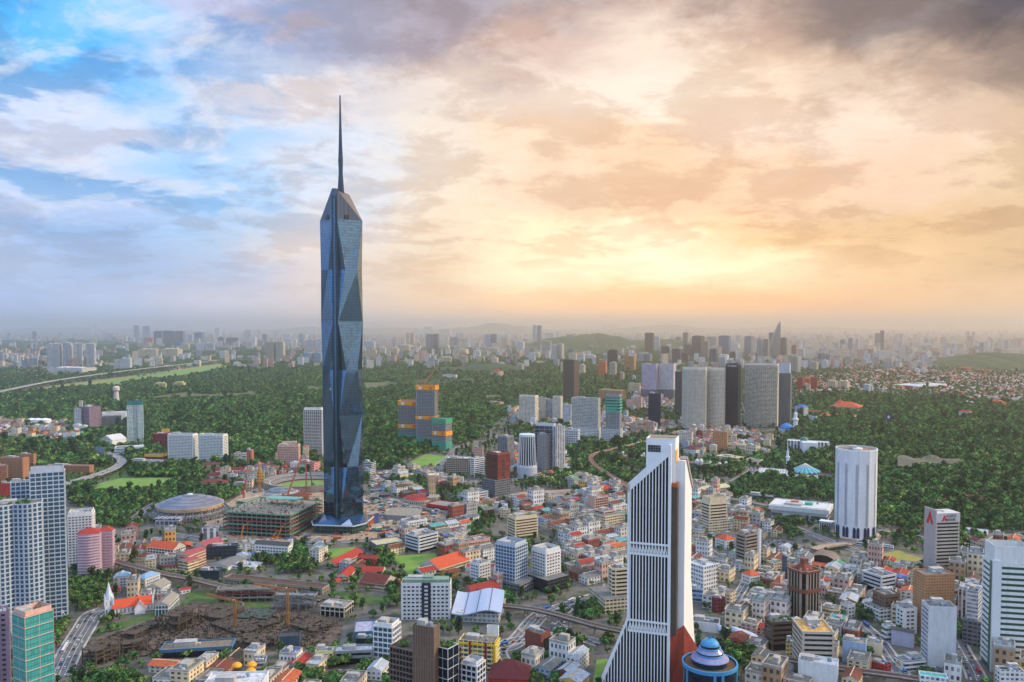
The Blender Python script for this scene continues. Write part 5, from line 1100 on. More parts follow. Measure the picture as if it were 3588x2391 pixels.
patch('parking_ground', 'I', [(1730, 590), (2353, 555), (2353, 640), (1820, 700)], tanm); patch('parking_ground', 'M', [(390, 1190), (640, 1160), (1040, 1280), (780, 1320), (390, 1300)], asph)
patch('parking_ground', 'J', [(2110, 860), (2353, 830), (2353, 1010), (2150, 980)], asph); patch('parking_ground', 'L', [(0, 830), (160, 860), (170, 930), (0, 960)], asph)
patch('parking_ground', 'H', [(1690, 1420), (1960, 1400), (1990, 1520), (1660, 1520)], asph); patch('lawn', 'L', [(430, 1550), (470, 1290), (610, 1280), (560, 1400), (480, 1560)], grassm)
patch('lawn', 'L', [(0, 1150), (420, 1150), (440, 1180), (60, 1200)], grassm); patch('netted_range', 'O', [(490, 350), (500, 210), (880, 190), (1290, 270), (1290, 330), (720, 350)], redbrown, avoid=True)
patch('parking_ground', 'P', [(860, 1380), (1180, 1400), (1160, 1450), (880, 1440)], asph)
ROADS = []
def road(zm, pts, w, cars=0, mark=True, z=None, name='road', m=None):
    LAYER[0] += .012; zz = z or .05 + LAYER[0]; P = [gp(zm, *p) for p in pts]
    Q = []
    for i in range(len(P) - 1):      # Catmull-Rom through the points
        p0, p1, p2, p3 = P[max(i - 1, 0)], P[i], P[i + 1], P[min(i + 2, len(P) - 1)]
        for t in range(6):
            t /= 6; Q.append(.5 * ((2 * p1) + (p2 - p0) * t + (2 * p0 - 5 * p1 + 4 * p2 - p3) * t * t + (3 * p1 - p0 - 3 * p2 + p3) * t ** 3))
    Q.append(P[-1]); N_ = []
    for i in range(len(Q)):
        d = (Q[min(i + 1, len(Q) - 1)] - Q[max(i - 1, 0)]); d = Vector((-d.y, d.x)).normalized(); N_.append(d)
    def strip(b, o0, o1, z0, m=0):
        for i in range(len(Q) - 1):
            a, c = N_[i], N_[i + 1]
            b.face([(Q[i].x + a.x * o1, Q[i].y + a.y * o1, z0), (Q[i].x + a.x * o0, Q[i].y + a.y * o0, z0), (Q[i + 1].x + c.x * o0, Q[i + 1].y + c.y * o0, z0), (Q[i + 1].x + c.x * o1, Q[i + 1].y + c.y * o1, z0)], m)
    if m is not False:
        b = MB(); strip(b, -w / 2, w / 2, zz); struct(name, b, m or asph)
        b = MB()
        for s in (-1, 1):
            strip(b, *sorted((s * w / 2, s * (w / 2 + 2.2))), zz + .13)
        struct('pavement', b, conc)
        if mark:
            b = MB(); strip(b, -.25, .25, zz + .02)
            if w > 14: strip(b, -w / 4 - .2, -w / 4 + .2, zz + .02); strip(b, w / 4 - .2, w / 4 + .2, zz + .02)
            struct('road_marking', b, mat((206, 204, 196), .8, .2))
    for i in range(len(Q) - 1):
        a, c = N_[i], N_[i + 1]; h = w / 2 + 2
        if zz < 3: take([(Q[i].x - a.x * h, Q[i].y - a.y * h), (Q[i + 1].x - c.x * h, Q[i + 1].y - c.y * h), (Q[i + 1].x + c.x * h, Q[i + 1].y + c.y * h), (Q[i].x + a.x * h, Q[i].y + a.y * h)], 0)
    if cars: ROADS.append((Q, N_, w, zz, cars))
    return Q, N_, strip
road('F', [(680, 1500), (830, 1180), (1000, 900), (1090, 760), (1230, 700)], 20, 26)
road('J', [(1500, 1150), (1700, 1090), (2000, 760), (2353, 640), (2700, 520)], 18, 34)
road('J', [(1560, 1330), (1500, 1180), (1640, 1080), (1900, 1040), (2300, 1000), (2700, 1100)], 14, 26)
road('L', [(60, 730), (250, 590), (560, 520), (640, 400)], 14, 18)
road('P', [(60, 880), (240, 1040), (330, 1160), (520, 1440), (600, 1560)], 12, 16); road('P', [(1190, 1060), (1290, 1250), (1400, 1440), (1440, 1560)], 14, 26)
road('N', [(0, 760), (40, 690), (110, 560), (190, 430), (230, 330)], 9, 10); road('N', [(1120, 940), (1110, 820), (1120, 640)], 8, 4)
road('G', [(-200, 1080), (400, 1170), (1100, 1190), (1600, 1190), (2200, 1150)], 13, 18); road('I', [(0, 620), (170, 690), (640, 790), (820, 830)], 12, 10)
road('I', [(560, 470), (1000, 480), (1700, 440), (2353, 430)], 22, 50); road('I', [(740, 320), (900, 190), (1040, 60), (1300, -20)], 12, 4)
road('M', [(-100, 560), (300, 330), (0, 300)], 14, 14); road('M', [(200, 960), (640, 980), (1100, 1140), (1500, 1290), (1900, 1420), (2353, 1560)], 13, 16)
road('M', [(1750, 1030), (2100, 1090), (2500, 1200)], 18, 30); road('O', [(1200, 1200), (1500, 1240), (1750, 1120), (2004, 1150)], 12, 12)
road('B', [(2340, 1300), (2180, 1250), (2060, 1200), (2080, 1160), (2300, 1130)], 14, 8, mark=False)
road('E', [(1500, 960), (1620, 870), (1800, 740), (1950, 690)], 11, 8); road('E', [(1360, 1170), (1600, 1180), (2000, 1190), (2353, 1210)], 12, 10)
road('M', [(-600, 1160), (-300, 1240), (0, 1460)], 8, 4, mark=False)
# elevated lines: deck, parapets and piers are parts of one thing
def viaduct(kind, label, cat, zm, pts, w, h, col, step=28, rails=False, pcol=(150, 146, 140), cars=0):
    if True:
        P = [px(zm, *p) for p in pts]; P = [('S', ground(u, v, h)) for u, v in P]
        G_ = [project(Vector((p.x, p.y, 0))) for _, p in P]
        Q, N_, strip = road('S', G_, w, cars, m=False, z=h + .02)
        root = empty(kind, (0, 0, 0)); tag(root, label, cat)
        b = MB(); strip(b, -w / 2, w / 2, h); strip(b, w / 2, -w / 2, h - 1.8)
        for s in (-1, 1):
            for i in range(len(Q) - 1):
                a, c = N_[i] * (s * w / 2), N_[i + 1] * (s * w / 2)
                q = [(Q[i].x + a.x, Q[i].y + a.y, h - 1.8), (Q[i + 1].x + c.x, Q[i + 1].y + c.y, h - 1.8), (Q[i + 1].x + c.x, Q[i + 1].y + c.y, h), (Q[i].x + a.x, Q[i].y + a.y, h)]
                b.face(q if s < 0 else q[::-1])
        part('deck', b, mat(col, .85, .25), root)
        for s in (-1, 1):
            b = MB()
            for i in range(len(Q) - 1):
                a, c = N_[i] * (s * (w / 2 - .2)), N_[i + 1] * (s * (w / 2 - .2)); b.bar((Q[i].x + a.x, Q[i].y + a.y, h + .5), (Q[i + 1].x + c.x, Q[i + 1].y + c.y, h + .5), .4, h=1.0)
            part('parapet', b, mat((176, 168, 156), .85, .2), root)
        if rails:
            for s in (-.28, .28):
                b = MB(); strip(b, s * w - .9, s * w + .9, h + .05); part('track', b, mat((96, 62, 48), .9, .3), root)
        d = 0; k = 0; pm = MB().lathe([(1.3, 0), (1.2, h - 3), (2.2, h - 1.8)], 10).mesh('pier', mat(pcol, .85, .2))
        for i in range(len(Q) - 1):
            d += (Q[i + 1] - Q[i]).length
            if d > step and k < 100: link('pier', pm, root, (Q[i].x, Q[i].y, 0)); d = 0; k += 1
            h2 = w / 2 + 2; a, c = N_[i], N_[i + 1]
            take([(Q[i].x - a.x * h2, Q[i].y - a.y * h2), (Q[i + 1].x - c.x * h2, Q[i + 1].y - c.y * h2), (Q[i + 1].x + c.x * h2, Q[i + 1].y + c.y * h2), (Q[i].x + a.x * h2, Q[i].y + a.y * h2)], 0)
EV = 'elevated_railway'
viaduct(EV, 'rust red elevated railway curving through trees behind the slanted tower', 'railway', 'S', [(2385, 1508), (2290, 1540), (2155, 1572), (2090, 1588), (2070, 1605), (2085, 1630), (2130, 1660), (2200, 1705), (2260, 1760)], 10, 12, (150, 92, 66), rails=True)
viaduct(EV, 'dark elevated railway from the wavy roof station past the slanted tower', 'railway', 'S', [(1700, 2140), (1740, 2122), (1840, 2130), (1920, 2145), (2010, 2170), (2100, 2195), (2200, 2215), (2320, 2235)], 9, 10, (84, 70, 66), rails=True)
viaduct(EV, 'dark elevated railway crossing behind the low buildings at lower right', 'railway', 'S', [(2640, 2288), (2770, 2312), (2950, 2342), (3130, 2366), (3300, 2392), (3400, 2408)], 9, 10, (84, 70, 66), rails=True)
viaduct(EV, 'elevated railway running from the red school roofs to the derelict block', 'railway', 'S', [(380, 1960), (470, 1985), (580, 2012), (680, 2030), (800, 2058), (960, 2072), (1130, 2102)], 10, 9, (100, 84, 76), rails=True)
viaduct('elevated_highway', 'grey elevated highway curving past the playing field', 'highway', 'S', [(225, 1698), (290, 1678), (345, 1662), (400, 1640), (425, 1622), (420, 1606), (395, 1594), (370, 1584)], 19, 8, (140, 140, 144), cars=20)
viaduct('elevated_highway', 'long grey highway viaduct across the far left plain', 'highway', 'A', [(-40, 850), (200, 800), (480, 745), (860, 690), (1250, 640), (1700, 590), (1900, 565), (2080, 550), (2350, 553)], 26, 22, (150, 148, 150), step=60)
viaduct('elevated_platform', 'grey elevated station platforms beside the railway', 'railway', 'M', [(-60, 660), (120, 690), (330, 725), (480, 760)], 14, 8, (120, 112, 108))
viaduct('ramp', 'curved concrete ramp viaduct by the construction site', 'ramp', 'I', [(30, 650), (60, 610), (140, 600), (170, 620)], 14, 6, (110, 108, 106), step=20)
SITE = [poly_ for poly_ in ([gp('G', *p) for p in [(450, 1170), (300, 900), (700, 640), (1000, 520), (1650, 560), (2150, 650), (2340, 770), (2340, 1110), (1900, 1160), (1500, 1180)]], [gp('I', *p) for p in [(0, 620), (200, 660), (640, 790), (880, 880), (750, 1050), (640, 1010), (350, 890), (290, 1080), (0, 1060)]], [gp('I', *p) for p in [(0, 410), (140, 340), (320, 340), (180, 470), (60, 610), (0, 590)]])]
b = MB(); rz = random.Random(19)
for SP in SITE:
    Ps = [(p.x, p.y) for p in SP]
    for i in range(1100):
        x, y = rz.uniform(min(p[0] for p in Ps), max(p[0] for p in Ps)), rz.uniform(min(p[1] for p in Ps), max(p[1] for p in Ps))
        if not inpoly(x, y, Ps): continue
        q = rz.random(); l, w_, h_ = (rz.uniform(.6, 2.4), rz.uniform(.4, 1.4), rz.uniform(.4, 1.6)) if q < .75 else (rz.uniform(3, 6), rz.uniform(1.2, 2.4), rz.uniform(2.2, 3.4)); a = rz.random() * 3.14; c, s = math.cos(a), math.sin(a)
        b.prism([(x + u_ * c - v_ * s, y + u_ * s + v_ * c) for u_, v_ in ((-l, -w_), (l, -w_), (l, w_), (-l, w_))], .1, h_, m := rz.randrange(7), top=m)
o = part('site_material', b, [mat(c, .8, .3) for c in ((206, 204, 200), (60, 92, 140), (52, 120, 98), (150, 120, 92), (96, 92, 88), (170, 80, 52), (186, 180, 170))]); o['kind'] = 'stuff'; o['label'] = 'site huts, stacks and material strewn over the building site'
viaduct('footbridge', 'tan footbridge leading to the pleated white tower', 'footbridge', 'M', [(1030, 1275), (1200, 1235), (1400, 1210), (1480, 1225)], 12, 6, (176, 148, 122), step=24)
# ------------------------------------------------------------------ cranes and the building sites
def lattice(b, A, Bp, w, n, m=0, t=.35):
    A, Bp = Vector(A), Vector(Bp); d = (Bp - A).normalized(); up = Vector((0, 0, 1)) if abs(d.z) < .9 else Vector((0, 1, 0))
    x = d.cross(up).normalized() * w / 2; y = x.cross(d).normalized() * w / 2; C4 = [x + y, x - y, -x - y, -x + y]
    for c in C4: b.bar(A + c, Bp + c, t, m)
    for i in range(n):
        p, q = A.lerp(Bp, i / n), A.lerp(Bp, (i + 1) / n)
        for j in range(4): b.bar(p + C4[j], q + C4[(j + 1) % 4], t * .7, m)
def crane(label, zm, x, yb, yt, jib, col, luff=None, wid=2.2, z0=0.0):
    O = gp(zm, x, yb, z0); H = height_at(O, px(zm, x, yt)[1]) - z0; root = empty('tower_crane', O); tag(root, label, 'crane', 'tower cranes over the building sites')
    m = mat(col, .6, .15); b = MB(); lattice(b, (0, 0, 0), (0, 0, H * .86), wid, max(4, int(H / 4)), t=.5); part('mast', b, m, root)
    zt = H * .86; d = Vector((math.cos(jib), math.sin(jib), 0)); b = MB()
    if luff: lattice(b, (0, 0, zt), d * luff[0] + Vector((0, 0, zt + luff[1])), 1.6, 12, t=.45); part('jib', b, m, root)
    else:
        lattice(b, (0, 0, zt), d * 44 + Vector((0, 0, zt + 1)), 1.6, 14, t=.4); part('jib', b, m, root)
    b = MB(); lattice(b, (0, 0, zt), d * -12 + Vector((0, 0, zt + .5)), 1.6, 4, t=.4); part('counter_jib', b, m, root)
    part('counterweight', MB().box(-1.6, 1.6, -1.4, 1.4, -2.2, .6), mat((110, 108, 106)), root, tuple(d * -11 + Vector((0, 0, zt))), jib)
    part('cab', MB().box(-1.2, 1.2, -1.2, 1.2, -1.4, 1.4), mat((200, 200, 200), .5), root, tuple(d * 2 + Vector((0, 1.6, zt - .4))), jib)
    b = MB(); b.bar((0, 0, zt), (0, 0, H), .8); 
    e = d * luff[0] * .8 + Vector((0, 0, zt + luff[1] * .8)) if luff else d * 32 + Vector((0, 0, zt + 1))
    b.bar((0, 0, H), e, .22).bar((0, 0, H), d * -11 + Vector((0, 0, zt)), .22); part('tie', b, m, root)
OC, RC = (168, 112, 54), (164, 78, 66)
crane('tall orange tower crane standing in the middle of the ruined pit', 'H', 1205, 885, 385, R_(158), OC)
crane('orange tower crane with red and white jib at the left of the pit', 'H', 585, 930, 545, R_(150), (160, 108, 60))
crane('tall orange mast crane beside the school roofs left of the stadium', 'G', 872, 580, 190, R_(-60), (206, 130, 50), (14, -18))
crane('red luffing crane over the domed roof of the podium', 'G', 1215, 830, 560, R_(55), RC, (30, 60))
crane('red and white crane in front of the stadium grass', 'G', 1425, 600, 330, R_(110), RC, (16, 30))
crane('dark crane beside the stadium grass', 'G', 1490, 570, 470, R_(120), (90, 70, 70), (14, 26))
crane('short red crane at the left of the podium', 'G', 685, 700, 560, R_(70), (170, 50, 70), (10, 26))
crane('yellow crane on top of the tallest tower under construction', 'B', 1495, 1310, 745, R_(38), OC, (60, 66), 3)
crane('yellow mast crane on the right side of the tallest tower under construction', 'B', 1655, 1345, 770, R_(150), OC, (24, 20), 3)
crane('green crane behind the tallest tower under construction', 'B', 1462, 1300, 780, R_(110), (90, 130, 70), (22, 50), 3)
crane('green crane on the shortest tower under construction', 'B', 1682, 1380, 1060, R_(80), (70, 140, 90), (6, 40), 3)
crane('thin crane on the dark blue far tower', 'C', 992, 660, 450, R_(40), (150, 90, 70), (60, 60), 3)
crane('orange crane low behind the white hotel cluster', 'C', 468, 860, 780, R_(60), OC, (10, 30), 3)
def mobile(label, zm, x, y, dx, dy, L=1.0):
    O = gp(zm, x, y); k = O.y / F / ZM[zm][2]; root = empty('mobile_crane', O); tag(root, label, 'crane', 'mobile cranes at the podium')
    m = mat((230, 130, 40), .6, .1); part('chassis', MB().box(-4, 4, -1.5, 1.5, .6, 2.2).box(-3, 0, -1.3, 1.3, 2.22, 3.6), m, root)
    part('wheel', MB().box(-3.4, -2.2, -1.6, 1.6, 0, .9).box(2.2, 3.4, -1.6, 1.6, 0, .9), mat((40, 40, 42)), root)
    e = (dx * k, 0, -dy * k); part('boom', MB().bar((0, 0, 3), e, 1.3), m, root); part('jib_head', MB().bar(e, (e[0] + 9, 0, e[2] + 4), .7), m, root)
mobile('left orange mobile crane before the podium front', 'G', 650, 1150, 40, -175); mobile('middle short orange mobile crane before the podium front', 'G', 1025, 1160, 32, -95); mobile('right orange mobile crane before the podium front', 'G', 1092, 1135, 55, -160)
mobile('orange crawler crane right of the spire tower base', 'G', 2165, 1050, -45, -270)
def decks(kind, label, cat, zm, xL, xC, xR, yT, yB, q, n, cols, step=7.0, net=None, inset=.0, dirt=None):
    c, rot, w, d, h = frame(zm, xL, xC, xR, yT, yB, q); root = empty(kind, c, rot); tag(root, label, cat); m = mat(cols[0], .9, .35, scale=.3); sm = mat(cols[1], .9, .35)
    rq = random.Random(int(w * 100)); ruin = kind == 'concrete_ruin'
    for i in range(n):
        z = h * (i + 1) / n; o = inset * i; b = MB()
        if ruin:
            gx, gy = max(2, int(w / 4)), max(2, int(d / 4))
            for a in range(gx):
                for c_ in range(gy):
                    if rq.random() < .84: zz = z - rq.random() * .5 * (rq.random() < .3); b.box(-w / 2 + w * a / gx, -w / 2 + w * (a + 1) / gx - .004, -d / 2 + d * c_ / gy, -d / 2 + d * (c_ + 1) / gy - .004, zz - .6, zz + rq.random() * .3)
        else: b.box(-w / 2 + o, w / 2 - o, -d / 2 + o, d / 2 - o, z - .7, z)
        part('floor_slab', b, m, root)
        if net: part('edge_net', MB().ring([(-w / 2 + o, -d / 2 + o), (w / 2 - o, -d / 2 + o), (w / 2 - o, d / 2 - o), (-w / 2 + o, d / 2 - o)], .15, z + .02, z + 1.5), mat(net[i % len(net)], .8, .3), root)
    k = 0; me = MB().box(-.45, .45, -.45, .45, 0, h + 1.2 if ruin else h - .72).mesh('column', sm)
    nx, ny = max(1, int(w / step)), max(1, int(d / step))
    for i in range(nx + 1):
        for j in range(ny + 1):
            if (j == 0 or i == nx or ruin or (j % 2 == 0 and i % 2 == 0)) and k < 100: link('column', me, root, (-w / 2 + .7 + (w - 1.4) * i / nx, -d / 2 + .7 + (d - 1.4) * j / ny, 0)); k += 1
    if not ruin: part('inner_core', MB().box(-w * .42, w * .42, -d * .2, d * .42, 0, h - .73), mat((64, 58, 54), .9, .4, scale=.2), root)
    cc, ss = math.cos(rot), math.sin(rot); take([(c.x + x * cc - y * ss, c.y + x * ss + y * cc) for x, y in shape(w, d, 'box')])
    return root, w, d, h
gr, mr_ = (70, 150, 120), (124, 50, 56)
r, w, d, h = decks('construction_podium', 'large unfinished podium with green nets and red edge beams', 'building site', 'G', 445, 1240, 1620, 870, 1140, .9, 6, [(150, 140, 124), (140, 136, 128)], 8, [gr, mr_, (90, 140, 120), mr_, (110, 130, 120)])
b = MB()
rk = random.Random(8)
for i in range(150): x, y = rk.uniform(-.47, .45) * w, rk.uniform(-.47, .45) * d; a, e_ = rk.uniform(.5, 3), rk.uniform(.5, 2); b.box(x, x + a, y, y + e_, h + .02, h + rk.choice((.6, 1.2, 2, 3.4)), rk.randrange(5))
o = part('stacked_material', b, [mat(c_, .9, .3) for c_ in ((172, 142, 104), (90, 86, 80), (60, 120, 100), (176, 172, 164), (128, 60, 50))], r); o['kind'] = 'stuff'
part('roof_shelter', MB().box(-w * .2, w * .3, d * .1, d * .3, h + 9, h + 10).box(-w * .2, -w * .2 + .8, d * .1, d * .1 + .8, h, h + 9).box(w * .3 - .8, w * .3, d * .1, d * .1 + .8, h, h + 9), mat((120, 170, 160), .7, .2), r)
decks('construction_podium', 'rear wing of the unfinished podium with scaffold edges', 'building site', 'G', 600, 900, 1200, 740, 860, .9, 4, [(150, 140, 124), (140, 136, 128)], 8, [gr, (206, 196, 180), gr, (206, 196, 180)])
O = gp('G', 1130, 720); k = O.y / F / 3.3614; zt = 30
simple('domed_roof', 'curved steel roof of the unfinished podium over red brown walls', 'roof', (O.x, O.y + 30, 0), R_(-8), [
    ('wall', MB().lathe([(41, 0), (41, 9), (38, 15)], 36), mat((112, 62, 52), .9, .4, scale=.15)),
    ('grid_shell', MB().lathe([(27, 15), (26, 18), (20, 21), (11, 23), (.5, 23.6)], 36, c=(-8, -4)), facade((126, 136, 140), (60, 76, 80), 4, 3, .8, .75)),
    ('layered_edge', MB().lathe([(29, 15.2), (31, 16), (28, 17.5)], 36, cap=False, c=(-8, -4)).lathe([(33, 15.1), (34, 15.6), (33, 16)], 36, cap=False, c=(-8, -4)), mat((176, 160, 158), .7, .2))], 44)
O = gp('G', 1390, 520); fx = facade((128, 122, 116), (104, 98, 94), 40, 1.4, .97, .6)
simple('stadium', 'old concrete stadium bowl around the green pitch behind the podium', 'stadium', (O.x, O.y + 12, 0), 0, [('terrace', MB().lathe([(84, 0), (82, 13), (78, 13), (58, 2)], 48, cap=False), fx), ('rim_band', MB().lathe([(69, 7.8), (69, 8.9), (67.5, 8.9)], 48, cap=False), mat((206, 204, 200), .8, .1)), ('track', MB().lathe([(58, .1), (58, .2)], 48), mat((140, 108, 92), .9, .3)), ('pitch', MB().lathe([(50, .25), (50, .3)], 40), grassm)], 84)
for lab, zm, a in (('blue and orange sheeted site block right of the spire tower', 'G', (2085, 2120, 2278, 860, 1000, 3)),):
    c, rot, w, d, h = frame(zm, *a); r = empty('site_building', c, rot); tag(r, lab, 'building site')
    part('wall', MB().box(-w / 2, w / 2, -d / 2, d / 2, 0, h), mat((60, 84, 130), .8, .3), r); part('orange_sheet', MB().box(w / 2, w / 2 + .3, -d * .2, d * .12, 2, h), mat((190, 100, 62), .8, .3), r); part('roof_slab', MB().box(-w / 2 - .5, w / 2 + .5, -d / 2 - .5, d / 2 + .5, h + .01, h + .8), conc, r)
    take([(c.x - 20, c.y - 20), (c.x + 20, c.y - 20), (c.x + 20, c.y + 20), (c.x - 20, c.y + 20)])
B('G', 2160, 2190, 2335, 985, 1010, 3, 'retaining_block', 'n', 'S', 'K', 'long bare concrete block right of the site sheeting', roof='S', clutter=False)
decks('site_deck', 'site deck with green nets behind the construction ground', 'building site', 'I', 125, 330, 375, 480, 530, .6, 2, [(150, 150, 140), (150, 150, 150)], 8, [gr, gr])
B('I', 120, 480, 620, 870, 935, 1.2, 'site_tank', 'n', 'G', 'K', 'curved concrete basement wall of the building site', sh='cham', roof='S', clutter=False)
# yellow climbing screens on the three towers under construction
for x0, xc, x1, ys, nm in ((1294, 1482, 1510, ((935, 972), (1142, 1178)), 'left'), (1457, 1632, 1664, ((796, 830), (1070, 1100)), 'tallest'), (1606, 1730, 1788, ((1212, 1250),), 'shortest')):
    base = {'left': (1297, 1482, 1508, 935, 1300, .7), 'tallest': (1460, 1632, 1662, 800, 1345, .7), 'shortest': (1610, 1730, 1784, 1095, 1385, .7)}[nm]
    c, rot, w, d, h = frame('B', *base); par = [o for o in THINGS if o.get('label', '').startswith(nm) and 'construction' in o['label']][0]; P = shape(w, d, 'box')
    Cn = gp('B', base[1], base[4])
    for ya, yb in ys:
        za, zb = height_at(Cn, px('B', 0, yb)[1]), height_at(Cn, px('B', 0, ya)[1]); part('climbing_screen', MB().ring(P, 1.6, za, zb + (2 if ya < 1000 else 0), inner=.1), mat((232, 150, 24), .6, .15), par)
        part('screen_panel', MB().box(-w * .36, -w * .2, -d / 2 - 1.9, -d / 2 - 1.62, za + 1.5, zb - 1), mat((222, 214, 206), .6, .1), par); part('screen_panel', MB().box(w * .2, w * .36, -d / 2 - 1.9, -d / 2 - 1.62, za + 1.5, zb - 1), mat((206, 90, 50), .6, .1), par)
    part('green_net', MB().ring(P, 1.2, 0, 22, inner=.1), mat((60, 150, 130), .8, .25), par)
    if nm == 'shortest': part('green_net', MB().ring(P, 1.5, h - 12, h + 1, inner=.1), mat((60, 160, 120), .8, .25), par)
# ruins in the pit
RU = [(84, 74, 64), (96, 86, 76)]
decks('concrete_ruin', 'elevated ruin frame with tall columns below the derelict block', 'ruin', 'H', 365, 1040, 1075, 455, 600, .25, 3, [(126, 116, 104), (150, 140, 126)], 9, [(150, 146, 140), (112, 40, 44), (160, 156, 150)])
decks('concrete_ruin', 'stained grey panelled ruin right of the elevated frame', 'ruin', 'H', 1050, 1515, 1560, 545, 715, .3, 2, [(130, 132, 132), (130, 132, 132)], 9, [(126, 132, 136), (126, 132, 136)])
decks('concrete_ruin', 'curved tiered ruin at the left corner of the pit', 'ruin', 'F', 960, 1130, 1420, 1190, 1380, 1.4, 4, RU, 8); decks('concrete_ruin', 'second tiered ruin behind the left corner ruin', 'ruin', 'F', 1420, 1440, 1700, 1110, 1230, 2, 3, RU, 8)
decks('concrete_ruin', 'long broken deck ruin along the grass bank', 'ruin', 'F', 1460, 1590, 1880, 990, 1050, 2.6, 2, RU, 8); decks('concrete_ruin', 'high column ruin below the school wing', 'ruin', 'F', 1900, 2110, 2360, 780, 960, 1.6, 2, RU, 9)
decks('concrete_ruin', 'low ruin decks around the left crane foot', 'ruin', 'H', 100, 420, 700, 800, 850, 1, 1, RU, 8); decks('concrete_ruin', 'green stained ruin roof between the two pit cranes', 'ruin', 'H', 610, 960, 1080, 800, 850, .8, 1, [(70, 84, 76), (130, 120, 108)], 9)
decks('concrete_ruin', 'wide rubble deck in front of the left crane', 'ruin', 'H', 290, 640, 1110, 985, 1020, .9, 1, RU, 7); decks('concrete_ruin', 'column forest ruin at the front edge of the pit', 'ruin', 'H', 560, 960, 1100, 1100, 1170, .6, 1, RU, 6)
decks('concrete_ruin', 'rubble strewn ruin deck right of the tall crane', 'ruin', 'H', 1230, 1500, 1800, 950, 990, 1, 1, RU, 7); B('H', 1110, 1345, 1365, 1000, 1150, .7, 'concrete_ruin', 'n', 'a', 'K', 'dark green walled ruin hall with open roof', roof='D', clutter=False)
rr = random.Random(5)
b = MB()
PIT = [gp('F', *p) for p in [(1000, 1350), (1200, 1050), (2000, 760), (3500, 760), (3950, 850), (3800, 1120), (2300, 1190)]]
pit = [(p.x, p.y) for p in PIT]; xs = [p[0] for p in pit]; ys = [p[1] for p in pit]
for i in range(2600):
    x, y = rr.uniform(min(xs), max(xs)), rr.uniform(min(ys), max(ys))
    if inpoly(x, y, pit):
        a = rr.random() * 3.14; s = rr.uniform(.4, 1.9); h = rr.uniform(.5, 2.4) if rr.random() < .8 else rr.uniform(3, 7); s = s if h < 3 else .35
        c_, s_ = math.cos(a) * s, math.sin(a) * s; b.prism([(x + c_, y + s_), (x - s_, y + c_), (x - c_, y - s_), (x + s_, y - c_)], .2, h, rr.randrange(3), top=rr.randrange(3))
o = part('rubble', b, [mat((112, 94, 78), .9, .4), mat((66, 58, 52), .9, .4), mat((44, 46, 38), .9, .4)]); o['kind'] = 'stuff'; o['label'] = 'broken concrete and rubble strewn over the pit'
# ------------------------------------------------------------------ lettering
def letters(text, par, loc, rot, size, col, depth=.15):
    cu = bpy.data.curves.new('lettering', 'FONT'); cu.body = text; cu.size = size; cu.extrude = depth; cu.align_x = 'CENTER'
    o = bpy.data.objects.new('tmp_text', cu); COL.objects.link(o); dg = bpy.context.evaluated_depsgraph_get(); me = bpy.data.meshes.new_from_object(o.evaluated_get(dg)); bpy.data.objects.remove(o)
    me.materials.clear(); me.materials.append(mat(col, .6, 0)); q = bpy.data.objects.new('lettering', me); COL.objects.link(q); q.parent = par; q.location = loc; q.rotation_euler = (R_(90), 0, rot); return q
def find(s): return [o for o in THINGS if s in o.get('label', '')][0]
def dims(s):
    k = [i for i in INFO if s in i[1]][0]; return k[4], k[5], k[6]
w, d, h = dims('post office'); p = find('post office'); part('overhang_slab', MB().box(-w / 2 - 4, w / 2 + 4, -d / 2 - 4, d / 2 + 2, h - 9, h - 1.6), mat((206, 206, 204), .7, .12), p)
letters('POS', p, (w * .12, -d / 2 - .5, 3.5), 0, 8, (176, 24, 48)); part('sign_wall', MB().box(-w * .3, w * .22, -d / 2 - .35, -d / 2 - .02, 1.5, h - 9.2), mat((208, 208, 206), .7, .1), p)
for xx, c in ((-w * .12, (190, 50, 50)), (w * .14, (80, 170, 150))): part('roof_shed', MB().box(xx - 6, xx + 6, -4, 5, h - 1.5, h + 2.5), mat(c, .7, .15), p)
w, d, h = dims('grey banded bank tower'); p = find('grey banded bank tower'); sl_ = mat((176, 166, 160), .75, .12)
part('sign_fascia', MB().box(-w / 2 - .8, w / 2 + .8, -d / 2 - .9, d / 2 + .9, h - 11, h + .6), mat((196, 192, 190), .7, .1), p)
part('side_slab', MB().box(-w / 2 - .6, w / 2 + .6, -d / 2 - 1.4, -d / 2 + .2, 0, h + 5), sl_, p)
part('emblem', MB().face([(-w * .34, -d / 2 - 1.6, h - 15), (-w * .12, -d / 2 - 1.6, h - 15), (0, -d / 2 - 1.6, h - 8), (w * .12, -d / 2 - 1.6, h - 15), (w * .34, -d / 2 - 1.6, h - 15), (0, -d / 2 - 1.6, h + 3)]), mat((200, 32, 40), .6, 0), p)
letters('AGRO', p, (w / 2 + 1.1, d * .12, h - 4.8), R_(90), 5.2, (70, 66, 70)); letters('BANK', p, (w / 2 + 1.1, d * .12, h - 9.6), R_(90), 5.2, (70, 66, 70))
part('emblem', MB().face([(w / 2 + 1.05, -d * .3, h - 9.8), (w / 2 + 1.05, -d * .2, h - 9.8), (w / 2 + 1.05, -d * .17, h - 6.5), (w / 2 + 1.05, -d * .14, h - 9.8), (w / 2 + 1.05, -d * .05, h - 9.8), (w / 2 + 1.05, -d * .17, h - 1)]), mat((200, 32, 40), .6, 0), p)
w, d, h = dims('name sign along its top'); letters('ST REGIS', find('name sign along its top'), (0, -d / 2 - .6, h - 6), 0, 7, (222, 222, 220), .3)
w, d, h = dims('apartment tower with blue glass at the left edge'); letters('R', find('apartment tower with blue glass at the left edge'), (w * .36, -d / 2 - .8, 9), 0, 7, (226, 226, 230), .2)
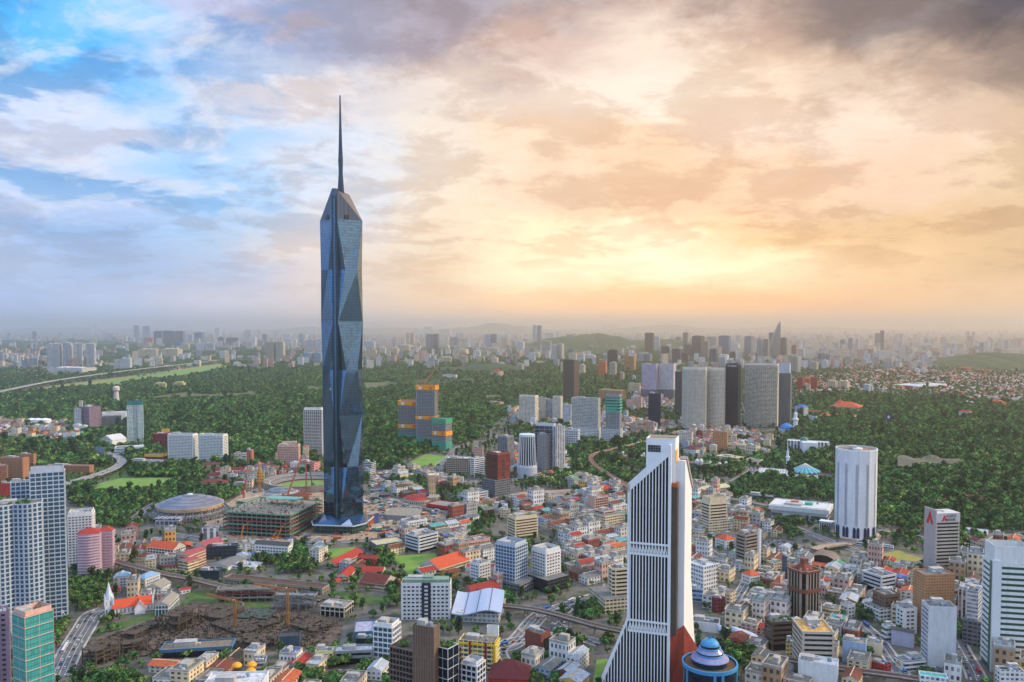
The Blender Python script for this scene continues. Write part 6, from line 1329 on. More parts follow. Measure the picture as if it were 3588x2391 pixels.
w, d, h = dims('three orange diamonds'); p = find('three orange diamonds'); part('sign_wall', MB().box(-w * .3, w * .45, -d / 2 - .6, -d / 2 - .1, 1, h - 1), mat((212, 212, 212), .7, .05), p)
for x, z in ((0, h * .72), (-1.7, h * .52), (1.7, h * .52)):
    part('emblem', MB().face([(x - 1.7, -d / 2 - .75, z), (x, -d / 2 - .75, z - 1.5), (x + 1.7, -d / 2 - .75, z), (x, -d / 2 - .75, z + 1.5)]), mat((236, 140, 20), .5, 0), p)
w, d, h = dims('maroon block with yellow band'); part('yellow_band', MB().ring(shape(w, d, 'box'), .4, h - 6, h + .5, inner=.3), mat((226, 170, 60), .7, .1), find('maroon block with yellow band'))
w, d, h = dims('long white shopping mall'); part('red_panel', MB().box(-w * .3, w * .3, -d / 2 - 1, -d / 2 - .1, h * .35, h * .85), mat((190, 60, 60), .7, .1), find('long white shopping mall'))
w, d, h = dims('grey hotel tower with bright green'); part('green_band', MB().ring(shape(w, d, 'box'), .5, h - 44, h - 5, inner=.1), facade((70, 170, 140), (30, 60, 66), 30, 8, .97, .5), find('grey hotel tower with bright green'))
w, d, h = dims('blank orange brown building'); part('dark_glass', MB().box(w / 2 + .02, w / 2 + .4, -d * .2, d * .46, 1, h - 6), mat((26, 28, 36), .2, 0), find('blank orange brown building'))
w, d, h = dims('red brick hotel tower'); p = find('red brick hotel tower'); part('brick_side', MB().box(w / 2 + .02, w / 2 + .5, -d / 2 - .3, d / 2, 0, h + .5), facade((142, 74, 60), (96, 44, 40), 12, 3.6, .96, .9), p)
part('window_strip', MB().box(w / 2 + .52, w / 2 + .8, -d * .12, d * .12, h * .3, h - 6), facade((120, 66, 56), (30, 32, 40), 3, 4, .8, .8), p)
w, d, h = dims('pink blank sided'); part('blank_side', MB().box(-w / 2 - .3, w / 2 + .3, -d / 2 - .9, -d / 2 - .1, 0, h + 3.2), mat((196, 160, 140), .8, .12), find('pink blank sided'))
w, d, h = dims('blank white tower with windows'); p = find('blank white tower with windows'); windows(p, None, h - 2, 4.2, 3.2, .6, .5, 2, [mat((40, 46, 60), .2, 0)], mat((206, 206, 210), .7), [((-w / 2, -d / 2), (w / 2, -d / 2))])
w, d, h = dims('hotel slab with dark central'); part('green_roof_room', MB().box(-w * .45, w * .45, -d * .3, d * .4, h - 1.2, h + 3).box(-w * .05, w * .14, -d * .1, d * .45, h + 3.02, h + 5), mat((128, 150, 132), .8, .2), find('hotel slab with dark central'))
w, d, h = dims('hotel slab with dark central'); p = find('hotel slab with dark central'); x0, x1 = -w / 2 + w * .42, -w / 2 + w * .6
part('dark_strip', MB().box(x0, x1, -d / 2 - .8, -d / 2 - .05, 0, h + .6), mat((34, 40, 54), .6, .1), p); xm = (x0 + x1) / 2
for i in range(10): part('window', MB().box(xm - 1.9, xm + 1.9, -d / 2 - 1.0, -d / 2 - .8, h - 4.4 - i * 4.3, h - 2.3 - i * 4.3), mat((206, 206, 204), .6, .05), p)
w, d, h = dims('brown many sided tower'); p = find('brown many sided tower'); P8 = shape(w, d, 'cham'); bm8 = mat((120, 70, 54), .8, .2)
part('crown_band', MB().ring(P8, 1.4, h - 24, h - 20).ring(P8, 1.0, h - 2.5, h - .3), bm8, p)
b = MB()
for i in range(8): q, q2 = offset(P8, -5)[i], offset(P8, -5)[(i + 1) % 8]; b.face([(*q, h - .8), (*q2, h - .8), (0, 0, h + 8)])
part('pyramid_roof', b, mat((126, 52, 42), .8, .25), p); part('roof_lantern', MB().box(-3, 3, -3, 3, h + 5, h + 9.5).box(-3.4, 3.4, -3.4, 3.4, h + 9.52, h + 10.3), bm8, p)
for q in P8: part('crown_fin', MB().box(q[0] - .8, q[0] + .8, q[1] - .8, q[1] + .8, h - 19, h + 3.5), mat((176, 140, 116), .8, .15), p)
w, d, h = dims('big green glass'); p = find('big green glass'); part('white_pier', MB().box(w / 2 - .5, w / 2 + 2.2, -d / 2 - 1.2, -d / 2 + 6, 0, h + 3), mat((214, 216, 216), .6, .05), p); part('green_corner', MB().box(w / 2 - 6, w / 2 - .52, -d / 2 - 1.4, -d / 2 - .6, 0, h + 1), glassmat((50, 130, 104), .45, .12, 2, 5), p)
w, d, h = dims('yellow edged white hotel'); p = find('yellow edged white hotel'); part('yellow_band', MB().ring(shape(w, d, 'box'), 1.3, h - 3.4, h - 1.6), mat((232, 186, 40), .7, .1), p)
for x in (-w * .18, w * .26): part('red_strip', MB().box(x - 1, x + 1, -d / 2 - 1.5, -d / 2 - .1, 0, h - .2), mat((140, 36, 44), .7, .1), p)
part('yellow_corner', MB().box(w / 2 - .8, w / 2 + 1.4, -d / 2 - 1.5, -d / 2 + .5, 0, h - 3.5), mat((232, 186, 40), .7, .1), p)
O = gp('E', 1180, 205); k = O.y / F / 3.361; simple('billboard', 'large grey billboard among trees beside the highway', 'billboard', O, R_(-6), [('panel', MB().box(-11, 11, -.4, .4, 4, 30), mat((120, 130, 146), .6, .15)), ('post', MB().box(-.7, .7, .42, 1.4, 0, 26), mat((110, 110, 112)))])
O = gp('D', 1160, 1125); simple('billboard', 'tall purple billboard standing in the forest', 'billboard', O, 0, [('panel', MB().box(-9, 9, -.4, .4, 18, 46), mat((52, 46, 80), .6, .2)), ('emblem', MB().face([(4 * math.cos(t * .4), -.6, 33 + 5 * math.sin(t * .4)) for t in range(16)]), mat((206, 206, 220), .6, .0)), ('post', MB().box(-1, 1, .42, 2, 0, 40), mat((110, 110, 112)))])
O = gp('K', 960, 70); simple('storage_tank', 'white round tank beside the old railway', 'tank', O, 0, [('shell', MB().lathe([(6, 0), (6, 14), (0.5, 17)], 18), WHM)], 7)
for i, x in enumerate((292, 350, 412)):
    O = gp('A', x, 1172); simple('storage_tank', ('left', 'middle', 'right')[i] + ' white round tank in the trees left of the mauve offices', 'tank', O, 0, [('shell', MB().lathe([(18, 0), (18, 26), (1, 30)], 20), WHM)], 18)
# net poles of the driving range and a netting sheet
b = MB(); 
for i in range(12):
    for j in range(4):
        def q(i, j): 
            a = gp('O', 490 + 790 * i / 12, 345 - 5 * i * .3); c = gp('O', 495 + 790 * i / 12, 215 + 50 * i / 12); p = a.lerp(c, j / 4); return (p.x, p.y, 12 + 4 * math.sin(i * 1.3) * (j == 4) - 3 * math.sin(j * 1.6 + i * .7))
        b.face([q(i, j), q(i + 1, j), q(i + 1, j + 1), q(i, j + 1)])
p1 = MB()
for x, y in ((500, 345), (760, 345), (1210, 375), (1285, 330), (1000, 340)): O = gp('O', x, y); p1.box(O.x - .5, O.x + .5, O.y - .5, O.y + .5, 0, 18)
simple('driving_range_net', 'brown grey netting stretched over a driving range in the forest', 'net', (0, 0, 0), 0, [('net', b, nmat('range_netting', [(70, 72, 56), (96, 92, 76), (58, 64, 46)], .04)), ('pole', p1, mat((110, 150, 130)))])
# ------------------------------------------------------------------ landmarks used to say where a small thing stands
LMK = [('the spire tower', 1204, 1800), ('the white slanted tower', 2260, 2050), ('the pleated white tower', 2995, 1860), ('the grey dome arena', 630, 1830), ('the steepled church', 375, 2120),
 ('the blue domed tower', 2490, 2300), ('the pyramid roofed tower', 2815, 2110), ('the tan tiled tower', 3270, 2120), ('the red sign tower', 3300, 1880), ('the green glass tower', 3520, 2200),
 ('the blank white tower', 3290, 2240), ('the red brick tower', 1745, 1690), ('the wavy station roof', 1680, 2150), ('the white hotel slab', 1495, 2110), ('the garden roof block', 1490, 2330),
 ('the dotted hotel tower', 1915, 2010), ('the long derelict block', 960, 2040), ('the ruined pit', 820, 2200), ('the turquoise roofed mosque', 2835, 1680), ('the post office block', 2800, 1820),
 ('the cream banded tower', 2500, 1830), ('the white fin tower', 2625, 1940), ('the construction podium', 950, 1840), ('the red roofed school', 1200, 1990), ('the orange roofed school', 580, 1930),
 ('the pink apartment towers', 340, 1950), ('the blue glass apartments', 160, 1980), ('the turquoise glass tower', 120, 2320), ('the white apartment slabs', 690, 1570), ('the teal chevron tower', 475, 1500),
 ('the yellow screened towers', 1490, 1500), ('the curved twin tower', 2460, 1450), ('the hillside resort', 2960, 1440), ('the round market hall', 1490, 1740), ('the green field', 1460, 1980),
 ('the brown car park', 2720, 2230), ('the tan roofed tower', 2850, 2300), ('the pale blue block', 2990, 2290), ('the yellow edged hotel', 1690, 2300), ('the yellow field', 3120, 1960), ('the cream banded block', 1830, 1850)]
def nth(i): i += 1; return 'the' if i == 1 else '%d%s' % (i, 'th' if 10 < i % 100 < 14 else {1: 'st', 2: 'nd', 3: 'rd'}.get(i % 10, 'th'))
def place(p):
    u, v = project(p); best = min(LMK, key=lambda l: (l[1] - u) ** 2 + 2.2 * (l[2] - v) ** 2); du, dv = u - best[1], (v - best[2]) * 1.5
    rel = ('left of ' if du < 0 else 'right of ') if abs(du) > abs(dv) else ('behind ' if dv < 0 else 'in front of ')
    return rel + best[0], math.hypot(du, dv)
def autolabel(items, cat, group):     # items: (object, description, position)
    bag = {}
    for o, d, p in items:
        w, r = place(p); bag.setdefault((d, w), []).append((r, o))
    for (d, w), l in bag.items():
        l.sort(key=lambda x: x[0])
        for i, (r, o) in enumerate(l):
            tag(o, d + ' ' + w if len(l) == 1 else '%s, %s closest %s' % (d, nth(i), w), cat, group)
def poly(pts, zm='S'): return [(gp(zm, *p).x, gp(zm, *p).y) for p in pts]
def scatter(P, step, r, jitter=.45, rot=0.0, margin=0):
    c, s = math.cos(rot), math.sin(rot); xs = [p[0] * c + p[1] * s for p in P]; ys = [-p[0] * s + p[1] * c for p in P]; out = []
    sx, sy = step if isinstance(step, tuple) else (step, step); y = min(ys)
    while y < max(ys):
        x = min(xs)
        while x < max(xs):
            a, b = x + r.uniform(-1, 1) * jitter * sx, y + r.uniform(-1, 1) * jitter * sy; q = (a * c - b * s, a * s + b * c)
            if inpoly(q[0], q[1], P): out.append(q)
            x += sx
        y += sy
    return out
# ------------------------------------------------------------------ old town: shophouses and low blocks
rs = random.Random(77)
WALLS = [('white', (224, 222, 218)), ('cream', (222, 202, 166)), ('grey', (168, 168, 166)), ('pink', (206, 164, 148)), ('bluish', (160, 178, 196)), ('tan', (176, 142, 108)), ('ivory', (212, 204, 190)), ('yellow', (212, 172, 90)), ('russet', (150, 76, 58))]
RCOL = [('rust', (116, 62, 46)), ('red', (160, 52, 42)), ('grey', (112, 112, 112)), ('umber', (84, 66, 56)), ('orange', (186, 92, 56)), ('silver', (170, 178, 186)), ('turquoise', (90, 160, 160)), ('blue', (80, 120, 168)), ('green', (90, 140, 112))]
RW = [24, 9, 26, 16, 5, 16, 3, 4, 4]
PROTO = {}
def proto_shop(wi, si):      # unit house 10 x 16 m
    k = ('w', wi, si)
    if k not in PROTO:
        h = (8, 11, 15)[si]; b = MB(); P = [(-5, -8), (5, -8), (5, 8), (-5, 8)]; b.prism(P, 0, h, 0)
        PROTO[k] = b.mesh('wall', facade(WALLS[wi][1], (62, 60, 62), 3.3, 3.7, .5, .48)), h
    return PROTO[k]
def proto_roof(ri, si, wi):
    k = ('r', ri, si, wi)
    if k not in PROTO:
        h = (8, 11, 15)[si]; b = MB()
        for s in (-1, 1): b.face([(s * 5.6, -8.4, h - .1), (s * 5.6, 8.4, h - .1), (0, 8.4, h + 3), (0, -8.4, h + 3)] if s > 0 else [(-5.6, 8.4, h - .1), (-5.6, -8.4, h - .1), (0, -8.4, h + 3), (0, 8.4, h + 3)])
        for y in (-8.05, 8.05): b.face([(-5, y, h - .1), (5, y, h - .1), (0, y, h + 2.6)] if y < 0 else [(5, y, h - .1), (-5, y, h - .1), (0, y, h + 2.6)], 1)
        b.box(-.25, .25, -8.4, 8.4, h + 2.9, h + 3.2, 1)
        PROTO[k] = b.mesh('roof', [mat(RCOL[ri][1], .85, .4, scale=.8), mat(WALLS[wi][1], .8, .2)])
    return PROTO[k]
def proto_flat(ri, si, v):
    k = ('f', ri, si, v)
    if k not in PROTO:
        h = (8, 11, 15)[si]; b = MB(); b.box(-4.6, 4.6, -7.6, 7.6, h + .01, h + .12).ring([(-5, -8), (5, -8), (5, 8), (-5, 8)], .1, h - .2, h + 1.0, 1, inner=.4)
        r = random.Random(v)
        b.box(-3.5 + r.random() * 3, 0 + r.random() * 3, -5 + r.random() * 6, 2 + r.random() * 4, h + .13, h + 2.6, 1)
        for q in range(3): x, y = r.uniform(-4, 3), r.uniform(-7, 6); b.box(x, x + 1.2, y, y + 1.2, h + .13, h + 1.1, 2)
        PROTO[k] = b.mesh('roof', [mat(RCOL[ri][1] if ri > 4 else (124, 120, 112), .9, .4, scale=.4), mat((176, 172, 164), .85, .3), mat((196, 198, 202), .6, .1)])
    return PROTO[k]
ZONES = [([(1590, 1745), (1760, 1760), (2180, 1720), (2195, 2110), (2020, 2060), (1985, 1900), (1860, 1830), (1640, 1800)], -.95), ([(2405, 1690), (2560, 1740), (2700, 1850), (2880, 1960), (3060, 1985), (3200, 1990), (3588, 1960), (3640, 2440), (2640, 2440), (2610, 2330), (2520, 2160), (2410, 2090)], -.55),
 ([(600, 2330), (930, 2275), (1120, 2300), (1260, 2380), (1250, 2430), (480, 2430)], -.15), ([(1860, 2350), (2010, 2290), (2100, 2350), (2080, 2440), (1820, 2440)], -.5), ([(1330, 1640), (1560, 1660), (1600, 1720), (1420, 1700)], -.6), ([(1990, 1690), (2190, 1700), (2190, 1740), (1990, 1740)], -.6),
 ([(1560, 1900), (1700, 1900), (1740, 2000), (1620, 2000)], -.9), ([(2080, 1460), (2300, 1480), (2420, 1500), (2300, 1530), (2080, 1530)], -.4), ([(1780, 1440), (2080, 1440), (2060, 1500), (1800, 1500)], -.4), ([(2230, 1360), (2400, 1360), (2380, 1430), (2200, 1450)], -.4), ([(3300, 1880), (3588, 1900), (3588, 1960), (3350, 1960)], -.6), ([(-40, 1480), (300, 1500), (280, 1560), (-40, 1540)], .1), ([(1000, 1880), (1330, 1990), (1300, 2050), (1150, 2000)], -.3), ([(300, 1850), (560, 1900), (1000, 1900), (1000, 1960), (640, 2000), (300, 1980)], .35), ([(380, 2030), (660, 2060), (620, 2140), (420, 2150)], .3), ([(1330, 1700), (1660, 1780), (1640, 1990), (1560, 2040), (1330, 1990)], -.9), ([(1800, 1560), (1990, 1600), (1990, 1690), (1800, 1690)], -.4), ([(2380, 1480), (2640, 1520), (2720, 1560), (2400, 1600)], -.4), ([(1040, 2290), (1330, 2300), (1330, 2391), (1040, 2391)], -.2), ([(760, 1680), (1080, 1600), (1080, 1680), (860, 1740)], .2)]
sites = []
for pz, rot in ZONES:
    P = poly(pz)
    for q in scatter(P, (19, 26), rs, .1, rot):
        if free(q[0], q[1], 10) and rs.random() < .88: sites.append((q, rot + rs.uniform(-.04, .04)))
sites.sort(key=lambda s: math.hypot(*s[0]))
shop, flat, rest = [], [], []
RB = MB()
RBM = [mat(c, .85, .35) for _, c in RCOL] + [facade(c, (62, 60, 62), 3.3, 3.7, .5, .48) for _, c in WALLS]
for (x, y), rot in sites:
    wi = rs.choices(range(9), [24, 24, 12, 12, 4, 9, 16, 4, 7])[0]; si = rs.choices((0, 1, 2), (40, 40, 20))[0]; ri = rs.choices(range(9), RW)[0]; pit_ = rs.random() < .42
    sc = (rs.uniform(1.2, 1.95), rs.uniform(1.0, 1.62), rs.choice((.8, .9, 1, 1.1, 1.3, 1.7, 2.1)) if not pit_ else rs.uniform(.8, 1.25)); L_ = shop if pit_ else flat
    if len(L_) < 290:
        root = empty('shophouse' if pit_ else 'low_rise_block', (x, y, 0), rot + (math.pi / 2 if rs.random() < .12 else 0)); root.scale = sc
        w, h = proto_shop(wi, si); link('wall', w, root); link('roof', proto_roof(ri, si, wi) if pit_ else proto_flat(ri, si, rs.randrange(4)), root)
        L_.append((root, '%s %s %s, %s roof' % (('low', 'mid height', 'tall')[si], WALLS[wi][0], 'shophouse' if pit_ else 'block', RCOL[ri][0] if pit_ or ri > 4 else 'flat grey'), (x, y, 0)))
    else:
        h = (8, 11, 15)[si] * sc[2]; c, s = math.cos(rot), math.sin(rot); f = lambda a, b: (x + a * c - b * s, y + a * s + b * c)
        a, d = 5 * sc[0], 8 * sc[1]; RB.prism([f(-a, -d), f(a, -d), f(a, d), f(-a, d)], 0, h, 9 + wi)
        A = [(*f(-a - .4, -d), h), (*f(a + .4, -d), h), (*f(a + .4, d), h), (*f(-a - .4, d), h)]; t0, t1 = (*f(0, -d), h + 3), (*f(0, d), h + 3)
        RB.face([A[1], A[2], t1, t0], ri).face([A[3], A[0], t0, t1], ri).face([A[0], A[1], t0], 9 + wi)
    take([(x - 8, y - 8), (x + 8, y - 8), (x + 8, y + 8), (x - 8, y + 8)], 0)
autolabel(shop, 'shophouse', 'shophouses of the old town'); autolabel(flat, 'building', 'flat roofed low blocks of the old town')
if RB.v: o = part('old_town_houses', RB, RBM); o['kind'] = 'stuff'; o['label'] = 'farther low houses of the old town reading as one mass'
# ------------------------------------------------------------------ far towers read off the photograph: left, right, top, foot
FT = {'A': '432,575,405,640,w 580,676,400,640,w 680,762,402,640,w 790,882,405,645,w 430,885,630,680,W 1258,1465,455,535,C 1470,1675,452,533,C 1043,1110,555,645,w 1105,1213,540,645,w 1410,1500,290,425,g 1496,1600,288,430,g 1600,1695,290,430,g 1225,1278,238,345,v 1306,1378,243,345,b 1778,1875,302,410,b 1800,1880,402,480,w 1880,1970,400,480,w 1995,2055,347,430,g 2068,2185,352,432,g 295,338,295,362,a 985,1052,307,375,w 2240,2318,280,360,L 1970,2025,258,335,w 0,82,500,572,w 84,160,495,565,P 160,235,495,560,P 240,300,500,558,w 305,370,495,550,P 370,432,490,560,t 1410,1528,768,830,y 1583,1705,762,820,y 862,893,230,300,w 120,150,222,262,w 165,195,225,262,w 1320,1410,350,420,O 1680,1740,410,480,C 1060,1120,420,458,w 1610,1670,390,450,b 780,860,265,310,w 1150,1228,345,380,w 1260,1318,350,390,w 1740,1775,330,380,w 2300,2350,350,440,W',
 'B': '78,175,390,580,S 172,262,388,580,S 250,318,362,460,W 318,370,358,460,W 455,540,368,485,w 540,606,365,485,w 422,520,490,580,B 522,610,490,580,B 978,1040,465,545,C 1040,1102,462,545,C 1117,1210,443,500,C 1210,1305,446,500,C 1366,1396,305,410,P 1405,1448,308,410,P 1548,1610,318,470,G 1612,1672,317,470,g 1787,1865,342,420,G 2085,2140,320,440,B 2142,2198,318,440,v 1675,1785,530,595,C 1857,1930,520,600,S 2012,2088,520,585,C 1832,1940,455,510,C 2100,2235,445,500,C 1980,2050,470,540,W 1232,1270,368,440,L 1290,1430,420,480,C 980,1090,385,450,B 1708,1770,425,465,C 1535,1612,248,320,w 1632,1690,195,270,w 1690,1735,215,270,w 1050,1110,212,280,w 1112,1172,225,280,w 1675,1780,272,340,w 1440,1480,262,320,w 1820,1905,310,360,B 50,95,320,405,p 0,34,280,330,P 240,320,315,360,w 385,430,312,400,B 430,460,320,400,W 495,545,250,310,w 1870,1935,360,420,S 2260,2330,420,480,C 2245,2300,330,390,w 1990,2045,425,470,S',
 'C': '1330,1416,308,505,K 1418,1468,340,470,w 1612,1670,345,450,g 1677,1728,305,480,g 1760,1876,335,530,D 1848,1924,385,540,s 1903,2005,342,440,G 2005,2120,333,500,v 1690,1758,415,530,D 1480,1560,432,575,D 1580,1665,455,600,D 1660,1730,488,585,U 1920,2000,455,580,a 2005,2100,508,600,W 2105,2163,482,570,K 2240,2328,338,520,G 987,1085,465,640,q 903,985,572,725,O 1005,1075,578,710,S 1142,1250,522,665,o 385,478,380,520,S 475,530,420,565,w 515,592,405,565,S 160,232,388,520,w 412,512,306,375,w 293,373,488,550,C 150,225,590,670,S 625,680,455,545,t 680,775,490,545,P 305,338,235,400,B 340,387,240,405,v 1105,1145,672,750,P 728,790,598,700,C 560,600,580,680,C 1297,1400,500,580,G 1480,1540,595,600,W 950,980,235,280,w 990,1020,232,280,w 1030,1080,226,280,w 40,100,415,480,S 0,45,330,380,w 550,610,345,420,G 615,690,322,420,G 670,708,315,400,w 1000,1045,440,450,W 2200,2240,560,640,w 760,880,510,560,W 1180,1230,470,520,W 2120,2200,400,460,w 2330,2352,350,480,w 1215,1250,700,750,w',
 'D': '107,150,293,500,g 205,272,338,500,D 0,55,350,510,G 58,118,350,510,G 357,415,690,805,R 420,480,695,800,O 478,538,690,800,R 418,475,745,822,P 620,715,718,795,C 718,822,720,795,C 935,1008,752,820,w 1040,1090,298,445,G 1087,1122,274,445,g 737,785,353,425,v 808,850,340,450,G 870,907,345,440,w 540,580,478,580,g 582,660,482,575,G 573,637,536,612,W 470,545,552,630,S 295,388,502,650,S 390,468,528,610,v 665,730,378,430,S 308,355,402,480,M 1315,1410,432,485,C 1712,1756,390,465,w 1960,2008,382,460,G 1845,1875,282,375,w 1892,1925,286,375,w 2085,2160,432,480,G 2012,2050,445,495,w 1215,1250,305,370,w 1260,1300,300,375,w 1055,1088,390,450,C 930,1020,440,490,r 1115,1210,520,570,P 1210,1280,570,600,W 1410,1475,535,580,P 1540,1630,540,565,S 1200,1290,755,785,y 1640,1760,575,605,P 1760,1900,605,630,O 1920,2090,625,650,O 1390,1440,610,645,W 1445,1500,605,645,W 370,400,355,420,w 365,425,435,500,w 560,610,380,420,w 1755,1840,395,440,C 1440,1550,395,430,C 920,1020,350,400,C 2030,2200,905,950,O 2255,2345,930,955,O 1820,1930,905,925,W'}
CN = dict(W='white', w='pale grey', C='cream', S='beige', G='grey', g='dark grey', D='dark', K='black', v='blue grey', b='blue', B='pale blue', a='slate blue', P='pink', p='mauve', O='orange', R='red', t='teal', y='yellowish', L='lilac grey', q='navy', U='brown', s='stone', o='tan', M='maroon', r='rust red', z='white')
far = []; rf = random.Random(3)
FTM = MB().box(-.5, .5, -.5, .5, 0, 1)
for zm, txt in FT.items():
    for row in txt.split(' '):
        xL, xR, yT, yB, col = row.split(','); xL, xR, yT, yB = map(float, (xL, xR, yT, yB)); w_ = xR - xL; wr = w_ * rf.uniform(.08, .3)
        c, rot, W_, D_, H = frame(zm, xL, xR - wr, xR, yT, yB, .6); H = max(H, 8); st = rf.choice('VVsS'); tall = H > 45
        fm = {'V': facade(PAL[col], tuple(int(x * .45) for x in PAL[col]), 7, 3.6, .5, .97), 's': facade(PAL[col], tuple(int(x * .4) for x in PAL[col]), 4.5, 3.6, .6, .5), 'S': facade(PAL[col], tuple(int(x * .4) for x in PAL[col]), 9, 3.6, .9, .5)}[st]
        root = empty('apartment_tower' if tall else 'flats', c, rot); P = shape(W_, D_, 'notch' if W_ > 45 else 'box')
        b = MB().prism(P, 0, H, 0, top=1); part('wall', b, [fm, mat((120, 116, 112), .9, .2)], root)
        b = MB()
        for i in range(2 if W_ < 40 else 4): a = -W_ * .38 + W_ * .76 * (i + .3 * rf.random()) / (2 if W_ < 40 else 4); b.box(a, a + W_ * .12 + 2, -D_ * .25, D_ * .2, H + .01, H + 2.5 + rf.random() * 4)
        part('roof_plant', b, mat(tuple(min(225, int(x * 1.05)) for x in PAL[col]), .8, .15), root)
        far.append((root, ('%s %s' % (('broad' if W_ > 1.2 * H else 'slim' if W_ < .35 * H else 'tall') if tall else 'low', CN[col])) + (' hazy tower' if tall else ' hazy block'), tuple(c)))
        take([(c.x - W_ / 2, c.y - D_ / 2), (c.x + W_ / 2, c.y - D_ / 2), (c.x + W_ / 2, c.y + D_ / 2), (c.x - W_ / 2, c.y + D_ / 2)])
LM_SAVE = LMK[:]; LMK[:] = [('the spire tower', 1204, 1220), ('the yellow screened towers', 1490, 1330), ('the curved twin tower', 2465, 1290), ('the brown glass tower', 2000, 1270), ('the sail shaped tower', 2712, 1200), ('the wide slab condominium', 255, 1240), ('the far left viaduct', 550, 1290), ('the hillside resort', 2960, 1400), ('the speckled twin towers', 2310, 1300), ('the long white mall', 3230, 1350), ('the dark right hill', 3500, 1270), ('the white hilltop hotel', 1575, 1320), ('the teal chevron tower', 475, 1410), ('the forested far hill', 2140, 1200), ('the dark left hill', 150, 1190)]
autolabel(far, 'tower', 'hazy towers of the far city'); LMK[:] = LM_SAVE
# more distant city as one mass
rc = random.Random(9); b = MB(); pal = [(224, 218, 210), (206, 208, 212), (196, 188, 180), (160, 164, 172), (222, 200, 172), (200, 160, 148)]
fms = [facade(c, tuple(int(x * .5) for x in c), 8, 4, .5, .9) for c in pal]
for i in range(6500):
    v = 1148 + 150 * rc.random() ** 1.7; u = rc.uniform(-60, 3650); p = ground(u, v)
    if p.y < 5200 or p.y > 42000: continue
    dens = .5 + .5 * math.sin(p.x * .0011 + 2) * math.sin(p.y * .0009)
    if rc.random() > .35 + .65 * dens: continue
    if not free(p.x, p.y, 10): continue
    far_ = p.y > 11000; w = rc.uniform(18, 60) * (1.5 if far_ else 1); d = rc.uniform(14, 30); h = rc.choice((12, 18, 26, 40, 60, 85, 110)) * rc.uniform(.7, 1.2) * (1.15 if far_ else .75); a = rc.uniform(-.5, .5); c, s = math.cos(a), math.sin(a)
    b.prism([(p.x + x * c - y * s, p.y + x * s + y * c) for x, y in ((-w / 2, -d / 2), (w / 2, -d / 2), (w / 2, d / 2), (-w / 2, d / 2))], 0, h, rc.randrange(6), top=rc.randrange(6))
o = part('distant_city', b, fms); o['kind'] = 'stuff'; o['label'] = 'countless hazy blocks of the distant city'
# suburbs of small houses
b = MB(); rm = [mat(c, .85, .3) for c in ((176, 92, 64), (150, 78, 60), (196, 190, 182), (170, 160, 150), (120, 112, 106))]; wm = mat((206, 198, 186), .8, .15)
SUB = [([(2760, 1330), (3000, 1300), (3300, 1300), (3640, 1330), (3640, 1405), (3380, 1400), (3250, 1375), (3050, 1370), (2800, 1380)], 19), ([(2850, 1270), (3300, 1262), (3640, 1300), (3640, 1330), (3000, 1300), (2800, 1290)], 26), ([(1840, 1290), (1990, 1290), (1960, 1345), (1850, 1330)], 20), ([(0, 1210), (420, 1215), (800, 1240), (1000, 1235), (1400, 1238), (1780, 1235), (1780, 1262), (1300, 1262), (700, 1250), (430, 1300), (0, 1330)], 38), ([(0, 1480), (260, 1500), (280, 1545), (0, 1530)], 17), ([(0, 1310), (160, 1290), (160, 1320), (0, 1345)], 20), ([(2000, 1215), (2300, 1230), (2300, 1300), (2050, 1310)], 30), ([(1960, 1300), (2300, 1300), (2320, 1420), (2000, 1420)], 24), ([(880, 1390), (1060, 1380), (1060, 1440), (900, 1450)], 34), ([(1760, 1410), (1830, 1400), (1830, 1440), (1770, 1450)], 20), ([(2760, 1400), (3000, 1390), (3640, 1420), (3640, 1800), (3300, 1820), (3060, 1700), (3000, 1600), (2780, 1500)], 74), ([(0, 1400), (600, 1340), (1130, 1290), (1130, 1600), (600, 1560), (0, 1480)], 96), ([(1270, 1290), (1790, 1300), (1790, 1440), (1600, 1560), (1280, 1600)], 92)]
cnt = 0
for pz, st in SUB:
    for x, y in scatter(poly(pz), (st, st * 1.7), rc, .4, rc.uniform(-.6, .6)):
        if cnt > 6500 or rc.random() < .2 or not free(x, y, 9): continue
        cnt += 1; a = rc.uniform(-.5, .5) + (1.57 if rc.random() < .3 else 0); c, s = math.cos(a), math.sin(a); f = lambda q, r_: (x + q * c - r_ * s, y + q * s + r_ * c); w, d, h = rc.uniform(5, 11), rc.uniform(5, 7), rc.uniform(5, 9); m = rc.choices(range(5), (30, 22, 22, 14, 12))[0]
        b.prism([f(-w, -d), f(w, -d), f(w, d), f(-w, d)], 0, h, 5); A = [(*f(-w - .6, -d - .6), h), (*f(w + .6, -d - .6), h), (*f(w + .6, d + .6), h), (*f(-w - .6, d + .6), h)]; t0, t1 = (*f(-w * .5, 0), h + 4), (*f(w * .5, 0), h + 4)
        b.face([A[0], A[1], t1, t0], m).face([A[2], A[3], t0, t1], m).face([A[1], A[2], t1], m).face([A[3], A[0], t0], m)
o = part('suburb_houses', b, rm + [wm]); o['kind'] = 'stuff'; o['label'] = 'sea of small tiled suburban houses among trees'
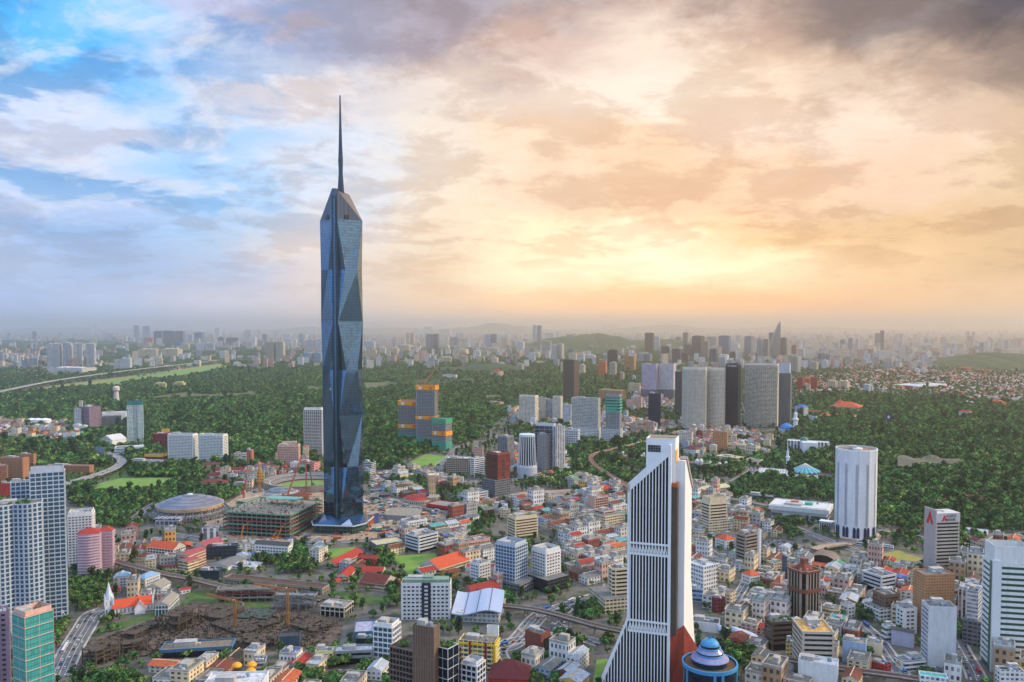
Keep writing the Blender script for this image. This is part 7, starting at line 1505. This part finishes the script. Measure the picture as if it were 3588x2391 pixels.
# wooded hills on the skyline
fol = nmat('hill_woods', [(20, 40, 18), (36, 62, 26), (58, 84, 36)], .02)
def hill(u, v, w, h, d, lab):
    O = ground(u, v); b = MB(); n, m = 36, 10; r = random.Random(int(u))
    ph = [r.uniform(0, 6) for _ in range(6)]
    def pt(i, j):
        s, t = i / n * 2 - 1, j / m * 2 - 1; k = max(0, 1 - s * s) ** 1.1 * max(0, 1 - t * t); k *= 1 + .22 * math.sin(s * 5 + ph[0]) + .12 * math.sin(s * 11 + ph[1] + t * 3) + .05 * math.sin(s * 37 + ph[2]); return (O.x + s * w, O.y + t * d, h * k - 1)
    for i in range(n):
        for j in range(m): b.face([pt(i, j), pt(i + 1, j), pt(i + 1, j + 1), pt(i, j + 1)])
    o = struct('hills', b, fol)
for a in ((150, 1206, 1900, 75, 900, ''), (2140, 1222, 1500, 180, 900, ''), (2080, 1238, 700, 70, 500, ''), (3560, 1285, 900, 85, 700, ''), (1730, 1163, 3600, 330, 2500, ''), (2330, 1160, 4200, 280, 2600, ''), (1240, 1162, 5200, 240, 2600, ''), (2800, 1158, 5200, 210, 2600, ''), (300, 1160, 5600, 180, 2600, ''), (1690, 1300, 420, 45, 380, ''), (1660, 1345, 500, 22, 500, '')): hill(*a)
# ------------------------------------------------------------------ trees
LEAF = [nmat('leaf_dark', [(18, 46, 20), (30, 62, 26)], .5), nmat('leaf_mid', [(48, 90, 38), (66, 108, 46)], .5), nmat('leaf_light', [(88, 126, 54), (114, 146, 66)], .5)]
for m in LEAF:     # each tree its own tint
    t = m.node_tree; bs = t.nodes['Principled BSDF']; oi = t.nodes.new('ShaderNodeObjectInfo'); hs = t.nodes.new('ShaderNodeHueSaturation'); src = bs.inputs['Base Color'].links[0].from_socket
    mr = t.nodes.new('ShaderNodeMapRange'); mr.inputs[3].default_value = .45; mr.inputs[4].default_value = .535; t.links.new(oi.outputs['Random'], mr.inputs[0]); t.links.new(mr.outputs[0], hs.inputs['Hue'])
    mv = t.nodes.new('ShaderNodeMapRange'); mv.inputs[3].default_value = .62; mv.inputs[4].default_value = 1.5; ml = t.nodes.new('ShaderNodeMath'); ml.operation = 'FRACT'; mm = t.nodes.new('ShaderNodeMath'); mm.operation = 'MULTIPLY'; mm.inputs[1].default_value = 7.31
    t.links.new(oi.outputs['Random'], mm.inputs[0]); t.links.new(mm.outputs[0], ml.inputs[0]); t.links.new(ml.outputs[0], mv.inputs[0]); t.links.new(mv.outputs[0], hs.inputs['Value']); t.links.new(src, hs.inputs['Color']); t.links.new(hs.outputs[0], bs.inputs['Base Color'])
BARK = mat((92, 76, 62), .95, .3)
def crown(seed, n, leaf, shape_='round'):
    r = random.Random(seed); b = MB(); lobes = []
    for i in range(9 if shape_ == 'round' else 8):
        a = r.random() * 6.28; q = r.uniform(.15, .62)
        if shape_ == 'round': lobes.append((q * math.cos(a), q * math.sin(a), r.uniform(.75, 1.35), r.uniform(.3, .5), r.choices((0, 1, 2), (3, 4, 2))[0]))
        elif shape_ == 'tall': lobes.append((.25 * math.cos(a), .25 * math.sin(a), .7 + i * .22, r.uniform(.45, .3), r.choices((0, 1), (3, 2))[0]))
        else: lobes.append((q * 1.15 * math.cos(a), q * 1.15 * math.sin(a), r.uniform(1.0, 1.25), r.uniform(.28, .42), r.choices((0, 1, 2), (2, 4, 3))[0]))
    for i in range(n):
        x, y, z, R0, m = lobes[i % len(lobes)]; t = r.uniform(-.55, 1); a = r.random() * 6.28; s = math.sqrt(1 - t * t); d = Vector((s * math.cos(a), s * math.sin(a), t * (.75 if shape_ != 'tall' else 1.1))); p = Vector((x, y, z)) + d * R0 * r.uniform(.75, 1.08)
        nrm = (d + Vector((r.gauss(0, .5), r.gauss(0, .5), r.gauss(0, .5) + .25))).normalized(); t1 = nrm.orthogonal().normalized(); t2 = nrm.cross(t1); w = leaf * r.uniform(.6, 1.25); an = r.random() * 3.14; u_, v_ = (t1 * math.cos(an) + t2 * math.sin(an)) * w, (t2 * math.cos(an) - t1 * math.sin(an)) * w * .8
        b.face([p + u_, p + v_, p - u_, p - v_], min(2, max(0, m + r.choice((-1, 0, 0, 1)))))
    return b
def trunkmb(h=1.0, shape_='round'):
    b = MB(); b.lathe([(.10, 0), (.075, .35), (.06, h * .75)], 6)
    for i in range(4): a = i * 1.6 + .4; b.bar((0, 0, .4), (.4 * math.cos(a), .4 * math.sin(a), h), .05)
    return b
KINDS = [('round', 'broad round'), ('round', 'full leafy'), ('round', 'bushy'), ('umbrella', 'wide flat topped'), ('tall', 'tall narrow')]
CM = [crown(11 + i, 900, .125, k[0]).mesh('crown', LEAF) for i, k in enumerate(KINDS)]; TM = [trunkmb(1.0, k[0]).mesh('trunk', BARK) for k in KINDS]
PC = bpy.data.collections.new('tree_kinds')
for i, k in enumerate(KINDS):
    b = crown(31 + i, 330, .2, k[0]); q = trunkmb(); o0 = len(b.v); b.v += q.v; b.f += [tuple(x + o0 for x in f) for f in q.f]; b.m += [3] * len(q.f); b.uv += q.uv
    o = bpy.data.objects.new('forest_tree', b.mesh('forest_tree', LEAF + [BARK])); PC.objects.link(o)
rt = random.Random(21)
CL = [([(250, 2000), (370, 2010), (380, 2110), (300, 2160), (250, 2110)], 8.5), ([(350, 2175), (500, 2150), (530, 2195), (380, 2225)], 7.5), ([(335, 1780), (500, 1785), (490, 1850), (350, 1850)], 9), ([(240, 1690), (330, 1700), (640, 1690), (650, 1740), (520, 1795), (250, 1770)], 11), ([(430, 1630), (700, 1625), (710, 1680), (470, 1675)], 11), ([(640, 1700), (860, 1690), (850, 1755), (650, 1760)], 11), ([(985, 1940), (1100, 1940), (1095, 2010), (990, 2010)], 10), ([(1025, 1885), (1105, 1885), (1100, 1930), (1030, 1925)], 9), ([(910, 2345), (1250, 2335), (1260, 2430), (900, 2430)], 8), ([(1235, 2290), (1330, 2285), (1330, 2370), (1240, 2375)], 7.5), ([(1345, 2065), (1405, 2065), (1400, 2135), (1350, 2135)], 8), ([(1680, 2050), (1800, 2050), (1815, 2125), (1590, 2115), (1590, 2100)], 8.5), ([(1530, 1905), (1600, 1905), (1595, 1960), (1535, 1955)], 8.5), ([(1645, 1790), (1745, 1785), (1700, 1870), (1640, 1885)], 9), ([(1580, 1715), (1645, 1715), (1640, 1770), (1590, 1765)], 9), ([(1345, 1655), (1440, 1655), (1520, 1700), (1500, 1740), (1420, 1745), (1350, 1740)], 10), ([(1720, 2300), (1820, 2290), (2010, 2260), (2010, 2400), (1880, 2420), (1720, 2350)], 8), ([(2010, 2100), (2105, 2095), (2100, 2175), (2020, 2185)], 8.5), ([(1950, 2230), (2150, 2225), (2140, 2270), (1950, 2280)], 10), ([(2545, 2215), (2640, 2280), (2665, 2345), (2560, 2345)], 8), ([(2650, 2030), (2745, 2025), (2745, 2072), (2650, 2072)], 8), ([(2990, 2110), (3045, 2115), (3045, 2180), (2995, 2175)], 7.5), ([(2715, 1825), (2810, 1825), (2805, 1880), (2720, 1872)], 9), ([(2860, 1700), (2925, 1700), (2915, 1760), (2870, 1755)], 10), ([(2560, 1680), (2720, 1690), (2850, 1700), (2860, 1745), (2600, 1740), (2480, 1715)], 11), ([(3060, 1775), (3240, 1785), (3230, 1850), (3080, 1830)], 11), ([(3380, 1790), (3640, 1790), (3640, 1860), (3420, 1860)], 12), ([(3350, 2180), (3400, 2180), (3395, 2250), (3350, 2250)], 8), ([(3215, 2330), (3270, 2330), (3270, 2370), (3220, 2370)], 7), ([(730, 2300), (830, 2290), (830, 2340), (740, 2345)], 7), ([(830, 2120), (960, 2130), (1120, 2150), (1200, 2150), (1180, 2200), (1000, 2170)], 9), ([(1190, 2070), (1260, 2075), (1260, 2120), (1200, 2120)], 9), ([(1330, 2030), (1440, 2040), (1430, 2065), (1340, 2060)], 9), ([(660, 2060), (780, 2090), (770, 2120), (660, 2110)], 9), ([(300, 2385), (460, 2350), (520, 2420), (320, 2430)], 8), ([(2180, 1700), (2190, 1650), (2150, 1620), (1990, 1600), (1980, 1690), (2080, 1700)], 11), ([(3020, 1950), (3110, 1960), (3150, 1985), (3060, 1980)], 9), ([(1310, 1920), (1400, 1925), (1390, 1985), (1310, 1985)], 9), ([(880, 1960), (985, 1960), (985, 1990), (890, 1995)], 9), ([(200, 2180), (235, 2180), (215, 2300), (195, 2300)], 7)]
pts = []
for ci, (pz, st) in enumerate(CL):
    for x, y in scatter(poly(pz), st, rt, .42):
        if free(x, y, 2.6): pts.append((math.hypot(x, y), x, y, st, ci))
for (x, y), rot in rs.sample(sites, min(150, len(sites))):
    a = rs.random() * 6.28; q = (x + 11 * math.cos(a), y + 11 * math.sin(a))
    if free(q[0], q[1], 3): pts.append((math.hypot(*q), q[0], q[1], 6.5, -1))
pts.sort(); SC, IT = [], []
for i, (d, x, y, st, ci) in enumerate(pts):
    k = rt.choices(range(5), (30, 30, 26, 22, 7))[0]; R0 = st * rt.uniform(.52, .86); hz_ = R0 * rt.uniform(.85, 1.15)
    if i < 295:
        root = empty('tree', (x, y, 0), rt.random() * 6.28); root.scale = (R0, R0, hz_); link('trunk', TM[k], root); link('crown', CM[k], root); IT.append((root, '%s green tree' % KINDS[k][1], (x, y, 0)))
    else: SC.append((x, y, 0, R0, k))
autolabel(IT, 'tree', 'trees standing among the buildings')
FO = [([(-150, 1665), (280, 1640), (420, 1640), (620, 1555), (850, 1590), (1080, 1640), (1140, 1560), (1140, 1278), (820, 1262), (560, 1325), (300, 1350), (-150, 1410)], 13, 1.0), ([(1265, 1700), (1270, 1278), (1700, 1268), (1795, 1330), (1790, 1440), (1720, 1500), (1660, 1560), (1560, 1560), (1440, 1640), (1330, 1690)], 13, 1.0),
 ([(1750, 1262), (2080, 1262), (2080, 1330), (1980, 1390), (1820, 1395), (1760, 1380)], 14, .9), ([(2755, 1470), (2800, 1395), (3000, 1385), (3350, 1402), (3700, 1430), (3700, 1800), (3400, 1850), (3060, 1790), (3050, 1620), (2960, 1560), (2760, 1540)], 13, 1.0), ([(2400, 1650), (2560, 1600), (2700, 1600), (2760, 1540), (3000, 1600), (2990, 1700), (2700, 1700)], 13, .75),
 ([(1960, 1560), (2300, 1540), (2380, 1560), (2380, 1640), (2200, 1700), (1980, 1690)], 13, .7), ([(2120, 1430), (2330, 1440), (2420, 1500), (2640, 1520), (2640, 1560), (2400, 1570), (2200, 1540)], 14, .55), ([(2740, 1260), (3640, 1260), (3640, 1405), (3380, 1405), (2780, 1400)], 24, .26), ([(-100, 1200), (1150, 1215), (1150, 1280), (560, 1330), (-100, 1400)], 24, .6), ([(1150, 1225), (2300, 1220), (2300, 1300), (1800, 1290), (1150, 1280)], 24, .6), ([(-150, 1480), (330, 1500), (300, 1640), (-150, 1640)], 15, .6), ([(2300, 1225), (2800, 1250), (2760, 1400), (2300, 1440)], 22, .4), ([(700, 1620), (1080, 1600), (1080, 1680), (860, 1690)], 14, .6), ([(1850, 1660), (2180, 1690), (2180, 1730), (1850, 1720)], 14, .5), ([(1790, 1325), (1990, 1385), (1900, 1440), (1980, 1480), (2080, 1500), (2060, 1560), (1800, 1560)], 14, .55), ([(1980, 1285), (2330, 1285), (2330, 1430), (1980, 1430)], 17, .6), ([(2940, 1780), (3640, 1860), (3640, 1960), (3340, 1960), (3000, 1850)], 14, .5)]
for pz, st, dn in FO:
    P = poly(pz)
    for x, y in scatter(P, st, rt, .46):
        clear = math.sin(x * .012 + 1.3) * math.sin(y * .009 + .4) + .5 * math.sin(x * .031 + y * .021)
        if rt.random() > dn or clear > .8: continue
        if free(x, y, 5.5): SC.append((x, y, 0, rt.choice((1, 1, 1, 1.5)) * rt.uniform(5.0, 10.5), rt.choices(range(5), (30, 30, 26, 18, 5))[0]))
for x, y in scatter(poly([(-60, 1300), (1800, 1280), (3640, 1290), (3640, 1500), (-60, 1600)]), 21, rt, .5):
    if rt.random() < .55 + .3 * math.sin(x * .02 + 1) * math.sin(y * .013) and free(x, y, 5): SC.append((x, y, 0, rt.uniform(4, 8), rt.randrange(5)))
for x, y in scatter(poly([(-60, 1600), (3640, 1500), (3640, 2430), (-60, 2430)]), 14, rt, .5):
    if rt.random() < .62 + .4 * math.sin(x * .02 + 1) * math.sin(y * .023) and free(x, y, 3.4): SC.append((x, y, 0, rt.uniform(3.2, 6.5), rt.randrange(5)))
me = bpy.data.meshes.new('forest'); me.from_pydata([(x, y, z) for x, y, z, r, k in SC], [], [])
a = me.attributes.new('tree_size', 'FLOAT', 'POINT'); a.data.foreach_set('value', [s[3] for s in SC]); a = me.attributes.new('tree_kind', 'INT', 'POINT'); a.data.foreach_set('value', [s[4] for s in SC]); a = me.attributes.new('tree_turn', 'FLOAT', 'POINT'); a.data.foreach_set('value', [rt.random() * 6.28 for s in SC])
fo = link('forest', me); fo['kind'] = 'stuff'; fo['label'] = 'dense green woods covering the slopes around the city'
gt = bpy.data.node_groups.new('plant_trees', 'GeometryNodeTree'); gt.interface.new_socket('Geometry', in_out='INPUT', socket_type='NodeSocketGeometry'); gt.interface.new_socket('Geometry', in_out='OUTPUT', socket_type='NodeSocketGeometry')
gn = gt.nodes; gi, go = gn.new('NodeGroupInput'), gn.new('NodeGroupOutput'); iop = gn.new('GeometryNodeInstanceOnPoints'); cin = gn.new('GeometryNodeCollectionInfo'); cin.inputs[0].default_value = PC; cin.inputs[1].default_value = True; cin.inputs[2].default_value = True
m2p = gn.new('GeometryNodeMeshToPoints'); gt.links.new(gi.outputs[0], m2p.inputs[0]); gt.links.new(m2p.outputs[0], iop.inputs[0]); gt.links.new(cin.outputs[0], iop.inputs['Instance']); iop.inputs['Pick Instance'].default_value = True
def attr(nm, ty):
    n = gn.new('GeometryNodeInputNamedAttribute'); n.data_type = ty; n.inputs[0].default_value = nm; return n.outputs[0]
gt.links.new(attr('tree_kind', 'INT'), iop.inputs['Instance Index']); gt.links.new(attr('tree_size', 'FLOAT'), iop.inputs['Scale'])
cx_ = gn.new('ShaderNodeCombineXYZ'); gt.links.new(attr('tree_turn', 'FLOAT'), cx_.inputs[2]); gt.links.new(cx_.outputs[0], iop.inputs['Rotation']); gt.links.new(iop.outputs[0], go.inputs[0])
md = fo.modifiers.new('plant_trees', 'NODES'); md.node_group = gt
print('trees', len(SC), 'sites', len(sites), 'houses', cnt, 'far', len(far))
# rooftop gardens on the near towers
def rooftop(s, n, z=None, spread=.42):
    w, d, h = dims(s); p = find(s); r = random.Random(len(s))
    for i in range(n):
        q = r.uniform(2.2, 3.8); o = link('roof_tree', CM[r.randrange(3)], p, (r.uniform(-spread, spread) * w, r.uniform(-spread, spread) * d, (z or h) - 2.5)); o.scale = (q, q, q * .9)
rooftop('brown slatted office block', 16); rooftop('rooftop garden cut by', 12); rooftop('glass pavilion on the right', 4, spread=.4); rooftop('dark brown multi storey car park', 4)
# ------------------------------------------------------------------ cars
CC = [('white', (216, 216, 216), 34), ('silver', (150, 154, 160), 26), ('black', (26, 27, 30), 18), ('grey', (92, 95, 100), 12), ('red', (150, 30, 32), 6), ('blue', (44, 74, 130), 5), ('yellow', (222, 176, 40), 3)]
def carmb():
    b = MB(); side = [(-2.2, .35), (2.2, .35), (2.25, .8), (1.4, .95), (.7, 1.45), (-1.2, 1.48), (-2.1, .98), (-2.25, .8)]
    for y in (-.88, .88): b.face([(x, y, z) for x, z in side] if y < 0 else [(x, y, z) for x, z in reversed(side)], 0)
    for i in range(8):
        (xa, za), (xb, zb) = side[i], side[(i + 1) % 8]; b.face([(xb, -.88, zb), (xa, -.88, za), (xa, .88, za), (xb, .88, zb)], 1 if i in (3, 5) else 0)
    for y, s in ((-.9, 1), (.9, -1)): q = [(-1.7, y, 1.0), (1.1, y, 1.0), (.6, y, 1.38), (-1.1, y, 1.4)]; b.face(q if s > 0 else q[::-1], 1)
    for x in (-1.4, 1.4):
        for y in (-.82, .82): b.box(x - .32, x + .32, y - .1, y + .1, 0, .62, 2)
    return b
CAR = [carmb().mesh('car', [mat(c, .25, 0, spec=.6), mat((20, 24, 30), .1, 0), mat((18, 18, 20), .9, 0)]) for _, c, _ in CC]
rcar = random.Random(44); cars = []
for Q, N_, w, zz, n in ROADS:
    for _ in range(int(n * 2.2)):
        i = rcar.randrange(len(Q) - 1); t = rcar.random(); p = Q[i].lerp(Q[i + 1], t); o = rcar.choice((-.36, -.13, .13, .36) if w > 12 else (-.25, .25)) * w; d = Q[i + 1] - Q[i]; an = math.atan2(d.y, d.x) + (math.pi if o > 0 else 0); q = (p.x + N_[i].x * o, p.y + N_[i].y * o)
        u, v = project((q[0], q[1], zz))
        if -20 < u < 3610 and v < 2400 and all(math.hypot(q[0] - c[0], q[1] - c[1]) > 5.2 for c in cars): cars.append((q[0], q[1], zz + .02, an, 'driving along the road'))
LOTS = [([(1740, 600), (1740, 680), (1830, 700), (1830, 640)], 'I', .6), ([(400, 1200), (640, 1170), (1000, 1280), (780, 1315), (400, 1295)], 'M', -.5), ([(2115, 865), (2345, 838), (2345, 1000), (2150, 975)], 'J', -.9), ([(0, 835), (155, 862), (165, 925), (0, 955)], 'L', -.9), ([(1700, 1425), (1950, 1405), (1980, 1510), (1670, 1515)], 'H', 0), ([(800, 700), (900, 690), (960, 740), (820, 750)], 'I', .3), ([(870, 1390), (1170, 1405), (1150, 1445), (885, 1435)], 'P', .1)]
for pz, zm, rot in LOTS:
    for x, y in scatter(poly(pz, zm), (3.2, 7.5), rcar, .06, rot):
        if rcar.random() < .62: cars.append((x, y, .9, rot + math.pi / 2, 'parked in the open lot'))
cars.sort(key=lambda c: math.hypot(c[0], c[1])); lst = []
for x, y, z, an, how in cars[:295]:
    k = rcar.choices(range(7), [c[2] for c in CC])[0]; o = link('parked_car' if 'parked' in how else 'car', CAR[k], None, (x, y, z), an); lst.append((o, '%s car %s' % (CC[k][0], how), (x, y, z)))
autolabel(lst, 'car', 'cars on the streets and lots')
cb = carmb(); tb = MB()
for x, y, z, an, how in cars[295:]:
    c, s_ = math.cos(an), math.sin(an); k = rcar.choices(range(7), [q[2] for q in CC])[0]; o0 = len(tb.v); tb.v += [(x + a * c - b * s_, y + a * s_ + b * c, z + h) for a, b, h in cb.v]; tb.f += [tuple(i + o0 for i in f) for f in cb.f]; tb.m += [k if m == 0 else 6 + m for m in cb.m]; tb.uv += cb.uv
if tb.v: o = part('distant_traffic', tb, [mat(c, .25, 0, spec=.6) for _, c, _ in CC] + [mat((20, 24, 30), .1, 0), mat((18, 18, 20), .9, 0)]); o['kind'] = 'stuff'; o['label'] = 'farther cars reading as specks of traffic'
bm_ = MB(); bm_.box(-5.6, 5.6, -1.25, 1.25, .5, 1.5, 0).box(-5.5, 5.5, -1.2, 1.2, 1.502, 2.5, 1).box(-5.6, 5.6, -1.25, 1.25, 2.502, 3.2, 0)
for x in (-3.6, 3.4): bm_.box(x - .5, x + .5, -1.3, 1.3, 0, .95, 2)
BUS = [bm_.mesh('bus', [mat(c, .4, .05), mat((24, 28, 34), .15, 0), mat((18, 18, 20), .9, 0)]) for c in ((210, 210, 210), (60, 110, 170), (190, 60, 50))]; bl_ = []
for q in range(26):
    Q, N_, w, zz, n = ROADS[q % len(ROADS)]
    if w < 12: continue
    i = rcar.randrange(1, len(Q) - 1); o = w * .3; d = Q[i + 1] - Q[i]; p = (Q[i].x + N_[i].x * o, Q[i].y + N_[i].y * o, zz + .02); u, v = project(p)
    if -20 < u < 3610 and v < 2400: k = q % 3; bl_.append((link('bus', BUS[k], None, p, math.atan2(d.y, d.x)), ('white', 'blue', 'red')[k] + ' bus on the road', p))
autolabel(bl_, 'bus', 'buses on the roads')
print('cars', len(cars))
# ------------------------------------------------------------------ haze: one closed box of even air
hm = bpy.data.materials.new('haze_air'); hm.use_nodes = True; ht = hm.node_tree; ht.nodes.clear()
pv = ht.nodes.new('ShaderNodeVolumePrincipled'); pv.inputs['Color'].default_value = (1, 1, 1, 1)
pv.inputs['Density'].default_value = 5.2e-5; pv.inputs['Anisotropy'].default_value = .88
ho = ht.nodes.new('ShaderNodeOutputMaterial'); ht.links.new(pv.outputs[0], ho.inputs['Volume'])
mb = MB().box(-70000, 70000, -3000, 90000, -1.5, 720)
hz = part('haze', mb, hm); hz['kind'] = 'stuff'; hz['label'] = 'pale air haze lying over the whole city'
